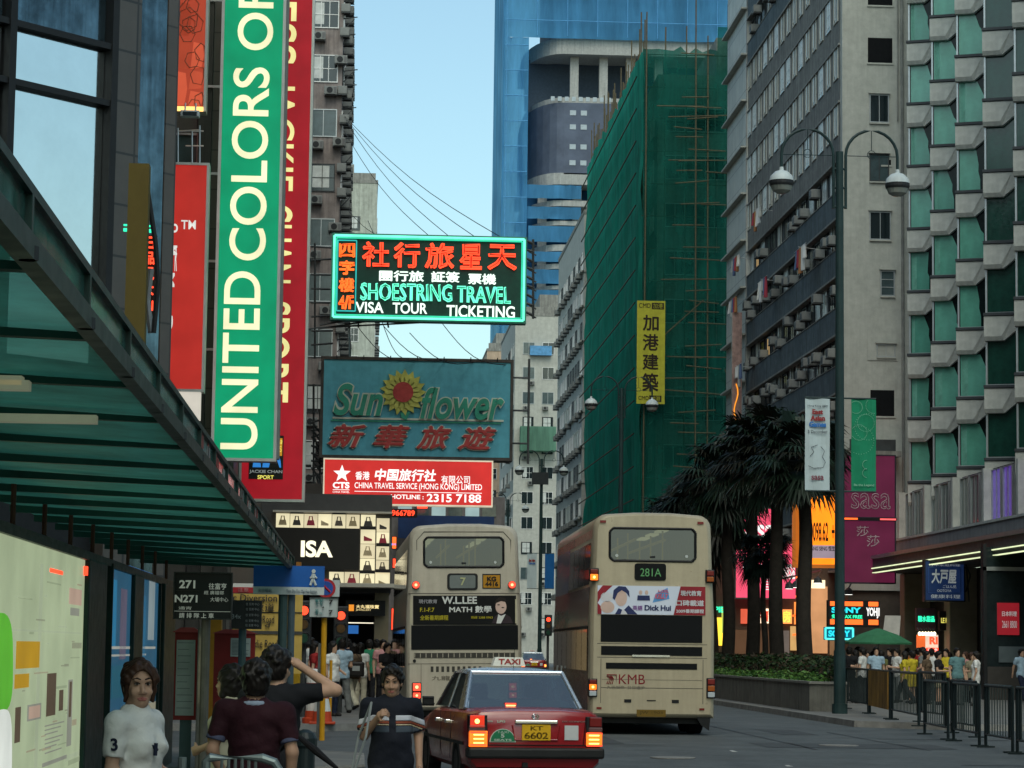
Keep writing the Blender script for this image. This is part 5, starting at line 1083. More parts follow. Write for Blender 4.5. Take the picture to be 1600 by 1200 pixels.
# blue pedestrian sign, two grey poles
S = Sign('pedestrian_sign', 'blue sign with a white walking figure on twin grey poles', 396, 884, 507, 917, 36, M('road_sign_blue', (.012,.10,.38), .4, var=.12), None, thick=.06)
wf = M('road_sign_white', (.50,.55,.55), .5); S.rect(396, 917, 507, 929, wf, y=0, back=.05); S.t('Tsim Sha Tsui Mei Foo Station', 448, 921, 496, 926, M('road_sign_text', (.1,.15,.2), .6), y=-.012); S.t('尖沙咀站', 404, 920, 425, 926, M('road_sign_text'), y=-.012)
q = MB(); X_, Z_ = S.X, S.Z
q.disc(X_(490), Z_(892), .028, -.02, -.005, wf, 12)
for pts, r in ((((490,896),(489,903)),.03),(((489,903),(485,914)),.018),(((489,903),(494,914)),.018),(((490,897),(484.5,903)),.013),(((490,897),(495,903)),.013)): q.tube([(X_(a), -.012, Z_(b)) for a, b in pts], r, wf, 6)
q.build('walking_figure', S.o)
q = MB(); q.tube([(X_(443), .1, GZ-S.o.location.z), (X_(443), .1, S.h)], .065, pole_m, 12); q.tube([(X_(456), .14, GZ-S.o.location.z), (X_(456), .14, 0)], .05, M('blue_grey_pole', (.06,.09,.11), .5), 12); q.build('pole', S.o)
q = MB(); q.poly([(-.16,.0),(.10,.0),(.24,.16),(.24,.42),(.17,.42),(.16,.2),(.06,.08),(-.26,.08)], -.2, .2, M('orange_end', (.26,.11,.02), .5, var=.3)); o = q.build('shelter_end'); o.location = P(444, 924, 37.2); tag(o, 'orange painted curved end of the bus shelter roof', 'roof end')
# white plate with no stopping roundel, on yellow pole
S = Sign('road_sign', 'white road plate with red and blue roundel and two sevens on a yellow pole', 484, 934, 528, 964, 46, M('road_plate_white', (.42,.47,.47), .5, var=.08), M('thin_dark_rim', (.03,.035,.035), .5), fr=.01, thick=.04)
S.rect(501, 906, 530, 932, M('road_plate_white'), y=0, back=.04)
q = MB(); q.disc(S.X(509), S.Z(919), .17, -.012, -.003, M('roundel_red', (.38,.02,.03), .4), 24); q.disc(S.X(509), S.Z(919), .125, -.02, -.0125, M('roundel_blue', (.02,.07,.32), .4), 24); q.tube([(S.X(502.5), -.024, S.Z(913)), (S.X(515.5), -.024, S.Z(925))], .02, M('roundel_red'), 4); q.build('roundel', S.o)
S.t('7', 514, 937, 520, 944, tb, bold=.04); S.t('7', 514, 953, 520, 960, tb, bold=.04); S.t('星期\n上午', 492, 936, 505, 946, M('teal_text', (.02,.2,.2))); S.t('至\n下午', 492, 952, 505, 961, M('teal_text')); S.t('▲', 503, 947, 507, 950, tb)
q = MB(); q.tube([(S.X(507), .1, GZ-S.o.location.z), (S.X(507), .1, 0)], .05, M('yellow_pole', (.48,.24,.01), .5, var=.2), 10); q.build('pole', S.o)
q = MB(); q.bbox(S.X(498), .18, GZ-S.o.location.z, S.X(503), .5, S.Z(1005), M('grey_cabinet', (.10,.11,.11), .6), .02); q.build('cabinet', S.o)
# traffic signals over there
def signal(label, px, py, Y, h, pole=True, yaw=0):
    p = P(px, py, Y); t = thing('traffic_light', label, 'traffic light', (p.x, Y, .14), yaw, 'traffic lights'); z = p.z-.14
    q = MB(); q.bbox(-.17, -.02, z-.75, .17, .2, z+.22, dark, .03); q.build('housing', t)
    for k, m_ in enumerate((redglow, M('amber_off', (.08,.04,.01), .3), M('green_off', (.01,.05,.03), .3))):
        q = MB(); q.disc(0, z-.3*k, .10, -.05, -.021, m_, 16); o = q.build('lamp', t); q = MB(); q.tube([(-.12,-.03,z-.3*k+.06),(-.08,-.2,z-.3*k+.12),(.08,-.2,z-.3*k+.12),(.12,-.03,z-.3*k+.06)], .015, dark, 4); q.build('hood', o)
    q = MB(); q.tube([(0,.25,0),(0,.25,z+.1)], .06, steel, 8); q.build('pole', t)
signal('traffic light showing red between the two buses', 857, 968, 118, 3)
signal('traffic light showing red left of the road plate with sevens', 475, 954, 56, 3)
signal('traffic light showing red right of the road plate with sevens', 533, 962, 60, 3)
# traffic cone, red and white bollard, black bollards
t = thing('traffic_cone', 'orange traffic cone with a white sleeve on the island kerb', 'traffic cone', (P(503,1140,51).x, 51.2, .14)); om = M('cone_orange', (.45,.055,.02), .5, var=.2, dirt=.2)
q = MB(); q.bbox(-.26,-.26,0,.26,.26,.05,om,.015); q.build('base', t); q = MB(); q.lathe([(.2,.05),(.165,.25)], om, 16); q.build('cone_foot', t); q = MB(); q.lathe([(.115,.5),(.04,.92),(.03,.93)], om, 16); q.build('cone_tip', t); q = MB(); q.lathe([(.168,.25),(.118,.5)], M('cone_white', (.55,.57,.55), .5), 16); q.build('sleeve', t)
t = thing('traffic_bollard', 'white topped red and white plastic bollard behind the cone', 'bollard', (P(488,1140,51).x, 51.6, .14)); q = MB(); q.lathe([(.22,0),(.22,.1),(.17,.12),(.16,.25)], om, 16); q.build('base', t); q = MB(); q.lathe([(.15,.25),(.15,.95),(.17,1.0),(.14,1.06),(.05,1.08)], M('bollard_white', (.60,.58,.55), .5), 16); q.build('bollard_body', t); q = MB(); q.lathe([(.152,.45),(.152,.8)], om, 16); q.build('band', t)
t = thing('traffic_bollard', 'red plastic bollard between the cone and the grey cabinet', 'bollard', (P(496,1140,52).x, 52.6, .14)); q = MB(); q.lathe([(.16,0),(.16,.5),(.1,1.1),(.02,1.12)], M('dull_red_plastic', (.20,.025,.02), .5), 14); q.build('bollard_body', t)
for k, (px, Y) in enumerate(((516,52.2),)):
    t = thing('marker_post', 'thin yellow and white marker post right of the traffic cone', 'post', (P(px,1100,Y).x, Y, .14)); q = MB(); q.tube([(0,0,0),(0,0,1.25)], .03, M('yellow_pole'), 8); q.tube([(0,0,.5),(0,0,.8)], .033, M('cone_white'), 8); q.build('pole', t)
t = thing('bollard', 'black iron bollard in front of the man in maroon', 'bollard', (P(478,1100,18).x, 18, GZ)); q = MB(); q.lathe([(.09,0),(.085,.1),(.07,.15),(.07,1.08),(.085,1.1),(.085,1.15),(.06,1.19),(.02,1.21)], M('bollard_black', (.012,.02,.022), .4), 20); q.build('bollard_body', t)
# tubular railing at the bottom left
t = thing('guard_rail', 'low grey tubular guard rail with rounded corners in front of the woman', 'railing', (P(370,1190,13.2).x, 13.2, GZ)); a, b = P(285,1182,13.2).x-t.location.x, P(441,1186,13.2).x-t.location.x; zz = P(370,1184,13.2).z-GZ
gm = M('galvanised', (.16,.20,.20), .45, metal=.6, var=.25); q = MB(); q.tube([(a,0,0),(a,0,zz)], .022, gm); q.tube([(a+.12,0,0),(a+.12,0,zz-.02),(a+.14,0,zz-.0),(b-.1,0,zz),(b-.04,0,zz-.02),(b,0,zz-.08),(b,0,0)], .024, gm, 10); q.tube([(a+.12,0,.25),(b,0,.25)], .018, gm); q.build('rail', t)
q = MB()
for k in range(6): q.tube([(a+.2+k*(b-a-.3)/6,0,.25),(a+.2+k*(b-a-.3)/6,0,zz)], .009, gm, 6)
q.build('bars', t)

# ------------------------------------------------------------------ lamp posts with double arms
lampm = M('lamp_post_green', (.016,.035,.036), .45, var=.2)
def lamp_post(label, px, base, Y, banners=True, first=None):
    x = P(px, 1010, Y).x; t = thing('street_lamp', label, 'street lamp', (x, Y, .14), 0, 'double armed street lamps along the right kerb')
    h = 14.5; q = MB(); q.tube([(0,0,0),(0,0,.25)], .2, lampm, 16); q.tube([(0,0,.25),(0,0,1.6)], .155, lampm, 16); q.tube([(0,0,1.6),(0,0,h)], [.135,.10], lampm, 16); q.build('pole', t)
    for s in (-1, 1):
        R_ = .68; pts = [(s*.16,0,13.0)] + [(s*.16,0,14.1)] + [(s*(.16+R_-R_*math.cos(a)), 0, 14.4+R_*math.sin(a)) for a in [math.pi*k/12 for k in range(13)]] + [(s*(.16+2*R_), 0, 14.05)]
        q = MB(); q.tube(pts, .04, lampm, 8)
        for z in (13.05,13.55,14.05): q.tube([(0,0,z),(s*.16,0,z)], .035, lampm, 6)
        q.tube([(s*(.16+R_),0,15.08),(s*(.16+R_),0,14.55)], .01, lampm, 4); q.tube([(s*.16,0,14.4),(s*(.16+2*R_),0,14.4)], .01, lampm, 4)
        q.tube([(s*(.16+R_)+.11*math.cos(k*math.pi/5),0,14.44+.11*math.sin(k*math.pi/5)) for k in range(11)], .01, lampm, 4)
        arm = q.build('arm', t)
        q = MB(); xx = s*(.16+2*R_); q.lathe([(.02,.28),(.05,.26),(.06,.18),(.17,.14),(.29,.02),(.32,-.10)], M('lamp_hood', (.42,.47,.48), .35, var=.15), 18, (xx,0,13.8)); hd = q.build('lamp_hood', t, smooth=True)
        q = MB(); q.lathe([(.315,-.10),(.32,-.18),(.30,-.24)], dark, 18, (xx,0,13.8)); q.build('rim', hd)
        q = MB(); q.lathe([(.29,-.24),(.24,-.36),(.12,-.43),(.02,-.45)], M('lamp_bowl', (.22,.24,.22), .15, spec=.7), 18, (xx,0,13.8)); q.build('bowl', hd)
    return t
lamps = [(1312, 65, 'nearest tall double armed street lamp, standing at the end of the planter'), (968, 126, 'second double armed street lamp, in front of the green net'), (843, 174, 'third double armed street lamp, between the two buses'), (791, 222, 'farthest double armed street lamp, beside the travel service sign')]
LP = []
for px, Y, lab in lamps:
    o = lamp_post(lab, px, 1115, Y); LP.append(o)
def lamp_banner(name, label, lamp, s, col, kind):
    b = thing(name, label, 'banner', (lamp.location.x + s*.62 - (.0 if s > 0 else -.04), lamp.location.y-.02, .14+5.68), 0, 'banners hung on the street lamps')
    q = MB(); n = 12; w_, h_ = .32, 2.36; vs = [(-w_+2*w_*i/6, .02*math.sin(i*1.1+j*.5), h_*j/n) for j in range(n+1) for i in range(7)]; fs = [(j*7+i, j*7+i+1, (j+1)*7+i+1, (j+1)*7+i) for j in range(n) for i in range(6)]
    q.add(vs, fs, col); q.add([(x,y+.012,z) for x,y,z in vs], [f[::-1] for f in fs], col); q.build('cloth', b)
    q = MB(); q.tube([(-s*.62,0,h_+.02),(s*w_,0,h_+.02)], .025, lampm, 6); q.build('rod', b); q = MB(); q.tube([(-s*.62,0,-.02),(s*w_,0,-.02)], .025, lampm, 6); q.build('rod', b)
    return b
wc = M('banner_white', (.42,.50,.52), .8, var=.06); gc = M('banner_green', (.01,.20,.10), .8, var=.1); bc = M('banner_blue', (.01,.10,.30), .8, var=.1)
b = lamp_banner('banner', 'white games banner on the left side of the nearest street lamp', LP[0], -1, wc, 0); Yb = -.04
for body, z0, z1, w_, col, bd in (('Hong Kong 2009', 2.13, 2.19, .26, (.05,.06,.07), .01), ('East', 1.95, 2.08, .14, (.25,.03,.03), .05), ('Asian', 1.78, 1.92, .19, (.25,.03,.03), .05), ('Games', 1.62, 1.76, .22, (.03,.14,.42), .05), ('5 December', 1.46, 1.54, .25, (.08,.09,.10), .01), ('sasa', .26, .37, .16, (.20,.06,.08), .02)):
    T(b, body, -w_, z0, w_, z1, M('banner_ink_%02d%02d' % (int(col[0]*100), int(col[2]*100)), col, .8), y=Yb, bold=bd, depth=.004)
q = MB(); ik = M('banner_ink_line', (.09,.10,.11), .8)
q.tube([(-.24,Yb,.62),(-.1,Yb,.56),(.14,Yb,.58),(.2,Yb,.72),(.12,Yb,.86),(.18,Yb,1.0),(.08,Yb,1.12)], .008, ik, 4); q.tube([(-.2,Yb,.86),(-.1,Yb,.98),(-.16,Yb,1.1),(.0,Yb,1.16)], .008, ik, 4); q.build('line_drawing', b)
b = lamp_banner('banner', 'green banner with dotted rings on the right side of the nearest street lamp', LP[0], 1, gc, 1)
q = MB(); dk_ = M('banner_pale_dot', (.20,.42,.30), .8)
for cx_, cz_, r_ in ((.1,1.65,.34),(-.12,1.5,.2),(-.2,2.15,.16),(.25,2.2,.2),(.05,1.75,.22),(-.1,1.3,.36)):
    for k in range(34):
        a = 2*math.pi*k/34; x, z = cx_+r_*math.cos(a), cz_+r_*math.sin(a)
        if abs(x) < .3 and .9 < z < 2.34: q.disc(x, z, .010, Yb, Yb+.004, dk_, 5)
q.tube([(.02+.06*math.cos(k*.7), Yb, .78-.02*k*1.2+.05*math.sin(k*.7)) for k in range(18)], .006, dk_, 4); q.build('dotted_rings', b)
T(b, 'Be the Legend', -.26, .10, .26, .18, dk_, y=Yb, bold=.02, depth=.004)
b = lamp_banner('banner', 'white banner on the lamp between the two buses', LP[2], -1, wc, 0); T(b, 'Games', -.22, 1.62, .22, 1.76, M('banner_ink_0342'), y=Yb, bold=.05, depth=.004); T(b, 'East Asian', -.22, 1.8, .22, 2.0, M('banner_ink_2503'), y=Yb, bold=.05, depth=.004)
lamp_banner('banner', 'blue banner on the lamp between the two buses', LP[2], 1, bc, 0)
S = Sign('street_sign', 'dark street sign plate fixed to the third street lamp', 831, 738, 857, 757, 173.7, M('dark_plate', (.02,.025,.028), .5), None, thick=.1)

# ------------------------------------------------------------------ planter, hedge, palms
pl = M('planter_stone', (.20,.195,.17), .8, var=.2, streak=.4, dirt=.3); cop_ = M('planter_coping', (.26,.255,.23), .8, dirt=.3)
pp = [(11.9,67.3),(12.75,66.6),(14.4,77),(14.4,150),(11.9,150)]; cxp, cyp = 13.1, 100
q = MB(); q.loft([[(x,y,.14) for x, y in pp], [(x,y,.86) for x, y in pp]], pl, False, False)
ins_ = [(12.15,67.6),(12.68,67.1),(14.15,77.1),(14.15,149.7),(12.15,149.7)]; out_ = [(11.87,67.25),(12.76,66.55),(14.43,77),(14.43,150.03),(11.87,150.03)]
q.loft([[(x,y,.86) for x, y in out_], [(x,y,.92) for x, y in out_], [(x,y,.92) for x, y in ins_], [(x,y,.74) for x, y in ins_]], cop_, False, False)
q.add([(x,y,.745) for x, y in ins_], [(0,1,2,3,4)], M('soil', (.03,.02,.012), .9))
for k in range(27): q.box(11.896, 69+k*3, .14, 11.91, 69.03+k*3, .855, M('joint', (.07,.07,.065), .9))
tag(q.build('planter'), 'long stone planter along the right kerb carrying hedge and palms', 'planter')
def leaves(n, sampler, size, mats, rg, flat=.5):
    m = MB()
    for _ in range(n):
        p = sampler(); d = Vector((rg.gauss(0,1), rg.gauss(0,1), rg.gauss(0,1)*flat+.15)).normalized(); s = d.cross(Vector((rg.gauss(0,1),rg.gauss(0,1),rg.gauss(0,1)))).normalized(); L_ = size*rg.uniform(.6,1.3); w_ = L_*.42
        m.add([p-d*L_*.5, p+s*w_*.5, p+d*L_*.5, p-s*w_*.5], [(0,1,2,3)], rg.choice(mats))
    return m
rg = random.Random(8)
lf = [M('hedge_leaf_%d' % i, c_, .6, var=.3) for i, c_ in enumerate(((.012,.028,.012),(.02,.045,.014),(.032,.06,.018),(.05,.035,.02)))]
lg = [M('border_leaf_%d' % i, c_, .55, var=.3) for i, c_ in enumerate(((.045,.12,.02),(.07,.16,.03),(.03,.085,.02),(.10,.18,.04)))]
def hs_(): 
    y = rg.uniform(67.4, 104); u = rg.uniform(0,1); top = 1.55+.28*noise.noise(Vector((y*.9,1,0)))+.15*noise.noise(Vector((y*3.1,5,0)))
    xm_ = min(14.1, 12.75+(y-67)*.15); return Vector((12.45+max(.05, xm_-12.45)*rg.random(), y, .74+(top-.74)*u**.6))
m = leaves(9000, hs_, .17, lf, rg)
for k in range(40): y = 68.3+k*.85; m.tube([(12.6,y,.74),(12.6+rg.uniform(-.2,.2),y+.1,1.3)], .02, M('twig', (.04,.03,.02), .8), 4)
tag(m.build('hedge'), 'dark leafy hedge in the stone planter under the palms', 'hedge')
def bs_():
    y = rg.uniform(67.4, 104); return Vector((12.05+.5*rg.random()-.12*rg.random(), y, .86+.34*rg.random()*(.7+.5*noise.noise(Vector((y*1.4,2,0))))))
m = leaves(3600, bs_, .14, lg, rg); o = m.build('border_plants'); tag(o, 'bright green low border plants spilling over the planter edge', 'plants', kind='stuff')
bark = M('palm_bark', (.022,.018,.014), .9, var=.35, scale=6, bump=.5)
def palm_crown(seed):
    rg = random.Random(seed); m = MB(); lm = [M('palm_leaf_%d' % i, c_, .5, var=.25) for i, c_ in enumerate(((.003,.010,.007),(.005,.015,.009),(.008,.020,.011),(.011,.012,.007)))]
    for f in range(88):
        az = rg.uniform(0, 2*math.pi); el = math.asin(rg.uniform(-.95, .92)); u = Vector((math.cos(az)*math.cos(el), math.sin(az)*math.cos(el), math.sin(el)))
        side = Vector((-math.sin(az), math.cos(az), 0)); pl_ = rg.uniform(.75,1.3); st = u*.15; hub = u*pl_ + Vector((0,0,-.12*pl_)); mt = rg.choice(lm if el > -.4 else lm[1:])
        m.tube([st, u*pl_*.5+Vector((0,0,.05)), hub], [.025,.02,.014], mt, 4, False)
        upv = side.cross(u).normalized()
        for j in range(17):
            a = R(-108+13.5*j); d = (u*math.cos(a)+side*math.sin(a)).normalized(); L_ = rg.uniform(.75,1.05)*(1-.25*abs(a)/R(110)); wd = .045
            w_ = (d.cross(upv)).normalized()*wd; p1 = hub + d*L_*.55 + upv*.05; p2 = hub + d*L_ + Vector((0,0,-.22-.25*rg.random()))
            m.add([hub-w_*.4, hub+w_*.4, p1+w_, p1-w_, p2], [(0,1,2,3),(3,2,4)], mt)
    return m.mesh('crown')
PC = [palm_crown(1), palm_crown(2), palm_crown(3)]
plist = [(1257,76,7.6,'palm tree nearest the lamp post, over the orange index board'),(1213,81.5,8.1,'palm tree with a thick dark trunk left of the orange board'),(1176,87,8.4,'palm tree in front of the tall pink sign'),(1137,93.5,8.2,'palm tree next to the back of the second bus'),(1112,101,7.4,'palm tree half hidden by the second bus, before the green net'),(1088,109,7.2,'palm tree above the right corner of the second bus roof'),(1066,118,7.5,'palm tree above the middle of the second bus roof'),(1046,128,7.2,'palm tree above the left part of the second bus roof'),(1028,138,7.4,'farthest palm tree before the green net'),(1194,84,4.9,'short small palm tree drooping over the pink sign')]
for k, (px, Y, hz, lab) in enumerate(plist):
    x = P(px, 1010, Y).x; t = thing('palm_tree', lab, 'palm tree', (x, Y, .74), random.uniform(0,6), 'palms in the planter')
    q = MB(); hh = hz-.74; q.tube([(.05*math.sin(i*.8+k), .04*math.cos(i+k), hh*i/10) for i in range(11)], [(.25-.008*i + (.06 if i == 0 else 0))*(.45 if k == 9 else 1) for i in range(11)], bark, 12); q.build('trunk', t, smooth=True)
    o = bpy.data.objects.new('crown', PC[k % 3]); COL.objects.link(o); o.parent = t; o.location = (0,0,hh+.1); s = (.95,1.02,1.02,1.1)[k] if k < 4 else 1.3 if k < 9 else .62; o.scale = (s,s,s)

# ------------------------------------------------------------------ pedestrian barriers
bar = M('barrier_steel', (.014,.022,.024), .45, metal=.4, var=.25); barl = M('barrier_bar', (.045,.06,.058), .4, metal=.5, var=.2)
bx = [(1322,1357,71,65.5),(1393,1436,59.5,54.2),(1444,1482,53.4,50.0),(1489,1531,49.4,46.6),(1539,1583,46.2,43.6),(1588,1640,43.2,40.6)]
labs = ['dark steel barrier directly behind the nearest lamp post','steel barrier just right of the rusty yellow board','steel barrier standing off the end of the kerb','steel barrier in the middle of the row facing the crowd','steel barrier before the glazed shop corner','steel barrier cut by the right edge of the picture']
def barrier(label, pa, pb, gz, board=False):
    a, b = P(pa[0], 1100, pa[1]), P(pb[0], 1100, pb[1]); d = Vector((b.x-a.x, b.y-a.y)); L_ = d.length; t = thing('crowd_barrier', label, 'barrier', (a.x, a.y, gz), math.atan2(d.y, d.x), 'steel barriers on the right'); h = 1.12
    q = MB(); q.tube([(.06,0,0),(.06,0,h)], .03, bar); q.tube([(L_-.06,0,0),(L_-.06,0,h)], .03, bar)
    q.tube([(.06,0,h),(L_-.06,0,h)], .028, bar); q.tube([(.06,0,.24),(L_-.06,0,.24)], .022, bar); q.tube([(.3,0,.24),(.3,0,h)], .022, bar); q.tube([(L_-.3,0,.24),(L_-.3,0,h)], .022, bar); q.build('frame', t)
    q = MB(); n = max(7, int(L_/.3))
    for k in range(n): x = .3+(L_-.6)*(k+.5)/n; q.tube([(x,0,.24),(x,0,h)], .010, barl, 5)
    q.build('bars', t)
    for x in (.06, L_-.06): q = MB(); q.box(x-.03, -.16, 0, x+.03, .16, .03, bar); q.build('foot', t)
    if board: q = MB(); q.box(.1, -.05, .22, L_-.1, -.032, h-.02, board); q.build('board', t)
for (xa, xb, ya, yb), lab in zip(bx, labs): barrier(lab, (xa, ya), (xb, yb), .14 if ya > 56 else .0)
barrier('steel barrier covered by a rusty yellow board', (1359, 65.2), (1391, 60), .14, M('rusty_yellow_board', (.30,.16,.03), .7, var=.5, scale=1.2, streak=.5))
barrier('steel barrier set back behind the one off the kerb', (1436, 58), (1478, 55), .14); barrier('steel barrier set back at the middle of the row', (1486, 54.5), (1526, 51.5), .0)
# ------------------------------------------------------------------ vehicles
from mathutils.geometry import tessellate_polygon
tyre = M('tyre_rubber', (.012,.012,.013), .85, var=.2); hub = M('wheel_hub', (.22,.22,.22), .4, metal=.7, var=.2)
amber_on = glow('amber_lamp_lit', (1.0,.15,.012), 1.9); red_on = glow('red_lamp_lit', (1.0,.06,.03), 1.9); red_off = M('red_lens', (.16,.012,.012), .2, var=.1); amber_off = M('amber_lens', (.30,.07,.01), .2, var=.1); clear_l = M('clear_lens', (.40,.45,.48), .15, var=.1)
hot = glow('lamp_core', (1.0,.62,.14), 3.2); hotr = glow('red_lamp_core', (1.0,.35,.15), 3.0)
champ = M('champagne_paint', (.47,.405,.29), .32, metal=.2, var=.06, scale=.8, dirt=.3, streak=.16); champ2 = M('pale_bus_paint', (.53,.48,.39), .35, metal=.12, var=.06, scale=.8, dirt=.32, streak=.18)
rubber = M('black_rubber', (.010,.011,.012), .5, var=.1); busglass = pane_glass('bus_window', (.10,.13,.14), .32, .04); blackpanel = M('black_bus_panel', (.006,.007,.008), .6, var=.1, spec=.12)
def wheel(parent, x, y, r, w_):
    q = MB(); n = 22; prof = [(-w_/2,r-.06),(-w_/2+.03,r),(w_/2-.03,r),(w_/2,r-.06),(w_/2,r*.55),(-w_/2,r*.55)]
    q.loft([[(px_, pr*math.cos(2*math.pi*k/n), pr*math.sin(2*math.pi*k/n)) for k in range(n)] for px_, pr in prof + prof[:1]], tyre, False, False)
    o = q.build('wheel', parent, smooth=True, loc=(x, y, r)); q = MB()
    q.loft([[(px_, pr*math.cos(2*math.pi*k/n), pr*math.sin(2*math.pi*k/n)) for k in range(n)] for px_, pr in ((-w_/2+.02, r*.58),(w_/2-.02, r*.58))], hub); q.build('rim', o); return o
def bus(name, label, px, Y, rz, lean, paint, H, kind):
    x = P(px, 1010, Y).x; t = thing(name, label, 'bus', (x, Y, 0), rz, 'double decker buses'); t.rotation_euler.y = lean
    L_ = 11.3; hw = 1.25
    def ring(y, ins, ztop):
        w0 = hw-ins; wt = hw-.07-ins; r = .26
        pts = [(-w0, .34+ins), (-w0, 2.3), (-wt-.02, 3.4), (-wt, ztop-r)] + [(-wt+r-r*math.cos(a), ztop-r+r*math.sin(a)) for a in (.4,.8,1.2,1.5)]
        pts += [(-wt*.3, ztop+.04), (wt*.3, ztop+.04)]
        pts += [(wt-r+r*math.cos(a), ztop-r+r*math.sin(a)) for a in (1.5,1.2,.8,.4)] + [(wt, ztop-r), (wt+.02, 3.4), (w0, 2.3), (w0, .34+ins)]
        return [(a, y + (max(0, z-2.4)*.035 if y < .3 else 0), z) for a, z in pts]
    q = MB(); q.loft([ring(.0,.08,H-.06), ring(.03,.03,H-.02), ring(.10,0,H), ring(L_-.2,0,H), ring(L_,.1,H-.1)], paint, False, True)
    # rear wall with the upper window cut out
    zw0, zw1, xw = (3.45, 4.1, .86) if kind == 2 else (3.42, 4.06, .86)
    outer = [(a, c) for a, b_, c in ring(0,.08,H-.06)]; rr = .07
    inner = [(-xw+rr,zw0),(-xw,zw0+rr),(-xw,zw1-rr),(-xw+rr,zw1),(xw-rr,zw1),(xw,zw1-rr),(xw,zw0+rr),(xw-rr,zw0)]
    tri = tessellate_polygon([[Vector((a, c, 0)) for a, c in outer], [Vector((a, c, 0)) for a, c in inner]]); al = outer+inner
    yb = lambda c: max(0, c-2.4)*.035
    q.add([(a, yb(c), c) for a, c in al], [tuple(f) for f in tri], paint)
    q.build('body', t, smooth=True)
    def rect(x0, z0, x1, z1, mat, nm, d=.02, back=.0, parent=None, rad=0):
        m = MB(); ya = -d; 
        if rad:
            pts = []
            for cx, cz, a0 in ((x1-rad,z1-rad,0),(x0+rad,z1-rad,90),(x0+rad,z0+rad,180),(x1-rad,z0+rad,270)): pts += [(cx+rad*math.cos(R(a0+k*30)), cz+rad*math.sin(R(a0+k*30))) for k in range(4)]
        else: pts = [(x0,z0),(x1,z0),(x1,z1),(x0,z1)]
        n = len(pts); m.add([(a, ya+yb(c), c) for a, c in pts]+[(a, back+yb(c)+.01, c) for a, c in pts], [tuple(range(n)), tuple(range(2*n-1,n-1,-1))]+[(i,n+i,n+(i+1)%n,(i+1)%n) for i in range(n)], mat); return m.build(nm, parent or t)
    # upper rear window: rubber, glass, inside
    m = MB()
    for a in range(8): 
        p0, p1 = inner[a], inner[(a+1)%8]; m.tube([(p0[0], yb(p0[1])-.005, p0[1]), (p1[0], yb(p1[1])-.005, p1[1])], .028, rubber, 6)
    win = m.build('rear_window', t)
    m = MB(); m.add([(a, yb(c)+.01, c) for a, c in inner], [tuple(range(8))], busglass); m.build('pane', win)
    m = MB()
    for sx in (-.72, 0, .68): m.disc(sx, zw0+.1, .03, -.01+yb(zw0), .0+yb(zw0), alu, 10) if sx else m.box(-.05, -.01+yb(zw0), zw0+.06, .05, yb(zw0), zw0+.1, dark)
    m.build('window_catch', win)
    inn = M('bus_interior', (.16,.17,.16), .7, var=.2); seat = M('bus_seat', (.10,.03,.04), .8, var=.3); rail = M('glowing_yellow_handrail', (.62,.42,.05), .4, emit=(.7,.45,.06), estr=.25)  # rails glow faintly, lamp light put into their colour
    m = MB(); m.box(-1.1, .3, 2.35, 1.1, L_-.4, 2.4, inn); m.box(-1.12, .4, H-.12, 1.12, L_-.4, H-.1, M('bus_ceiling', (.45,.44,.38), .6)); m.build('deck', t)
    m = MB()
    for k in range(5):
        for sx in (-.95,-.5,.15,.6): m.bbox(sx, 1.0+k*1.0, 2.6, sx+.4, 1.1+k*1.0, 3.5, seat, .04)
    m.build('seat', t)
    m = MB(); m.tube([(-.3,.6,3.9),(-.25,8,3.9)], .03, rail, 6); m.tube([(.3,.6,3.9),(.25,8,3.9)], .03, rail, 6)
    for k in range(5): m.tube([(-.3 if k % 2 else .3, 1+k*1.2, 2.4),(-.3 if k % 2 else .3, 1+k*1.2, 4.1)], .02, rail, 6)
    m.build('handrail', t)
    m = MB()
    for k in range(4): m.box(-.7, 1.5+k*2, H-.16, -.5, 2.6+k*2, H-.125, glow('bus_lamp', (1,.82,.4), 1.0)); m.box(.5, 1.5+k*2, H-.16, .7, 2.6+k*2, H-.125, glow('bus_lamp', (1,.82,.4), 1.0))
    m.build('ceiling_lamp', t)
    # sides
    dg = M('bus_side_glass', (.010,.016,.018), .05, var=0, spec=.4)
    def bx_(z): return hw if z <= 2.3 else hw-.05*(z-2.3)/1.1 if z <= 3.4 else hw-.05-.02*(z-3.4)/(H-.26-3.4)
    def strip(m, s, y0, y1, zs, mat, off):
        for za, zb in zip(zs, zs[1:]): m.add([(s*(bx_(za)+off), y0, za), (s*(bx_(za)+off), y1, za), (s*(bx_(zb)+off), y1, zb), (s*(bx_(zb)+off), y0, zb)], [(0,1,2,3)], mat)
    red_ = M('bus_side_red', (.30,.012,.016), .2, var=.5, scale=.5, spec=.25); blu_ = M('bus_side_blue', (.012,.05,.20), .12, var=.5, scale=.5, spec=.6); drk_ = M('bus_side_dark', (.06,.012,.012), .25, var=.5, scale=.6, spec=.25); org_ = M('bus_side_orange', (.42,.10,.06), .3)
    for s in (-1, 1):
        m = MB()
        if kind == 2:
            strip(m, s, .35, 6, [2.15, 2.3, 2.93], M('bus_side_brown', (.11,.03,.02), .2, var=.5, spec=.25), .006); strip(m, s, 6, L_-.3, [2.15, 2.3, 2.55], drk_, .006); strip(m, s, 6, L_-.3, [2.55, 2.93], red_, .006); strip(m, s, .35, 5, [3.9, 4.08], org_, .006); strip(m, s, 5, L_-.3, [3.9, 4.08], red_, .006); strip(m, s, 6.6, L_-.3, [2.93, 3.4, 3.9], blu_, .006); strip(m, s, .35, L_-.3, [.45, 2.15], drk_, .006)
        else: strip(m, s, .35, L_-.3, [2.15, 2.3, 2.9], champ, .006); strip(m, s, .35, L_-.3, [.5, 1.2], champ, .006)
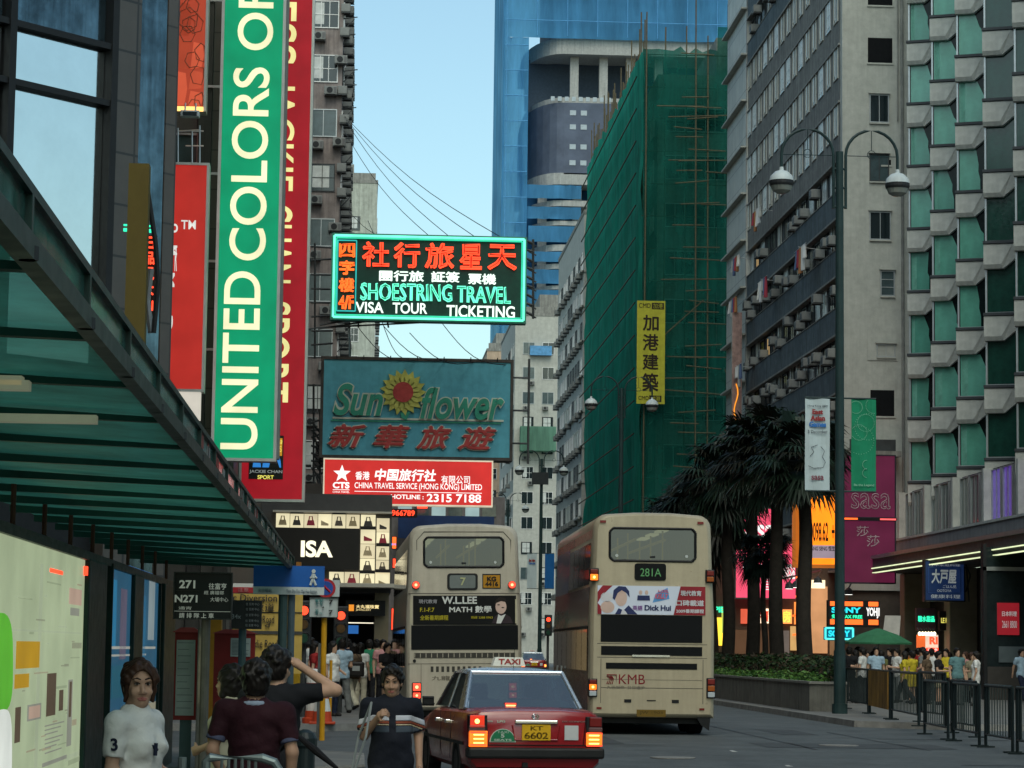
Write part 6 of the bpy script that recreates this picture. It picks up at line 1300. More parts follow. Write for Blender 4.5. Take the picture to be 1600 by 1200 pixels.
        m.build('side_panel', t)
        for k in range(7):
            y0 = .55+k*1.5
            for zs in ([2.98, 3.4, 3.82], [1.25, 2.08]):
                if kind == 2 and zs[0] > 2.5 and k > 3: continue
                m = MB(); strip(m, s, y0, y0+1.42, zs, dg, .014); m.build('window', t)
        m = MB(); m.box(s*(hw+.006), .4, 2.10, s*(hw+.03), L_-.4, 2.15, rubber); m.build('trim', t)
    for sx in (-1.0, 1.0):
        for y in (2.6, 8.6): wheel(t, sx, y, .5, .32)
    if kind == 2: wheel(t, 1.0, 1.35, .5, .32); wheel(t, -1.0, 1.35, .5, .32)
    m = MB(); m.box(-1.12, .3, .22, 1.12, L_-.5, .42, rubber); m.poly([(.9,.36),(1.18,.36),(1.15,.1),(1.0,.2)], .05, .1, rubber); m.build('underbody', t)
    return t, rect
# second bus (right)
B2, rect = bus('double_decker_bus', 'cream double decker bus on the right with route 281A and a red and white advert', 1019, 51, -.012, 0.0, champ, 4.38, 2)
rect(-.36, 3.06, .27, 3.40, blackpanel, 'route_box', rad=.05); T(B2, '281A', -.25, 3.14, .17, 3.30, glow('dim_green_led', (.09,.26,.10), .55), y=-.0)
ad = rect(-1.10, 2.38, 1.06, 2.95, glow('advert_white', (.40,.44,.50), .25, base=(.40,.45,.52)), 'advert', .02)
adr = M('advert_red', (.25,.015,.025), .45); adn = M('advert_navy', (.02,.03,.10), .5); sk = M('advert_skin', (.55,.40,.34), .6); 
def adpoly(pts, mat, d=.026, nm='advert_print', root=None):
    m = MB(); n = len(pts); yb = lambda c: max(0, c-2.4)*.035
    m.add([(a, -d+yb(c), c) for a, c in pts]+[(a, -.018+yb(c), c) for a, c in pts], [tuple(range(n)), tuple(range(2*n-1,n-1,-1))]+[(i,n+i,n+(i+1)%n,(i+1)%n) for i in range(n)], mat); return m.build(nm, root or ad)
ovl = lambda cx, cz, rx, rz_: [(cx+rx*math.cos(k*math.pi/9), cz+rz_*math.sin(k*math.pi/9)) for k in range(18)]
adpoly([(.42,2.38),(1.06,2.38),(1.06,2.95),(.56,2.95)], adr); adpoly([(-1.10,2.82),(-1.0,2.95),(-.8,2.95),(-1.02,2.74),(-1.10,2.6)], adr); adpoly([(-1.10,2.38),(-1.02,2.38),(-1.02,2.52),(-1.10,2.6)], adr)
adpoly(ovl(-.90,2.52,.14,.12), sk); adpoly(ovl(-.92,2.72,.12,.10), M('advert_pale', (.55,.55,.58), .6)); adpoly(ovl(-.63,2.70,.12,.16), sk, .028); adpoly([(-.80,2.70),(-.78,2.86),(-.68,2.94),(-.54,2.93),(-.47,2.84),(-.46,2.72),(-.52,2.80),(-.62,2.86),(-.70,2.80),(-.76,2.66)], adn, .031); adpoly([(-.75,2.38),(-.68,2.50),(-.58,2.46),(-.48,2.56),(-.30,2.38)], adn, .03); adpoly([(-.64,2.38),(-.60,2.49),(-.54,2.44),(-.50,2.38)], M('advert_pale'), .033)
for dx in (-.24, -.12): adpoly(ovl(dx,2.82,.035,.045), sk, .028); adpoly([(dx-.07,2.66),(dx+.07,2.66),(dx+.06,2.76),(dx-.06,2.76)], adn, .029)
adpoly([(.0,2.62),(.34,2.7),(.30,2.92),(.06,2.8)], M('advert_blue', (.10,.30,.60), .5), .027)
T(B2, 'Dick Hui', -.16, 2.46, .37, 2.57, adn, y=-.022, bold=.04, depth=.006); T(B2, '英語', -.40, 2.46, -.20, 2.56, M('advert_purple', (.18,.06,.25), .5), y=-.022, bold=.02, depth=.006); T(B2, 'KELLY', .04, 2.70, .32, 2.80, M('advert_rose', (.6,.12,.18), .5), y=-.02, bold=.03, depth=.006, shear=.3); T(B2, 'A-LEVEL', .10, 2.82, .32, 2.88, M('advert_rose'), y=-.016, bold=.02, depth=.006)
for body, z0, z1, x0, x1 in (('現代教育', 2.76, 2.87, .56, .98), ('口碑載道', 2.56, 2.68, .47, 1.03), ('2009暑期課程', 2.42, 2.50, .47, 1.03)): T(B2, body, x0, z0, x1, z1, M('advert_pale'), y=-.022, bold=.03, depth=.006)
rect(-1.03, 1.83, 1.0, 2.37, blackpanel, 'engine_window', .012); rect(-1.02, 1.57, 1.0, 1.75, blackpanel, 'air_intake', .012); rect(-.92, 1.30, .90, 1.42, blackpanel, 'air_intake', .012)
for z in (1.79, 1.52, 1.08, .92): rect(-1.1 if z > 1.4 else -1.02, z, 1.1 if z > 1.4 else 1.02, z+.012, M('panel_seam', (.08,.075,.06), .6), 'seam', .004) if z != 1.08 else rect(-1.0, 1.085, 1.0, 1.092, M('panel_seam'), 'seam', .004)
rect(-.4, 1.54, .35, 1.58, M('chrome_strip', (.5,.5,.48), .25, metal=.8), 'handle', .03)
for sx in (-1.02, 1.02): rect(sx-.006, .62, sx+.006, 1.5, M('panel_seam'), 'seam', .004)
kr = M('maroon_logo', (.20,.012,.02), .5); T(B2, 'KMB', -.66, 1.0, -.14, 1.19, kr, y=.0, bold=.0, depth=.006)
m = MB()
for k in range(4): m.tube([(-.90+k*.03, -.012, 1.16-k*.0),(-.86+k*.03,-.012,1.1),(-.90+k*.035,-.012,1.0)], .011, kr, 4)
m.tube([(-.9,-.012,1.18),(-.71,-.012,1.18),(-.71,-.012,1.0)], .011, kr, 4); m.build('emblem', B2)
T(B2, '九巴服務  日日進步', -.90, .90, -.14, .965, M('grey_print_bus', (.16,.14,.11), .6), y=.0, depth=.006, bold=.01)
for x0, x1, z0, z1 in ((-.55,-.41,.635,.70),(.40,.54,.635,.70),(-.1,.08,.67,.69)): rect(x0, z0, x1, z1, rubber, 'latch', .012)
rect(-.30, .36, .28, .50, M('dull_amber_plate', (.14,.085,.012), .5), 'number_plate', .016); T(B2, 'JW 1903', -.24, .40, .22, .47, M('plate_dark', (.02,.015,.01)), y=-.012, depth=.004)
for sx in (-1.05, 1.0): rect(sx-.05, .50, sx+.05, .54, red_off, 'reflector', .02)
for sx in (-1.0, .96): rect(sx-.06, 4.2, sx+.06, 4.25, red_off, 'reflector', .03)
def lampset(t, x0, x1, zs, nm='tail_lamp'):
    m = MB(); m.bbox(min(x0,x1), -.05, zs[0][0]-.02, max(x0,x1), .12, zs[-1][1]+.02, rubber, .015); h_ = m.build(nm, t)
    for z0, z1, mt in zs:
        m = MB(); m.bbox(min(x0,x1)+.02, -.075, z0, max(x0,x1)-.02, -.05, z1, mt, .01)
        if mt in (amber_on, red_on): m.disc((x0+x1)/2, (z0+z1)/2, min(z1-z0, abs(x1-x0))*.22, -.082, -.0755, hot if mt is amber_on else hotr, 14)
        m.build('lens', h_)
lampset(B2, -1.27, -1.09, [(.76,.86,clear_l),(.88,.99,amber_on),(1.01,1.08,red_off)]); lampset(B2, 1.09, 1.27, [(.76,.86,clear_l),(.88,.99,amber_off),(1.01,1.12,red_off)])
lampset(B2, -1.27, -1.08, [(3.05,3.17,amber_on),(3.19,3.27,red_off)]); lampset(B2, 1.06, 1.24, [(3.05,3.15,amber_off),(3.17,3.27,red_off)])
m = MB()
for k in range(2): m.tube([(-1.30-.02*k, 7.4+1.4*k, .35), (-1.36-.02*k, 7.4+1.4*k, .8), (-1.30, 7.4+1.4*k, 1.3)], .025, alu, 5)
m.build('grab_rail', B2)
# first bus (left)
B1, rect = bus('double_decker_bus', 'pale double decker bus on the left with route 7 and a black tuition advert', 727, 55.5, .012, -.016, champ2, 4.32, 1)
rect(-.36, 2.92, .30, 3.28, rubber, 'route_box', rad=.06); rect(-.31, 2.96, .25, 3.24, M('grey_route_glass', (.12,.14,.14), .15), 'route_glass', .026, rad=.04); T(B1, '7', -.08, 3.02, .04, 3.19, M('dull_yellow_digit', (.38,.40,.22), .5), y=-.008, bold=.02, depth=.006)
rect(.42, 2.97, .78, 3.24, M('amber_number_plate', (.42,.20,.01), .5), 'number_plate', .016); rect(.40, 2.95, .80, 3.27, rubber, 'plate_frame', .01); T(B1, 'KG', .50, 3.11, .70, 3.21, M('plate_dark'), y=.0, depth=.004, bold=.04); T(B1, '4416', .46, 3.0, .74, 3.10, M('plate_dark'), y=.0, depth=.004, bold=.04)
for sx in (-1.04, 1.04):
    m = MB(); m.disc(sx, 3.03, .085, -.07, .05, rubber, 16); o = m.build('tail_lamp', B1); m = MB(); m.disc(sx, 3.03, .075, -.085, -.071, red_on, 16); m.disc(sx, 3.03, .03, -.09, -.0855, hotr, 12); m.build('lens', o)
ad = rect(-1.10, 2.17, 1.13, 2.80, M('advert_black', (.008,.009,.009), .65, spec=.12), 'advert', .02)
wl_ = M('advert_white_text', (.62,.64,.62), .6); ylw = M('advert_yellow_text', (.42,.36,.02), .6)
T(B1, 'W.L.LEE', -.48, 2.62, .28, 2.78, wl_, y=-.016, bold=.03, depth=.006); T(B1, 'MATH 數學', -.32, 2.43, .60, 2.58, wl_, y=-.016, bold=.025, depth=.006); T(B1, '現代教育', -.98, 2.63, -.58, 2.72, M('advert_grey_text', (.30,.30,.32), .6), y=-.016, bold=.02, depth=.006)
T(B1, 'F.1-F.7', -.95, 2.45, -.64, 2.54, ylw, y=-.018, bold=.02, depth=.006); T(B1, '全新暑期課程', -.95, 2.27, -.34, 2.38, ylw, y=-.018, bold=.02, depth=.006); T(B1, '熱線 2388 0963', .15, 2.30, .62, 2.36, ylw, y=-.018, bold=.01, depth=.006)
adpoly(ovl(.80,2.56,.12,.155), sk, .027, root=ad); adpoly([(.66,2.58),(.68,2.70),(.78,2.77),(.90,2.74),(.94,2.58),(.90,2.66),(.80,2.68),(.70,2.64)], M('hair_print', (.015,.012,.01), .7), .03, root=ad); adpoly([(.60,2.20),(.66,2.34),(.76,2.42),(.86,2.42),(1.0,2.34),(1.06,2.20)], M('suit_print', (.035,.025,.03), .7), .025, root=ad); adpoly([(.70,2.20),(.74,2.40),(.80,2.36),(.90,2.40),(.80,2.20)], wl_, .028, root=ad); adpoly(ovl(.84,2.54,.03,.012), M('hair_print'), .03, root=ad); adpoly(ovl(.75,2.6,.03,.012), M('hair_print'), .03, root=ad)
for sx in (-1.14, 1.13): rect(sx-.02, 2.2, sx+.02, 2.72, M('cream_strip', (.45,.42,.3), .5), 'trim', .02)
rect(-1.14, 1.64, 1.17, 2.16, blackpanel, 'engine_window', .014); rect(-1.08, 1.46, 1.10, 1.57, M('vent_slot', (.05,.047,.04), .7), 'air_intake', .012)
for k in range(36): rect(-1.07+k*.0605, 1.47, -1.055+k*.0605, 1.56, champ2, 'vent_bar', .016) if k % 2 == 0 else None
for sx, z in ((-1.07,1.40),(1.12,1.42)): m = MB(); m.disc(sx, z, .035, -.02, .02, rubber, 12); m.build('plug', B1)
rect(-1.2, 1.33, 1.2, 1.342, M('panel_seam'), 'seam', .005); rect(-.93, .4, -.922, 1.33, M('panel_seam'), 'seam', .005); rect(.95, .4, .958, 1.33, M('panel_seam'), 'seam', .005); rect(-1.2, 2.84, 1.2, 2.855, M('panel_seam'), 'seam', .005)
for k in range(10): rect(-.72+k*.115, 1.16, -.66+k*.115, 1.28, M('vent_slot'), 'vent', .006)
T(B1, '九龍巴士', -.7, .98, .1, 1.08, M('grey_print_bus'), y=.0, bold=.02, depth=.006)
lampset(B1, -1.12, -.92, [(.60,.72,red_on),(.76,.92,red_on)]); lampset(B1, .95, 1.15, [(.60,.72,red_on),(.76,.92,red_on)])
m = MB(); m.tube([(-1.02,.05,2.9),(-1.02,.06,4.0),(-.86,.06,4.18),(.86,.06,4.18),(1.02,.06,4.0),(1.02,.05,2.9)], .012, M('panel_seam'), 5); m.build('seam', B1)

# ------------------------------------------------------------------ taxi
tred = M('taxi_red_paint', (.27,.012,.016), .18, var=.05, dirt=.1, spec=.6); tsil = M('taxi_silver_paint', (.42,.47,.52), .25, metal=.7, var=.05); chrome = M('chrome', (.75,.76,.76), .1, metal=1.0, var=.05)
tglass = pane_glass('taxi_window', (.28,.38,.41), .30, .03)
def taxi(label, loc, rz):
    t = thing('taxi', label, 'taxi', loc, rz, 'red taxis')
    def ring(y, w_, zb, zt):
        half = [(w_*.90, zb), (w_*.985, zb+.07), (w_, zb+.2), (w_+.005, (zb+zt)/2+.03), (w_-.005, zt-.16), (w_-.04, zt-.05), (w_-.13, zt), (w_*.4, zt+.022)]
        return [(-a, y, z) for a, z in half] + [(a, y, z) for a, z in half[::-1]]
    q = MB(); q.loft([ring(0,.77,.40,.93), ring(.035,.815,.30,.975), ring(.14,.84,.27,.995), ring(.5,.85,.25,1.005), ring(1.2,.85,.24,1.0), ring(2.4,.855,.24,.985), ring(3.3,.85,.24,.97), ring(3.6,.845,.24,.93), ring(4.4,.82,.27,.83), ring(4.62,.78,.32,.76), ring(4.7,.70,.38,.70)], tred); q.build('body', t, smooth=True)
    # cabin
    zb, zt = .985, 1.455; bw, tw = .765, .60; yr0, yr1, yf0, yf1 = .98, 1.50, 3.40, 2.72
    q = MB(); prof = [(-tw-.02,1.43),(-tw+.02,1.475),(-tw*.6,1.50),(0,1.515),(tw*.6,1.50),(tw-.02,1.475),(tw+.02,1.43),(0,1.45)]
    q.loft([[(x*.96, yr1-.05, z-.035) for x, z in prof], [(x, yr1+.06, z) for x, z in prof], [(x, 2.1, z+.012) for x, z in prof], [(x, yf1-.05, z) for x, z in prof], [(x*.96, yf1+.06, z-.035) for x, z in prof]], tsil); q.build('roof', t, smooth=True)
    for s in (-1, 1):
        q = MB()
        B = lambda y: Vector((s*bw, y, zb)); U = lambda y: Vector((s*(tw+.01), y, zt))
        ins = Vector((-s*.05, 0, 0))
        def pil(a, b, c, d):
            q.add([a,b,c,d,a+ins,b+ins,c+ins,d+ins], [(0,1,2,3),(7,6,5,4),(0,4,5,1),(1,5,6,2),(2,6,7,3),(3,7,4,0)], tsil)
        pil(B(yr0-.06), B(yr0+.42), U(yr1+.20), U(yr1-.04))      # rear pillar
        q.build('pillar', t); q = MB(); pil(B(2.28), B(2.36), U(2.32), U(2.25)); q.build('pillar', t); q = MB(); pil(B(yf0-.06), B(yf0+.04), U(yf1+.05), U(yf1-.03)); q.build('pillar', t); q = MB()
        a, b = Vector((s*(bw-.015), yr0-.05, zb+.01)), Vector((s*(tw-.0), yr1-.05, zt)); q.tube([a, b], .028, tsil, 8); q.build('pillar', t)
    q = MB()
    q.tube([(-tw,yr1-.05,zt+.0),(tw,yr1-.05,zt)], .03, tsil, 8); q.tube([(-bw,yr0-.05,zb+.005),(bw,yr0-.05,zb+.005)], .018, rubber, 8); q.build('window_rim', t)
    m = MB(); m.add([(-bw+.03,yr0-.04,zb+.015),(bw-.03,yr0-.04,zb+.015),(tw-.01,yr1-.05,zt),(-tw+.01,yr1-.05,zt)], [(0,1,2,3)], tglass); m.build('rear_window', t)
    m = MB(); m.add([(-bw+.03,yf0,zb),(bw-.03,yf0,zb),(tw,yf1,zt),(-tw,yf1,zt)], [(0,1,2,3)], tglass); m.build('windscreen', t)
    for s in (-1, 1):
        m = MB(); m.add([(s*(bw-.01),yr0+.42,zb),(s*(bw-.01),2.28,zb),(s*tw,2.25,zt),(s*tw,yr1+.2,zt)], [(0,1,2,3)], tglass); m.build('side_window', t)
        m = MB(); m.add([(s*(bw-.01),2.36,zb),(s*(bw-.01),yf0-.06,zb),(s*tw,yf1-.03,zt),(s*tw,2.32,zt)], [(0,1,2,3)], tglass); m.build('side_window', t)
        m = MB(); m.bbox(s*.86, 3.08, 1.0, s*.97, 3.16, 1.09, rubber, .02); m.tube([(s*.83,3.12,1.0),(s*.9,3.12,1.03)], .02, rubber, 6); m.build('wing_mirror', t)
        m = MB()
        for y in (2.32, 1.45): m.box(s*.856, y-.004, .35, s*.862, y+.004, .95, rubber)
        for y in (1.62, 2.5): m.bbox(s*.85, y, .80, s*.88, y+.14, .83, chrome, .008)
        m.box(s*.852, .4, .56, s*.868, 4.2, .60, rubber); m.build('door_trim', t)
        for y in (.98, 3.72):
            wheel(t, s*.76, y, .315, .19); m = MB(); m.loft([[(s*xq, y+.345*math.cos(2*math.pi*k/20), .315+.345*math.sin(2*math.pi*k/20)) for k in range(20)] for xq in (.70, .853)], rubber); m.build('wheel_arch', t)
    m = MB(); fab = M('grey_seat', (.07,.08,.085), .8, var=.2); m.bbox(-.66,1.12,.55,.66,1.36,1.10,fab,.06); m.box(-.72,.98,.94,.72,1.2,.965,fab)
    for sx in (-.38,.36): m.bbox(sx-.25,2.12,.5,sx+.25,2.26,1.10,fab,.05); m.bbox(sx-.12,2.13,1.12,sx+.12,2.22,1.30,fab,.04)
    m.build('seat', t)
    # rear details
    m = MB(); m.bbox(-.86,-.085,.41,.86,.2,.545,M('bumper_black', (.014,.015,.016), .5, var=.2),.03); m.build('bumper', t)
    m = MB(); m.tube([(-.70,-.006,.575),(-.60,-.008,.575),(.60,-.008,.575),(.70,-.006,.575)], .006, rubber, 4); m.tube([(-.63,-.004,.93),(-.60,-.008,.58)], .005, rubber, 4); m.tube([(.63,-.004,.93),(.60,-.008,.58)], .005, rubber, 4); m.tube([(-.3,-.004,.82),(-.27,-.012,.64),(.27,-.012,.64),(.3,-.004,.82)], .012, tred, 6); m.build('boot_lid_seam', t)
    m = MB(); m.bbox(-.27,-.04,.835,.27,.0,.885,chrome,.012); m.build('chrome_bar', t)
    m = MB(); 
    for rx, rz_ in ((.045,.032),(.018,.032),(.030,.014)): m.tube([(-.01+rx*math.cos(k*math.pi/8), -.016, .928+rz_*math.sin(k*math.pi/8)) for k in range(17)], .005, chrome, 5)
    m.build('badge', t)
    m = MB(); m.box(-.18,-.024,.635,.18,-.003,.83,M('taxi_plate_yellow', (.62,.36,.012), .45, var=.1)); p_ = m.build('number_plate', t); pk_ = M('plate_dark', (.02,.015,.01))
    T(t, 'KT', -.075, .755, .085, .81, pk_, y=-.02, bold=.03, depth=.004); T(t, '6602', -.15, .65, .15, .735, pk_, y=-.02, bold=.03, depth=.004)
    m = MB(); m.poly([(-.585,.61)]+[(-.42-.165*math.cos(math.pi*k/12), .61+.165*math.sin(math.pi*k/12)) for k in range(1,12)]+[(-.255,.61)], -.014, -.003, M('sticker_rim', (.45,.5,.45), .5)); m.poly([(-.573,.618)]+[(-.42-.153*math.cos(math.pi*k/12), .618+.148*math.sin(math.pi*k/12)) for k in range(1,12)]+[(-.267,.618)], -.018, -.0145, M('sticker_green', (.012,.16,.07), .5)); m.build('seat_sticker', t)
    st = M('sticker_rim'); T(t, '5', -.445, .665, -.40, .715, st, y=-.016, bold=.03, depth=.003); T(t, 'TAXI', -.49, .72, -.35, .748, st, y=-.016, depth=.003); T(t, 'SEATS', -.53, .625, -.31, .65, st, y=-.016, depth=.003, bold=.02)
    m = MB(); m.box(.36,-.014,.64,.535,-.003,.82,M('white_sticker', (.50,.52,.53), .5, var=.1)); m.build('paper_sticker', t)
    T(t, 'CROWN', -.66, .855, -.55, .875, chrome, y=-.003, bold=.03, depth=.004); T(t, 'LPG', -.49, .85, -.39, .88, chrome, y=-.003, bold=.04, depth=.004); T(t, 'DX COMFORT', .33, .86, .66, .878, M('dull_chrome', (.3,.2,.2), .3, metal=.8), y=-.003, bold=.02, depth=.004)
    for s in (-1, 1):
        m = MB(); m.bbox(s*.63, -.03, .56, s*.835, .14, .93, rubber, .01); h_ = m.build('tail_lamp', t)
        for z0, z1, mt, x0, x1 in ((.565,.735,amber_on,.632,.832),(.742,.80,M('grey_lens', (.12,.06,.06), .3),.66,.835),(.805,.925,M('red_lamp_half_lit', (.25,.02,.015), .25, emit=(1,.05,.015), estr=.6) if s < 0 else red_off,.67,.825)):
            m = MB(); m.bbox(s*x0, -.05, z0, s*x1, .0, z1, mt, .012)
            if mt is amber_on:
                for zz in (.60,.65,.70): m.box(s*(x0+.03), -.055, zz-.008, s*(x1-.04), -.0505, zz+.008, hot)
            if z0 == .565: m.box(s*x0-.0, -.053, z1-.018, s*x1, -.0505, z1-.002, red_on); m.box(s*x0, -.053, z0+.002, s*x1, -.0505, z0+.018, red_on)
            if z0 == .805 and s < 0: m.disc(s*.75, .865, .03, -.056, -.0505, hot, 12)
            m.build('lens', h_)
    m = MB(); m.bbox(-.24,1.0,.99,-.06,1.12,1.075,red_off,.012); m.box(-.22,.985,1.0,-.08,.999,1.07,red_on); m.box(-.21,.98,1.028,-.09,.9845,1.045,hot); m.build('brake_lamp', t)
    m = MB(); m.tube([(.25,.93,1.0),(.48,.955,1.012),(.66,.95,1.006)], .008, rubber, 5); m.build('wiper', t)
    m = MB(); m.tube([(-.02,1.55,1.5),(-.02,1.5,1.78)], .003, rubber, 4); m.build('aerial', t)
    m = MB(); m.poly([(-.23,1.535),(.21,1.535),(.17,1.65),(-.19,1.65)], 1.95, 2.12, M('taxi_sign_white', (.55,.55,.50), .5, emit=(.6,.6,.5), estr=.18)); s_ = m.build('roof_sign', t); T(t, 'TAXI', -.155, 1.555, .14, 1.63, M('taxi_sign_red', (.30,.04,.035), .5), y=1.945, bold=.03, depth=.006)
    m = MB(); m.box(-.17, -.02, .3, -.1, .2, .36, rubber); m.build('exhaust', t)
    return t
p = P(838, 1100, 32); TX = taxi('red taxi with silver roof braking in front of the first bus', (p.x, 32, -.10), R(6.5))
p = P(835, 1030, 166); dup(TX, (p.x, 166, 0), 0.0, 'small red taxi far away between the two buses')
# ------------------------------------------------------------------ people
skin = M('skin', (.42,.26,.18), .55, var=.1, scale=8); skin2 = M('skin_tan', (.33,.20,.135), .55, var=.1, scale=8); hairm = M('black_hair', (.010,.008,.007), .5, var=.3, scale=30); hairb = M('brown_hair', (.045,.022,.014), .5, var=.3, scale=30)
def V3(*a): return np.array(a, float)
def rotm(yaw_, pitch_=0, roll_=0):
    return np.array(Matrix.Rotation(yaw_, 3, 'Z') @ Matrix.Rotation(pitch_, 3, 'X') @ Matrix.Rotation(roll_, 3, 'Y'))
def mirror(p): return V3(-p[0], p[1], p[2])
class Fig:
    """a person standing at the origin, facing -Y; lengths for a body 1.70 m tall, then scaled"""
    def __init__(s, H=1.70, female=False, belly=0.0, legs='stand', arms=None, head=(0,0,0), seated=False, hs=1.08):
        k = H/1.70; s.k = k; s.hk = k*hs; sh = .185 if female else .205; s.sh = sh*k
        J = {}
        J['pelvis'] = V3(0,.0,.93); J['chest'] = V3(0,.01,1.25); J['neck'] = V3(0,.02,1.44); J['head'] = V3(0,-.005,1.585)
        for sd, sx in (('l',1),('r',-1)):                              # l is +X
            J['sho'+sd] = V3(sx*sh,.02,1.385); J['elb'+sd] = V3(sx*(sh+.05),.05,1.10); J['wri'+sd] = V3(sx*(sh+.06),-.02,.855)
            J['hip'+sd] = V3(sx*.095,0,.90); J['kne'+sd] = V3(sx*.10,-.015,.50); J['ank'+sd] = V3(sx*.105,.02,.09); J['toe'+sd] = V3(sx*.12,-.14,.035)
        if legs == 'walk': 
            J['kner'] = V3(-.10,-.17,.53); J['ankr'] = V3(-.10,-.26,.14); J['toer'] = V3(-.10,-.42,.08); J['knel'] = V3(.10,.08,.49); J['ankl'] = V3(.10,.34,.16); J['toel'] = V3(.11,.22,.05)
        elif legs == 'wide':
            for sd, sx in (('l',1),('r',-1)): J['kne'+sd] = V3(sx*.16,-.02,.50); J['ank'+sd] = V3(sx*.2,.03,.09); J['toe'+sd] = V3(sx*.24,-.13,.035)
        elif legs == 'sit':
            for sd, sx in (('l',1),('r',-1)): J['kne'+sd] = V3(sx*.13,-.44,.88); J['ank'+sd] = V3(sx*.13,-.50,.48); J['toe'+sd] = V3(sx*.13,-.66,.44)
        for q, v in (arms or {}).items(): J[q] = V3(*v)
        for q in J: J[q] = J[q]*k
        s.J = J; s.R = rotm(*head); s.belly = belly; s.female = female
    def torso(s, g=0.0):
        J, k = s.J, s.k; b = s.belly
        p = [cap(J['pelvis']+V3(-.07,0,.0)*k, J['pelvis']+V3(.07,0,.0)*k, .115*k, .115*k, .05, .95),
             ell(J['pelvis']+V3(0,-.01-b*.35,.15)*k, V3(.15+b*.5,.105+b,.17)*k, .06), ell(J['chest']+V3(0,0,.0)*k, V3(.165 if not s.female else .15,.115,.20)*k, .06),
             cap(J['shor']+V3(.06,0,-.02)*k, J['shol']+V3(-.06,0,-.02)*k, .075*k, .075*k, .06), cap(J['neck']+V3(0,.01,-.09)*k, J['neck']+V3(0,0,.03)*k, .085*k, .052*k, .06)]
        if s.female: p += [ell(J['chest']+V3(sx*.07,-.085,-.0)*k, V3(.065,.06,.065)*k, .04) for sx in (-1,1)]
        return p
    def arm(s, sd, cutfrac=None, grow=0.0):
        J, k = s.J, s.k; a, e, w_ = J['sho'+sd], J['elb'+sd], J['wri'+sd]; f = .92 if s.female else 1.0
        if cutfrac is not None:
            d = (e-a)/np.linalg.norm(e-a); c0 = a + (e-a)*min(cutfrac, 1); out = [cap(a, e, .058*k*f+grow, .046*k*f+grow, .03, cut=(c0, d) if cutfrac < 1 else None)]
            if cutfrac > 1: d2 = (w_-e)/np.linalg.norm(w_-e); out.append(cap(e, w_, .048*k*f+grow, .04*k*f+grow, .02, cut=(e+(w_-e)*(cutfrac-1), d2)))
            return out
        return [cap(a, e, .052*k*f, .040*k*f, .03), cap(e, w_, .042*k*f, .028*k*f, .02)]
    def hand(s, sd, curl=.5, spread=None):
        """palm, four bent fingers of unequal length and a thumb off the side of the palm"""
        J, k = s.J, s.k; w_, e = J['wri'+sd], J['elb'+sd]; d = (w_-e)/np.linalg.norm(w_-e); sx = 1 if sd == 'l' else -1
        inn = V3(-sx, -.15, 0); inn = inn - d*(inn@d); inn /= np.linalg.norm(inn)                # palm normal, toward the body
        lat = np.cross(d, inn)*(sx); lat /= np.linalg.norm(lat)
        if lat[1] > 0: lat = -lat                                                                # thumb side forward
        out = [cap(w_, w_+d*.05*k, .027*k, .034*k, .015, ), cap(w_+d*.045*k-lat*.02*k, w_+d*.045*k+lat*.02*k, .022*k, .022*k, .015), cap(w_+d*.085*k-lat*.026*k, w_+d*.085*k+lat*.026*k, .016*k, .016*k, .012)]
        for i, (o, L_) in enumerate(((.030,.070),(.0105,.080),(-.010,.075),(-.030,.058))):
            b0 = w_+d*.09*k+lat*o*k; c1 = curl*.9; d1 = d*math.cos(c1)+inn*math.sin(c1); c2 = curl*2.0; d2 = d*math.cos(c2)+inn*math.sin(c2)
            b1 = b0+d1*L_*.5*k; b2 = b1+d2*L_*.5*k; out += [cap(b0, b1, .0095*k, .0088*k, .004), cap(b1, b2, .0088*k, .0072*k, .004)]
        t0 = w_+d*.03*k+lat*.028*k; t1 = t0+(lat*.75+d*.5+inn*.25)*.04*k; t2 = t1+(d*.8+lat*.15+inn*.5)*.03*k; out += [cap(t0, t1, .0125*k, .0105*k, .008), cap(t1, t2, .0105*k, .008*k, .004)]
        return out
    def leg(s, sd, g=0.0, calf=None):
        J, k = s.J, s.k; return [cap(J['hip'+sd], J['kne'+sd], .085*k+g, (.058*k if calf is None else calf)+g, .03), cap(J['kne'+sd], J['ank'+sd], (.056*k if calf is None else calf)+g, (.038*k if calf is None else calf)+g, .03)]
    def foot(s, sd): J, k = s.J, s.k; return [cap(J['ank'+sd]+V3(0,.03,-.04)*k, J['toe'+sd], .045*k, .038*k, .03), cap(J['ank'+sd], J['ank'+sd]+V3(0,.01,-.04)*k, .042*k, .048*k, .02)]
    def hp(s, x, y, z): return s.J['head'] + s.R @ (V3(x,y,z)*s.hk)     # a point of the head
    def headp(s, detail=True):
        k = s.hk; Q = s.R; e = lambda c, r, kk=.02, sub=False: ell(s.hp(*c), V3(*r)*k, kk, Q, sub)
        p = [e((0,.012,.035),(.074,.092,.085)), e((0,-.012,-.035),(.060,.070,.075),.03), e((0,-.045,-.085),(.032,.034,.026),.03), cap(s.J['neck'], s.hp(0,.02,-.05), .054*k, .055*k, .02)]
        if detail:
            p += [cap(s.hp(0,-.080,.008), s.hp(0,-.099,-.032), .008*k, .013*k, .012), e((-.012,-.090,-.036),(.010,.010,.008),.008), e((.012,-.090,-.036),(.010,.010,.008),.008), e((-.034,-.064,-.03),(.024,.018,.022),.02), e((.034,-.064,-.03),(.024,.018,.022),.02), e((0,-.079,.032),(.05,.012,.012),.02)]
            p += [e((sx*.028,-.090,.012),(.015,.012,.008),.0,True) for sx in (-1,1)]
            p += [e((sx*.076,.012,-.005),(.010,.020,.030),.008) for sx in (-1,1)]
        return p
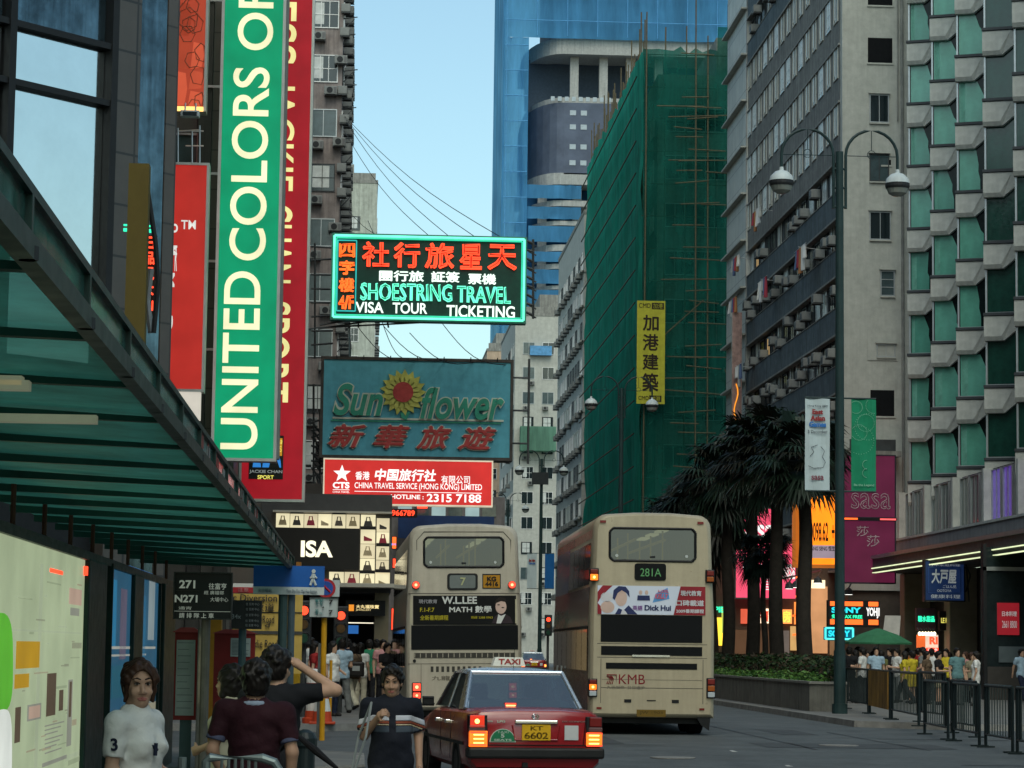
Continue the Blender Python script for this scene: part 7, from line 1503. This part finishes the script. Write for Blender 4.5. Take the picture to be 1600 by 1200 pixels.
def face(f, parent):
    """eyes, brows, lips and nostril shade as small meshes on the head"""
    k = f.hk; Q = f.R; wh = M('eye_white', (.30,.27,.24), .3, var=0); ir = M('iris', (.012,.008,.006), .2, var=0); br = M('brow', (.02,.013,.01), .8, var=0); lp = M('lips', (.33,.12,.10), .5, var=0)
    o = sdf_mesh('eye', [ell(f.hp(sx*.029,-.076,.010), V3(.0145,.009,.0052)*k, .001, Q) for sx in (-1,)], wh, .0025, parent); o2 = sdf_mesh('eye', [ell(f.hp(.029,-.076,.010), V3(.0145,.009,.0052)*k, .001, Q)], wh, .0025, parent)
    for sx, oo in ((-1,o),(1,o2)): sdf_mesh('iris', [ell(f.hp(sx*.029,-.081,.010), V3(.0068,.006,.0068)*k, .001, Q)], ir, .002, oo); sdf_mesh('eyelid', [cap(f.hp(sx*.014,-.083,.0125), f.hp(sx*.028,-.085,.0185), .0028*k, .003*k, .002), cap(f.hp(sx*.028,-.085,.0185), f.hp(sx*.044,-.078,.0125), .003*k, .0025*k, .002)], br, .002, oo)
    for sx in (-1, 1): sdf_mesh('eyebrow', [cap(f.hp(sx*.013,-.090,.034), f.hp(sx*.031,-.088,.041), .004*k, .0042*k, .002), cap(f.hp(sx*.031,-.088,.041), f.hp(sx*.052,-.073,.034), .0042*k, .002*k, .002)], br, .0025, parent)
    sdf_mesh('mouth', [cap(f.hp(-.024,-.077,-.066), f.hp(0,-.088,-.062), .0042*k, .006*k, .004), cap(f.hp(.024,-.077,-.066), f.hp(0,-.088,-.062), .0042*k, .006*k, .004), cap(f.hp(-.015,-.083,-.072), f.hp(.015,-.083,-.072), .006*k, .006*k, .004)], lp, .0025, parent)
def hair(f, kind, mat, parent, h):
    k = f.hk; Q = f.R; hx = f.J['head']
    def clip(X, Y, Z):       # keep the face clear: in head space cut everything before the hair line
        x, y, z = X-hx[0], Y-hx[1], Z-hx[2]; lx_ = (Q[0][0]*x+Q[1][0]*y+Q[2][0]*z)/k; ly = (Q[0][1]*x+Q[1][1]*y+Q[2][1]*z)/k; lz_ = (Q[0][2]*x+Q[1][2]*y+Q[2][2]*z)/k
        face_ = np.maximum(ly + .004, (np.sqrt((lx_/.064)**2 + ((lz_+.016)/(.098 if kind != 'short' else .094))**2) - 1)*.07)
        low = (-.075 if kind == 'short' else -.30) - lz_; ear = np.where(lz_ < -.005, ly*-1 - .002 + (0 if kind != 'short' else .02), -1.0)
        return np.maximum.reduce([-face_*k, low*k, ear*k if kind in ('short', 'tied') else low*k])
    p = [ell(f.hp(0,.018,.044), V3(.092,.112,.100)*k, .02, Q), ell(f.hp(0,.048,-.01), V3(.084,.08,.09)*k, .03, Q)] + [ell(f.hp(.078*math.cos(q*2.4)*math.sqrt(1-(q/12)**2), .03+.10*math.sin(q*2.4)*math.sqrt(1-(q/12)**2), .035+.105*q/12), V3(.024,.03,.016)*k, .03, Q) for q in range(13)]
    if kind == 'short': p += [ell(f.hp(.02,-.05,.105), V3(.05,.04,.028)*k, .02, Q), ell(f.hp(-.03,-.045,.10), V3(.04,.04,.026)*k, .02, Q)]
    if kind == 'tied': p += [ell(f.hp(0,.115,.03), V3(.04,.04,.05)*k, .02, Q), ell(f.hp(-.03,-.04,.09), V3(.055,.05,.034)*k, .02, Q), ell(f.hp(.03,-.04,.088), V3(.055,.05,.034)*k, .02, Q)]
    if kind == 'side': p += [ell(f.hp(0,.10,-.01), V3(.05,.05,.06)*k, .02, Q)] + [cap(f.hp(sx*.02,-.055,.105), f.hp(sx*.074,-.045,.045), .024*k, .024*k, .02) for sx in (-1,1)] + [cap(f.hp(sx*.074,-.040,.045), f.hp(sx*.074,.0,-.075), .018*k, .010*k, .02) for sx in (-1,1)]
    if kind == 'bob': p += [cap(f.hp(sx*.075,.0,.03), f.hp(sx*.078,.0,-.09), .026*k, .028*k, .02) for sx in (-1,1)] + [ell(f.hp(0,.05,-.05), V3(.085,.065,.08)*k, .03, Q)]
    if kind == 'long': p += [cap(f.hp(sx*.06,.03,.0), f.hp(sx*.065,.06,-.22), .04*k, .04*k, .03) for sx in (-1,1)] + [cap(f.hp(0,.08,0), f.hp(0,.10,-.25), .06*k, .05*k, .03)]
    return sdf_mesh('hair', p, mat, h, parent, clip=clip, strand=.0035)
def person_parts(f, root, h, skinm, shirt, trousers, shoes, hairmat, hk, sleeve=.6, detail=False, hem=.80, collar=None, skirt=None, handcurl=(.5,.5), shorts=None):
    k = f.k; J = f.J
    body = f.torso() + f.headp(detail) + f.arm('l') + f.arm('r') + f.leg('l') + f.leg('r') + f.foot('l') + f.foot('r')
    body += (f.hand('l', handcurl[0]) + f.hand('r', handcurl[1])) if detail else [cap(J['wri'+q], J['wri'+q]+(J['wri'+q]-J['elb'+q])/np.linalg.norm(J['wri'+q]-J['elb'+q])*.13*k, .034*k, .026*k, .02) for q in 'lr']
    out = [sdf_mesh('body', body, skinm, h, root)]
    zc = J['neck'][2]; zh = hem*k
    nk = J['neck'] + V3(0,-.06,.01)*k; 
    def sclip(X, Y, Z):
        neckcut = np.minimum(.072*k - np.sqrt(X**2 + (Y-J['neck'][1])**2), Z - zc + .02*k - (Y - J['neck'][1])*.6)     # neck hole, lower in front
        return np.maximum(neckcut, zh - Z)
    sp = f.torso() + f.arm('l', sleeve) + f.arm('r', sleeve) + [cap(J['pelvis']+V3(-.06,0,-.09)*k, J['pelvis']+V3(.06,0,-.09)*k, .12*k, .12*k, .05, .95)]
    out.append(sdf_mesh('shirt', sp, shirt, h, root, grow=.015*k, clip=sclip, fold=.0032 if detail else .004))
    tp = [cap(J['pelvis']+V3(-.07,0,-.02)*k, J['pelvis']+V3(.07,0,-.02)*k, .118*k, .118*k, .05, .95)] + f.leg('l', .012*k, .062*k) + f.leg('r', .012*k, .062*k)
    lo = (shorts or .055)*k; ztop = 1.0*k
    if skirt: tp = [cap(J['pelvis']+V3(-.06,0,0)*k, J['pelvis']+V3(-.10,0,-.42)*k, .12*k, .10*k, .05), cap(J['pelvis']+V3(.06,0,0)*k, J['pelvis']+V3(.10,0,-.42)*k, .12*k, .10*k, .05)]; lo = .55*k
    out.append(sdf_mesh('trousers' if not skirt else 'skirt', tp, trousers, h, root, grow=.006*k, clip=lambda X, Y, Z: np.maximum(lo - Z, Z - ztop) + 0*X + 0*Y, fold=.004))
    out.append(sdf_mesh('shoes', f.foot('l') + f.foot('r'), shoes, h, root, grow=.008*k, clip=lambda X, Y, Z: Z - max(J['ankl'][2], J['ankr'][2]) - .12*k + 0*X + 0*Y))
    out.append(hair(f, hk, hairmat, root, h*.8 if detail else h))
    return out
tr_dark = M('dark_trousers', (.012,.013,.016), .85, var=.2); shoe_d = M('dark_shoes', (.015,.014,.014), .6, var=.2)

# the woman in the white polo shirt, looking back
p = P(216, 1100, 14.5)
W_ = thing('person', 'woman in white polo shirt with a black 3 on her sleeve, holding a dark bag', 'person', (p.x, 14.5, GZ), R(62))
f = Fig(1.66, True, .0, 'stand', {'elbl': (.25,.03,1.11), 'wril': (.22,-.20,1.03), 'elbr': (-.23,.02,1.11), 'wrir': (-.12,-.23,1.02)}, (R(-46), R(-3), 0))
wpolo = M('white_polo', (.62,.63,.60), .85, var=.06, bump=.9, bscale=11)
person_parts(f, W_, .0065, skin, wpolo, tr_dark, shoe_d, hairb, 'side', .72, True, handcurl=(.9,.9)); face(f, W_)
k = f.k; nb = M('navy_print', (.012,.016,.035), .8)
# collar, print
sdf_mesh('collar', [cap(f.J['neck']+V3(math.sin(a)*.068,-math.cos(a)*.066+.008,-.034-.022*max(0,math.cos(a)))*k, f.J['neck']+V3(math.sin(a+.4)*.072,-math.cos(a+.4)*.07+.008,-.034-.022*max(0,math.cos(a+.4)))*k, .014*k, .014*k, .006) for a in [(.5+q*.4) for q in range(13)]], wpolo, .005, W_)
q = text_mesh('3', .03, .05); o = bpy.data.objects.new('sleeve_number', q); COL.objects.link(o); o.parent = W_; q.materials.clear(); q.materials.append(nb)
a_, e_ = f.J['shor'], f.J['elbr']; c_ = a_+(e_-a_)*.40
o.location = tuple(c_ + V3(-.070,-.022,-.045)*k); o.rotation_euler = (R(90), R(-6), R(-72)); o.scale = (.092,.092,.04)
m = MB(); m.tube([tuple(f.J['chest']+V3(-.045,-.165,.02)*k), tuple(f.J['chest']+V3(-.05,-.165,-.05)*k)], .012, nb, 6); m.tube([tuple(f.J['chest']+V3(-.075,-.15,.01)*k), tuple(f.J['chest']+V3(-.03,-.165,-.02)*k)], .010, nb, 6); m.build('chest_print', W_)
m = MB(); m.tube([tuple(f.J['neck']+V3(0,-.105,-.09)*k), tuple(f.J['neck']+V3(0,-.135,-.18)*k)], .006, M('placket', (.42,.44,.45), .8), 5); m.build('placket', W_)
bagm = M('dark_leather', (.012,.010,.010), .45, var=.3); bagr = M('maroon_leather', (.06,.012,.012), .45, var=.3)
mp_ = lambda v: Matrix.Rotation(R(62), 3, 'Z') @ Vector(v) + W_.location
bg_ = thing('handbag', 'dark bag with maroon trim held by the woman in the white polo', 'bag', mp_((.03,-.27,.66)), R(20))
m = MB(); m.bbox(-.17,-.07,0,.17,.07,.30,bagm,.05); m.build('bag_body', bg_, smooth=True); m = MB(); m.tube([(-.11,0,.28),(-.10,0,.40),(0,0,.44),(.10,0,.40),(.11,0,.28)], .012, bagr, 8); m.tube([(-.16,-.075,.02),(-.1,-.085,.29)], .018, bagr, 6); m.build('handle', bg_)

# the man in maroon, seen from behind
p = P(399, 1100, 17)
Mm = thing('person', 'man in maroon polo shirt seen from behind with elbows out', 'person', (p.x, 17, GZ), R(172))
f = Fig(1.66, False, .02, 'wide', {'shol': (.205,.02,1.40), 'elbl': (.275,.06,1.13), 'wril': (.20,-.05,.93), 'elbr': (-.265,.05,1.12), 'wrir': (-.245,-.02,.86)}, (R(10), R(-8), 0))
mar = M('maroon_polo', (.020,.004,.008), .85, var=.2, bump=.9, bscale=10)
person_parts(f, Mm, .007, skin2, mar, tr_dark, shoe_d, hairm, 'short', .75, True, handcurl=(.8,.7)); face(f, Mm)
k = f.k; sdf_mesh('collar', [cap(f.J['neck']+V3(math.sin(a)*.074,-math.cos(a)*.07+.012,.0)*k, f.J['neck']+V3(math.sin(a+.4)*.074,-math.cos(a+.4)*.07+.012,.0)*k, .02*k, .02*k, .008) for a in [(.8+q*.4) for q in range(12)]], M('pale_blue_collar', (.20,.25,.33), .8, var=.1), .006, Mm)
for sd in 'lr':
    a_, e_ = f.J['sho'+sd], f.J['elb'+sd]; d_ = (e_-a_)/np.linalg.norm(e_-a_); c_ = a_+(e_-a_)*.72; sdf_mesh('cuff', [cap(c_-d_*.006, c_+d_*.006, .066*k, .066*k, .005, cut=(c_+d_*.01, d_))], M('dull_blue_cuff', (.06,.07,.12), .8), .006, Mm, clip=None)
u = thing('folded_umbrella', 'black folded umbrella slanting from the hand of the man in maroon', 'umbrella', P(462, 1147, 16.95))
m = MB(); a = P(462,1147,16.95); b = P(526,1200,16.6); c2 = P(436,1176,17.1); m.tube([c2-a, (0,0,0), (b-a)*.5, b-a], [.008,.016,.026,.012], M('black_cloth', (.008,.008,.009), .8), 10); m.build('cloth', u); m = MB(); m.tube([c2-a, c2-a+Vector((-.04,.0,-.03)), c2-a+Vector((-.05,0,-.07))], .012, dark, 8); m.build('handle', u)
# man raising his hand to his head in front of him
p = P(432, 1100, 18.6)
Rm = thing('person', 'man with a hand raised to his head, half hidden behind the man in maroon', 'person', (p.x, 18.6, GZ), R(160))
f = Fig(1.74, False, .0, 'stand', {'elbr': (-.42,-.06,1.44), 'shor': (-.2,.02,1.41), 'wrir': (-.16,-.06,1.60), 'elbl': (.26,.05,1.1)}, (R(-10), 0, 0))
person_parts(f, Rm, .0085, skin, M('charcoal_shirt', (.009,.010,.013), .85, var=.2), tr_dark, shoe_d, hairm, 'short', .6, True, handcurl=(.4,.3)); face(f, Rm)
m = MB(); a_, e_ = Vector(f.J['elbr']), Vector(f.J['shor']); q_ = a_.lerp(e_, .5); m.tube([q_-(e_-a_)*.06, q_+(e_-a_)*.06], .064, M('red_armband', (.16,.012,.012), .7), 12); m.build('armband', Rm)
# woman in a pale top turned away
p = P(358, 1100, 20)
Pw = thing('person', 'woman in pale beige top with dark bobbed hair beside the timetable', 'person', (p.x, 20, GZ), R(-110))
f = Fig(1.60, True, .01, 'stand', {'elbl': (.23,-.02,1.10), 'wril': (.12,-.2,1.05)}, (R(-6), R(-6), 0))
person_parts(f, Pw, .009, skin, M('pale_beige_top', (.36,.35,.26), .85, var=.12), M('beige_trousers', (.30,.29,.20), .85, var=.15), shoe_d, hairm, 'bob', .5, True); face(f, Pw)
# the man walking toward the camera between the bollards
p = P(612, 1100, 21.5)
Cm = thing('person', 'man in navy polo with white and red chest stripes walking toward the camera', 'person', (p.x, 21.5, GZ), R(4))
f = Fig(1.60, False, .03, 'walk', {'elbl': (.25,.08,1.13), 'wril': (.25,-.03,.87), 'elbr': (-.24,.02,1.12), 'wrir': (-.135,-.20,1.28)}, (R(-10), R(3), 0))
navy = M('navy_polo', (.008,.010,.017), .85, var=.15, bump=.8, bscale=11)
sh_ = person_parts(f, Cm, .0065, skin2, navy, M('navy_trousers', (.010,.011,.016), .85), shoe_d, hairm, 'short', .85, True, handcurl=(.55,1.0)); face(f, Cm)
# stripes: bands of the same shirt surface, a millimetre proud
k = f.k
def band(z0, z1, mat, nm):
    sp = f.torso() + f.arm('l', .80)+ f.arm('r', .80)
    pl = f.J['neck']
    return sdf_mesh(nm, sp, mat, .0065, Cm, grow=.0175*k, fold=.0032, clip=lambda X, Y, Z: np.maximum(np.maximum(z0*k - (Z+.35*np.maximum(0,np.abs(X)-.17*k)), (Z+.35*np.maximum(0,np.abs(X)-.17*k)) - z1*k), .028*k - np.abs(X) - np.maximum(0, Y)*2))
band(1.255, 1.305, M('white_stripe', (.50,.52,.58), .85), 'stripe'); band(1.228, 1.2535, M('rust_stripe', (.22,.055,.03), .85), 'stripe'); band(1.212, 1.2265, M('cream_stripe', (.45,.38,.25), .85), 'stripe'); band(1.155, 1.2105, M('slate_stripe', (.05,.065,.085), .85), 'stripe')
sdf_mesh('collar', [cap(f.J['neck']+V3(math.sin(a)*.072,-math.cos(a)*.068+.01,-.03-.035*max(0,math.cos(a)))*k, f.J['neck']+V3(math.sin(a+.35)*.072,-math.cos(a+.35)*.068+.01,-.03-.035*max(0,math.cos(a+.35)))*k, .015*k, .015*k, .006) for a in [(.45+q*.35) for q in range(15)]], navy, .006, Cm)
sb = thing('shoulder_bag', 'grey strapped bag hanging from the hand of the man in the striped polo', 'bag', (p.x-.27, 21.45, .30))
m = MB(); m.bbox(-.10,-.09,0,.02,.09,.34,M('grey_teal_bag', (.018,.022,.024), .7, var=.3),.03); m.build('bag_body', sb); m = MB(); m.tube([(-.05,.05,.33),(.0,.02,.62),(.10,-.16,.90),(.06,-.14,.62),(-.03,-.06,.33)], .011, M('pale_strap', (.25,.28,.29), .7), 6); m.build('strap', sb)
# people in the taxi
def half_person(label, loc, rz, H, shirt):
    t = thing('person', label, 'person', loc, rz); f = Fig(H, False, 0, 'sit', {'wril': (.2,-.4,1.05), 'wrir': (-.2,-.4,1.05), 'elbl': (.27,-.15,1.12), 'elbr': (-.27,-.15,1.12)})
    person_parts(f, t, .018, skin2, shirt, tr_dark, shoe_d, hairm, 'short', .6); return t
tp_ = lambda x, y, z: Matrix.Rotation(R(6.5), 3, 'Z') @ Vector((x, y, z)) + TX.location
half_person('driver sitting in the taxi, seen through its rear window', tp_(.36, 2.0, -.34), R(186.5), 1.64, M('grey_shirt', (.12,.13,.14), .85)); half_person('passenger sitting in the front left of the taxi', tp_(-.38, 2.0, -.36), R(186.5), 1.60, M('dark_top', (.03,.03,.035), .85))

# ------------------------------------------------------------------ the crowds: a few builds of figure, copied with clothes of their own
PROTO = []
for i, (H, fem, lg_, arms, hk, skt) in enumerate(((1.70, False, 'stand', None, 'short', None), (1.60, True, 'stand', {'wril': (.13,-.2,1.02), 'elbl': (.23,-.02,1.1)}, 'long', None), (1.72, False, 'walk', {'wril': (.24,-.2,.95), 'wrir': (-.24,.18,.92), 'elbr': (-.25,.12,1.12)}, 'short', None), (1.58, True, 'walk', None, 'bob', None), (1.60, True, 'stand', {'wrir': (-.1,-.24,1.1), 'elbr': (-.23,-.03,1.1)}, 'tied', True), (1.68, False, 'wide', {'wrir': (-.05,-.25,1.15), 'wril': (.08,-.25,1.12), 'elbr': (-.24,0,1.1), 'elbl': (.24,0,1.1)}, 'short', None))):
    holder = bpy.data.objects.new('holder', None); COL.objects.link(holder); f = Fig(H, fem, 0, lg_, arms)
    parts = person_parts(f, holder, .018, skin, M('proto_shirt', (.4,.4,.4)), tr_dark, shoe_d, hairm, hk, .6, skirt=skt)
    PROTO.append([(o.name.split('.')[0], o.data) for o in parts])
    for o in parts: bpy.data.objects.remove(o)
    bpy.data.objects.remove(holder)
CL = dict(white=(.62,.63,.62), black=(.012,.012,.014), yellow=(.50,.40,.03), grey=(.16,.17,.17), teal=(.10,.20,.21), olive=(.13,.14,.05), red=(.28,.02,.02), blue=(.06,.12,.25), pink=(.45,.22,.22), green=(.02,.16,.08), sky=(.30,.42,.52), brown=(.10,.07,.045), navy=(.012,.018,.04), cream=(.45,.42,.33), orange=(.45,.16,.02), khaki=(.20,.18,.12))
def cloth(c_): return M('cloth_of_' + c_, CL[c_], .85, var=.2, scale=5, bump=.8, bscale=11)
def walker(kind, loc, rz, shirt, trou, label, group, hm=None, sk=None):
    t = thing('person', label, 'person', loc, rz, group)
    for nm, me in PROTO[kind]:
        o = bpy.data.objects.new(nm, me); COL.objects.link(o); o.parent = t
        mt = {'shirt': cloth(shirt), 'trousers': cloth(trou), 'skirt': cloth(trou), 'hair': hm, 'body': sk}.get(nm)
        if mt: o.material_slots[0].link = 'OBJECT'; o.material_slots[0].material = mt
    return t
GL = 'people on the left pavement'; rgp = random.Random(12)
left = [(520,57,1,R(60),'white','navy','woman in white shirt and dark trousers standing by the marker post'),(533,60,5,R(200),'sky','grey','person in light blue top turned away behind the woman in white'),(551,63,3,R(215),'brown','cream','woman in brown top and cream trousers with a black bag, walking away'),(563,66,1,R(160),'white','cream','person in white top and pale trousers next to the woman with the black bag'),(576,72,0,R(190),'green','black','person in green shirt under the shop canopy'),(588,74,2,R(170),'khaki','black','person in khaki shirt walking into the shop'),(598,70,0,R(20),'pink','black','person in pink and grey top beside the shop pier'),(492,58,1,R(90),'red','black','person in dark red top behind the grey cabinet'),(484,60,0,R(100),'white','black','person in white half hidden behind the road plate pole'),(605,64,4,R(30),'black','black','person in black close to the rear of the first bus'),(543,76,2,R(180),'navy','grey','person in navy deep in the shadow of the shop front'),(616,68,5,R(10),'brown','black','person in brown at the edge of the first bus')]
for px, Y, kd, rz, sh, tr, lab in left: walker(kd, (P(px, 1060, Y).x, Y, .14), rz, sh, tr, lab, GL)
b = thing('shoulder_bag', 'black bag with a pale print carried by the walking woman in brown', 'bag', (P(556,1060,62.7).x, 62.7, .95)); m = MB(); m.bbox(-.2,-.08,0,.2,.08,.36,bagm,.04); m.build('bag_body', b); m = MB(); m.box(-.09,-.085,.14,.09,-.081,.26,M('pale_print', (.3,.32,.32), .7)); m.build('print', b); m = MB(); m.tube([(-.15,0,.34),(-.05,.05,.62),(.15,0,.34)], .012, bagm, 6); m.build('strap', b)
GR = 'crowd waiting behind the steel barriers'
right = [(1327,80,0,'black','black','person in black nearest the lamp post in the crowd'),(1336,83,1,'cream','black','woman in cream top second from the lamp post in the crowd'),(1347,79,5,'white','black','person in white left of the umbrella pole'),(1342,86,2,'brown','black','tall person in brown behind the white shirt near the lamp post'),(1369,80,0,'sky','navy','person in light blue shirt with a dark strap under the green umbrella'),(1378,84,1,'olive','black','woman in olive top under the green umbrella'),(1366,87,4,'white','black','person in white deep under the green umbrella'),(1401,82,5,'white','grey','man in bright white shirt right of the green umbrella'),(1413,78,3,'yellow','black','woman in dull yellow top beside the bright white shirt'),(1425,80,4,'yellow','yellow','person in a yellow dress at the middle of the crowd'),(1418,86,0,'orange','black','person in orange behind the yellow dress'),(1441,82,2,'grey','black','man in grey before the red menu board'),(1449,79,1,'brown','black','woman in dark brown top before the red menu board'),(1456,85,0,'white','black','person in white beside the red menu board'),(1467,78,4,'black','khaki','woman in black with a bag right of the menu board'),(1478,82,5,'yellow','black','man in plain yellow shirt right of the menu board'),(1496,78,0,'teal','grey','tall man in grey blue polo at the right of the crowd'),(1508,83,1,'pink','black','woman in pink behind the grey blue polo'),(1519,80,3,'khaki','black','woman in khaki with brown hair near the glazed shop'),(1525,77,4,'white','white','girl in white at the right end of the crowd'),(1436,90,2,'red','black','person in red far back by the orange doorway'),(1484,90,3,'navy','black','person in navy far back under the canopy'),(1390,90,0,'black','black','person in black behind the umbrella at the shops'),(1355,92,3,'olive','black','person in olive at the back near the neon signs'),(1597,84,2,'sky','navy','person in light blue walking past the glazed shop at the right edge')]
for px, Y, kd, sh, tr, lab in right: walker(kd, (P(px, 1060, Y).x, Y, .14), rgp.uniform(0, 6.28), sh, tr, lab, GR, hm=hairb if 'brown hair' in lab or 'pink' in lab else None)
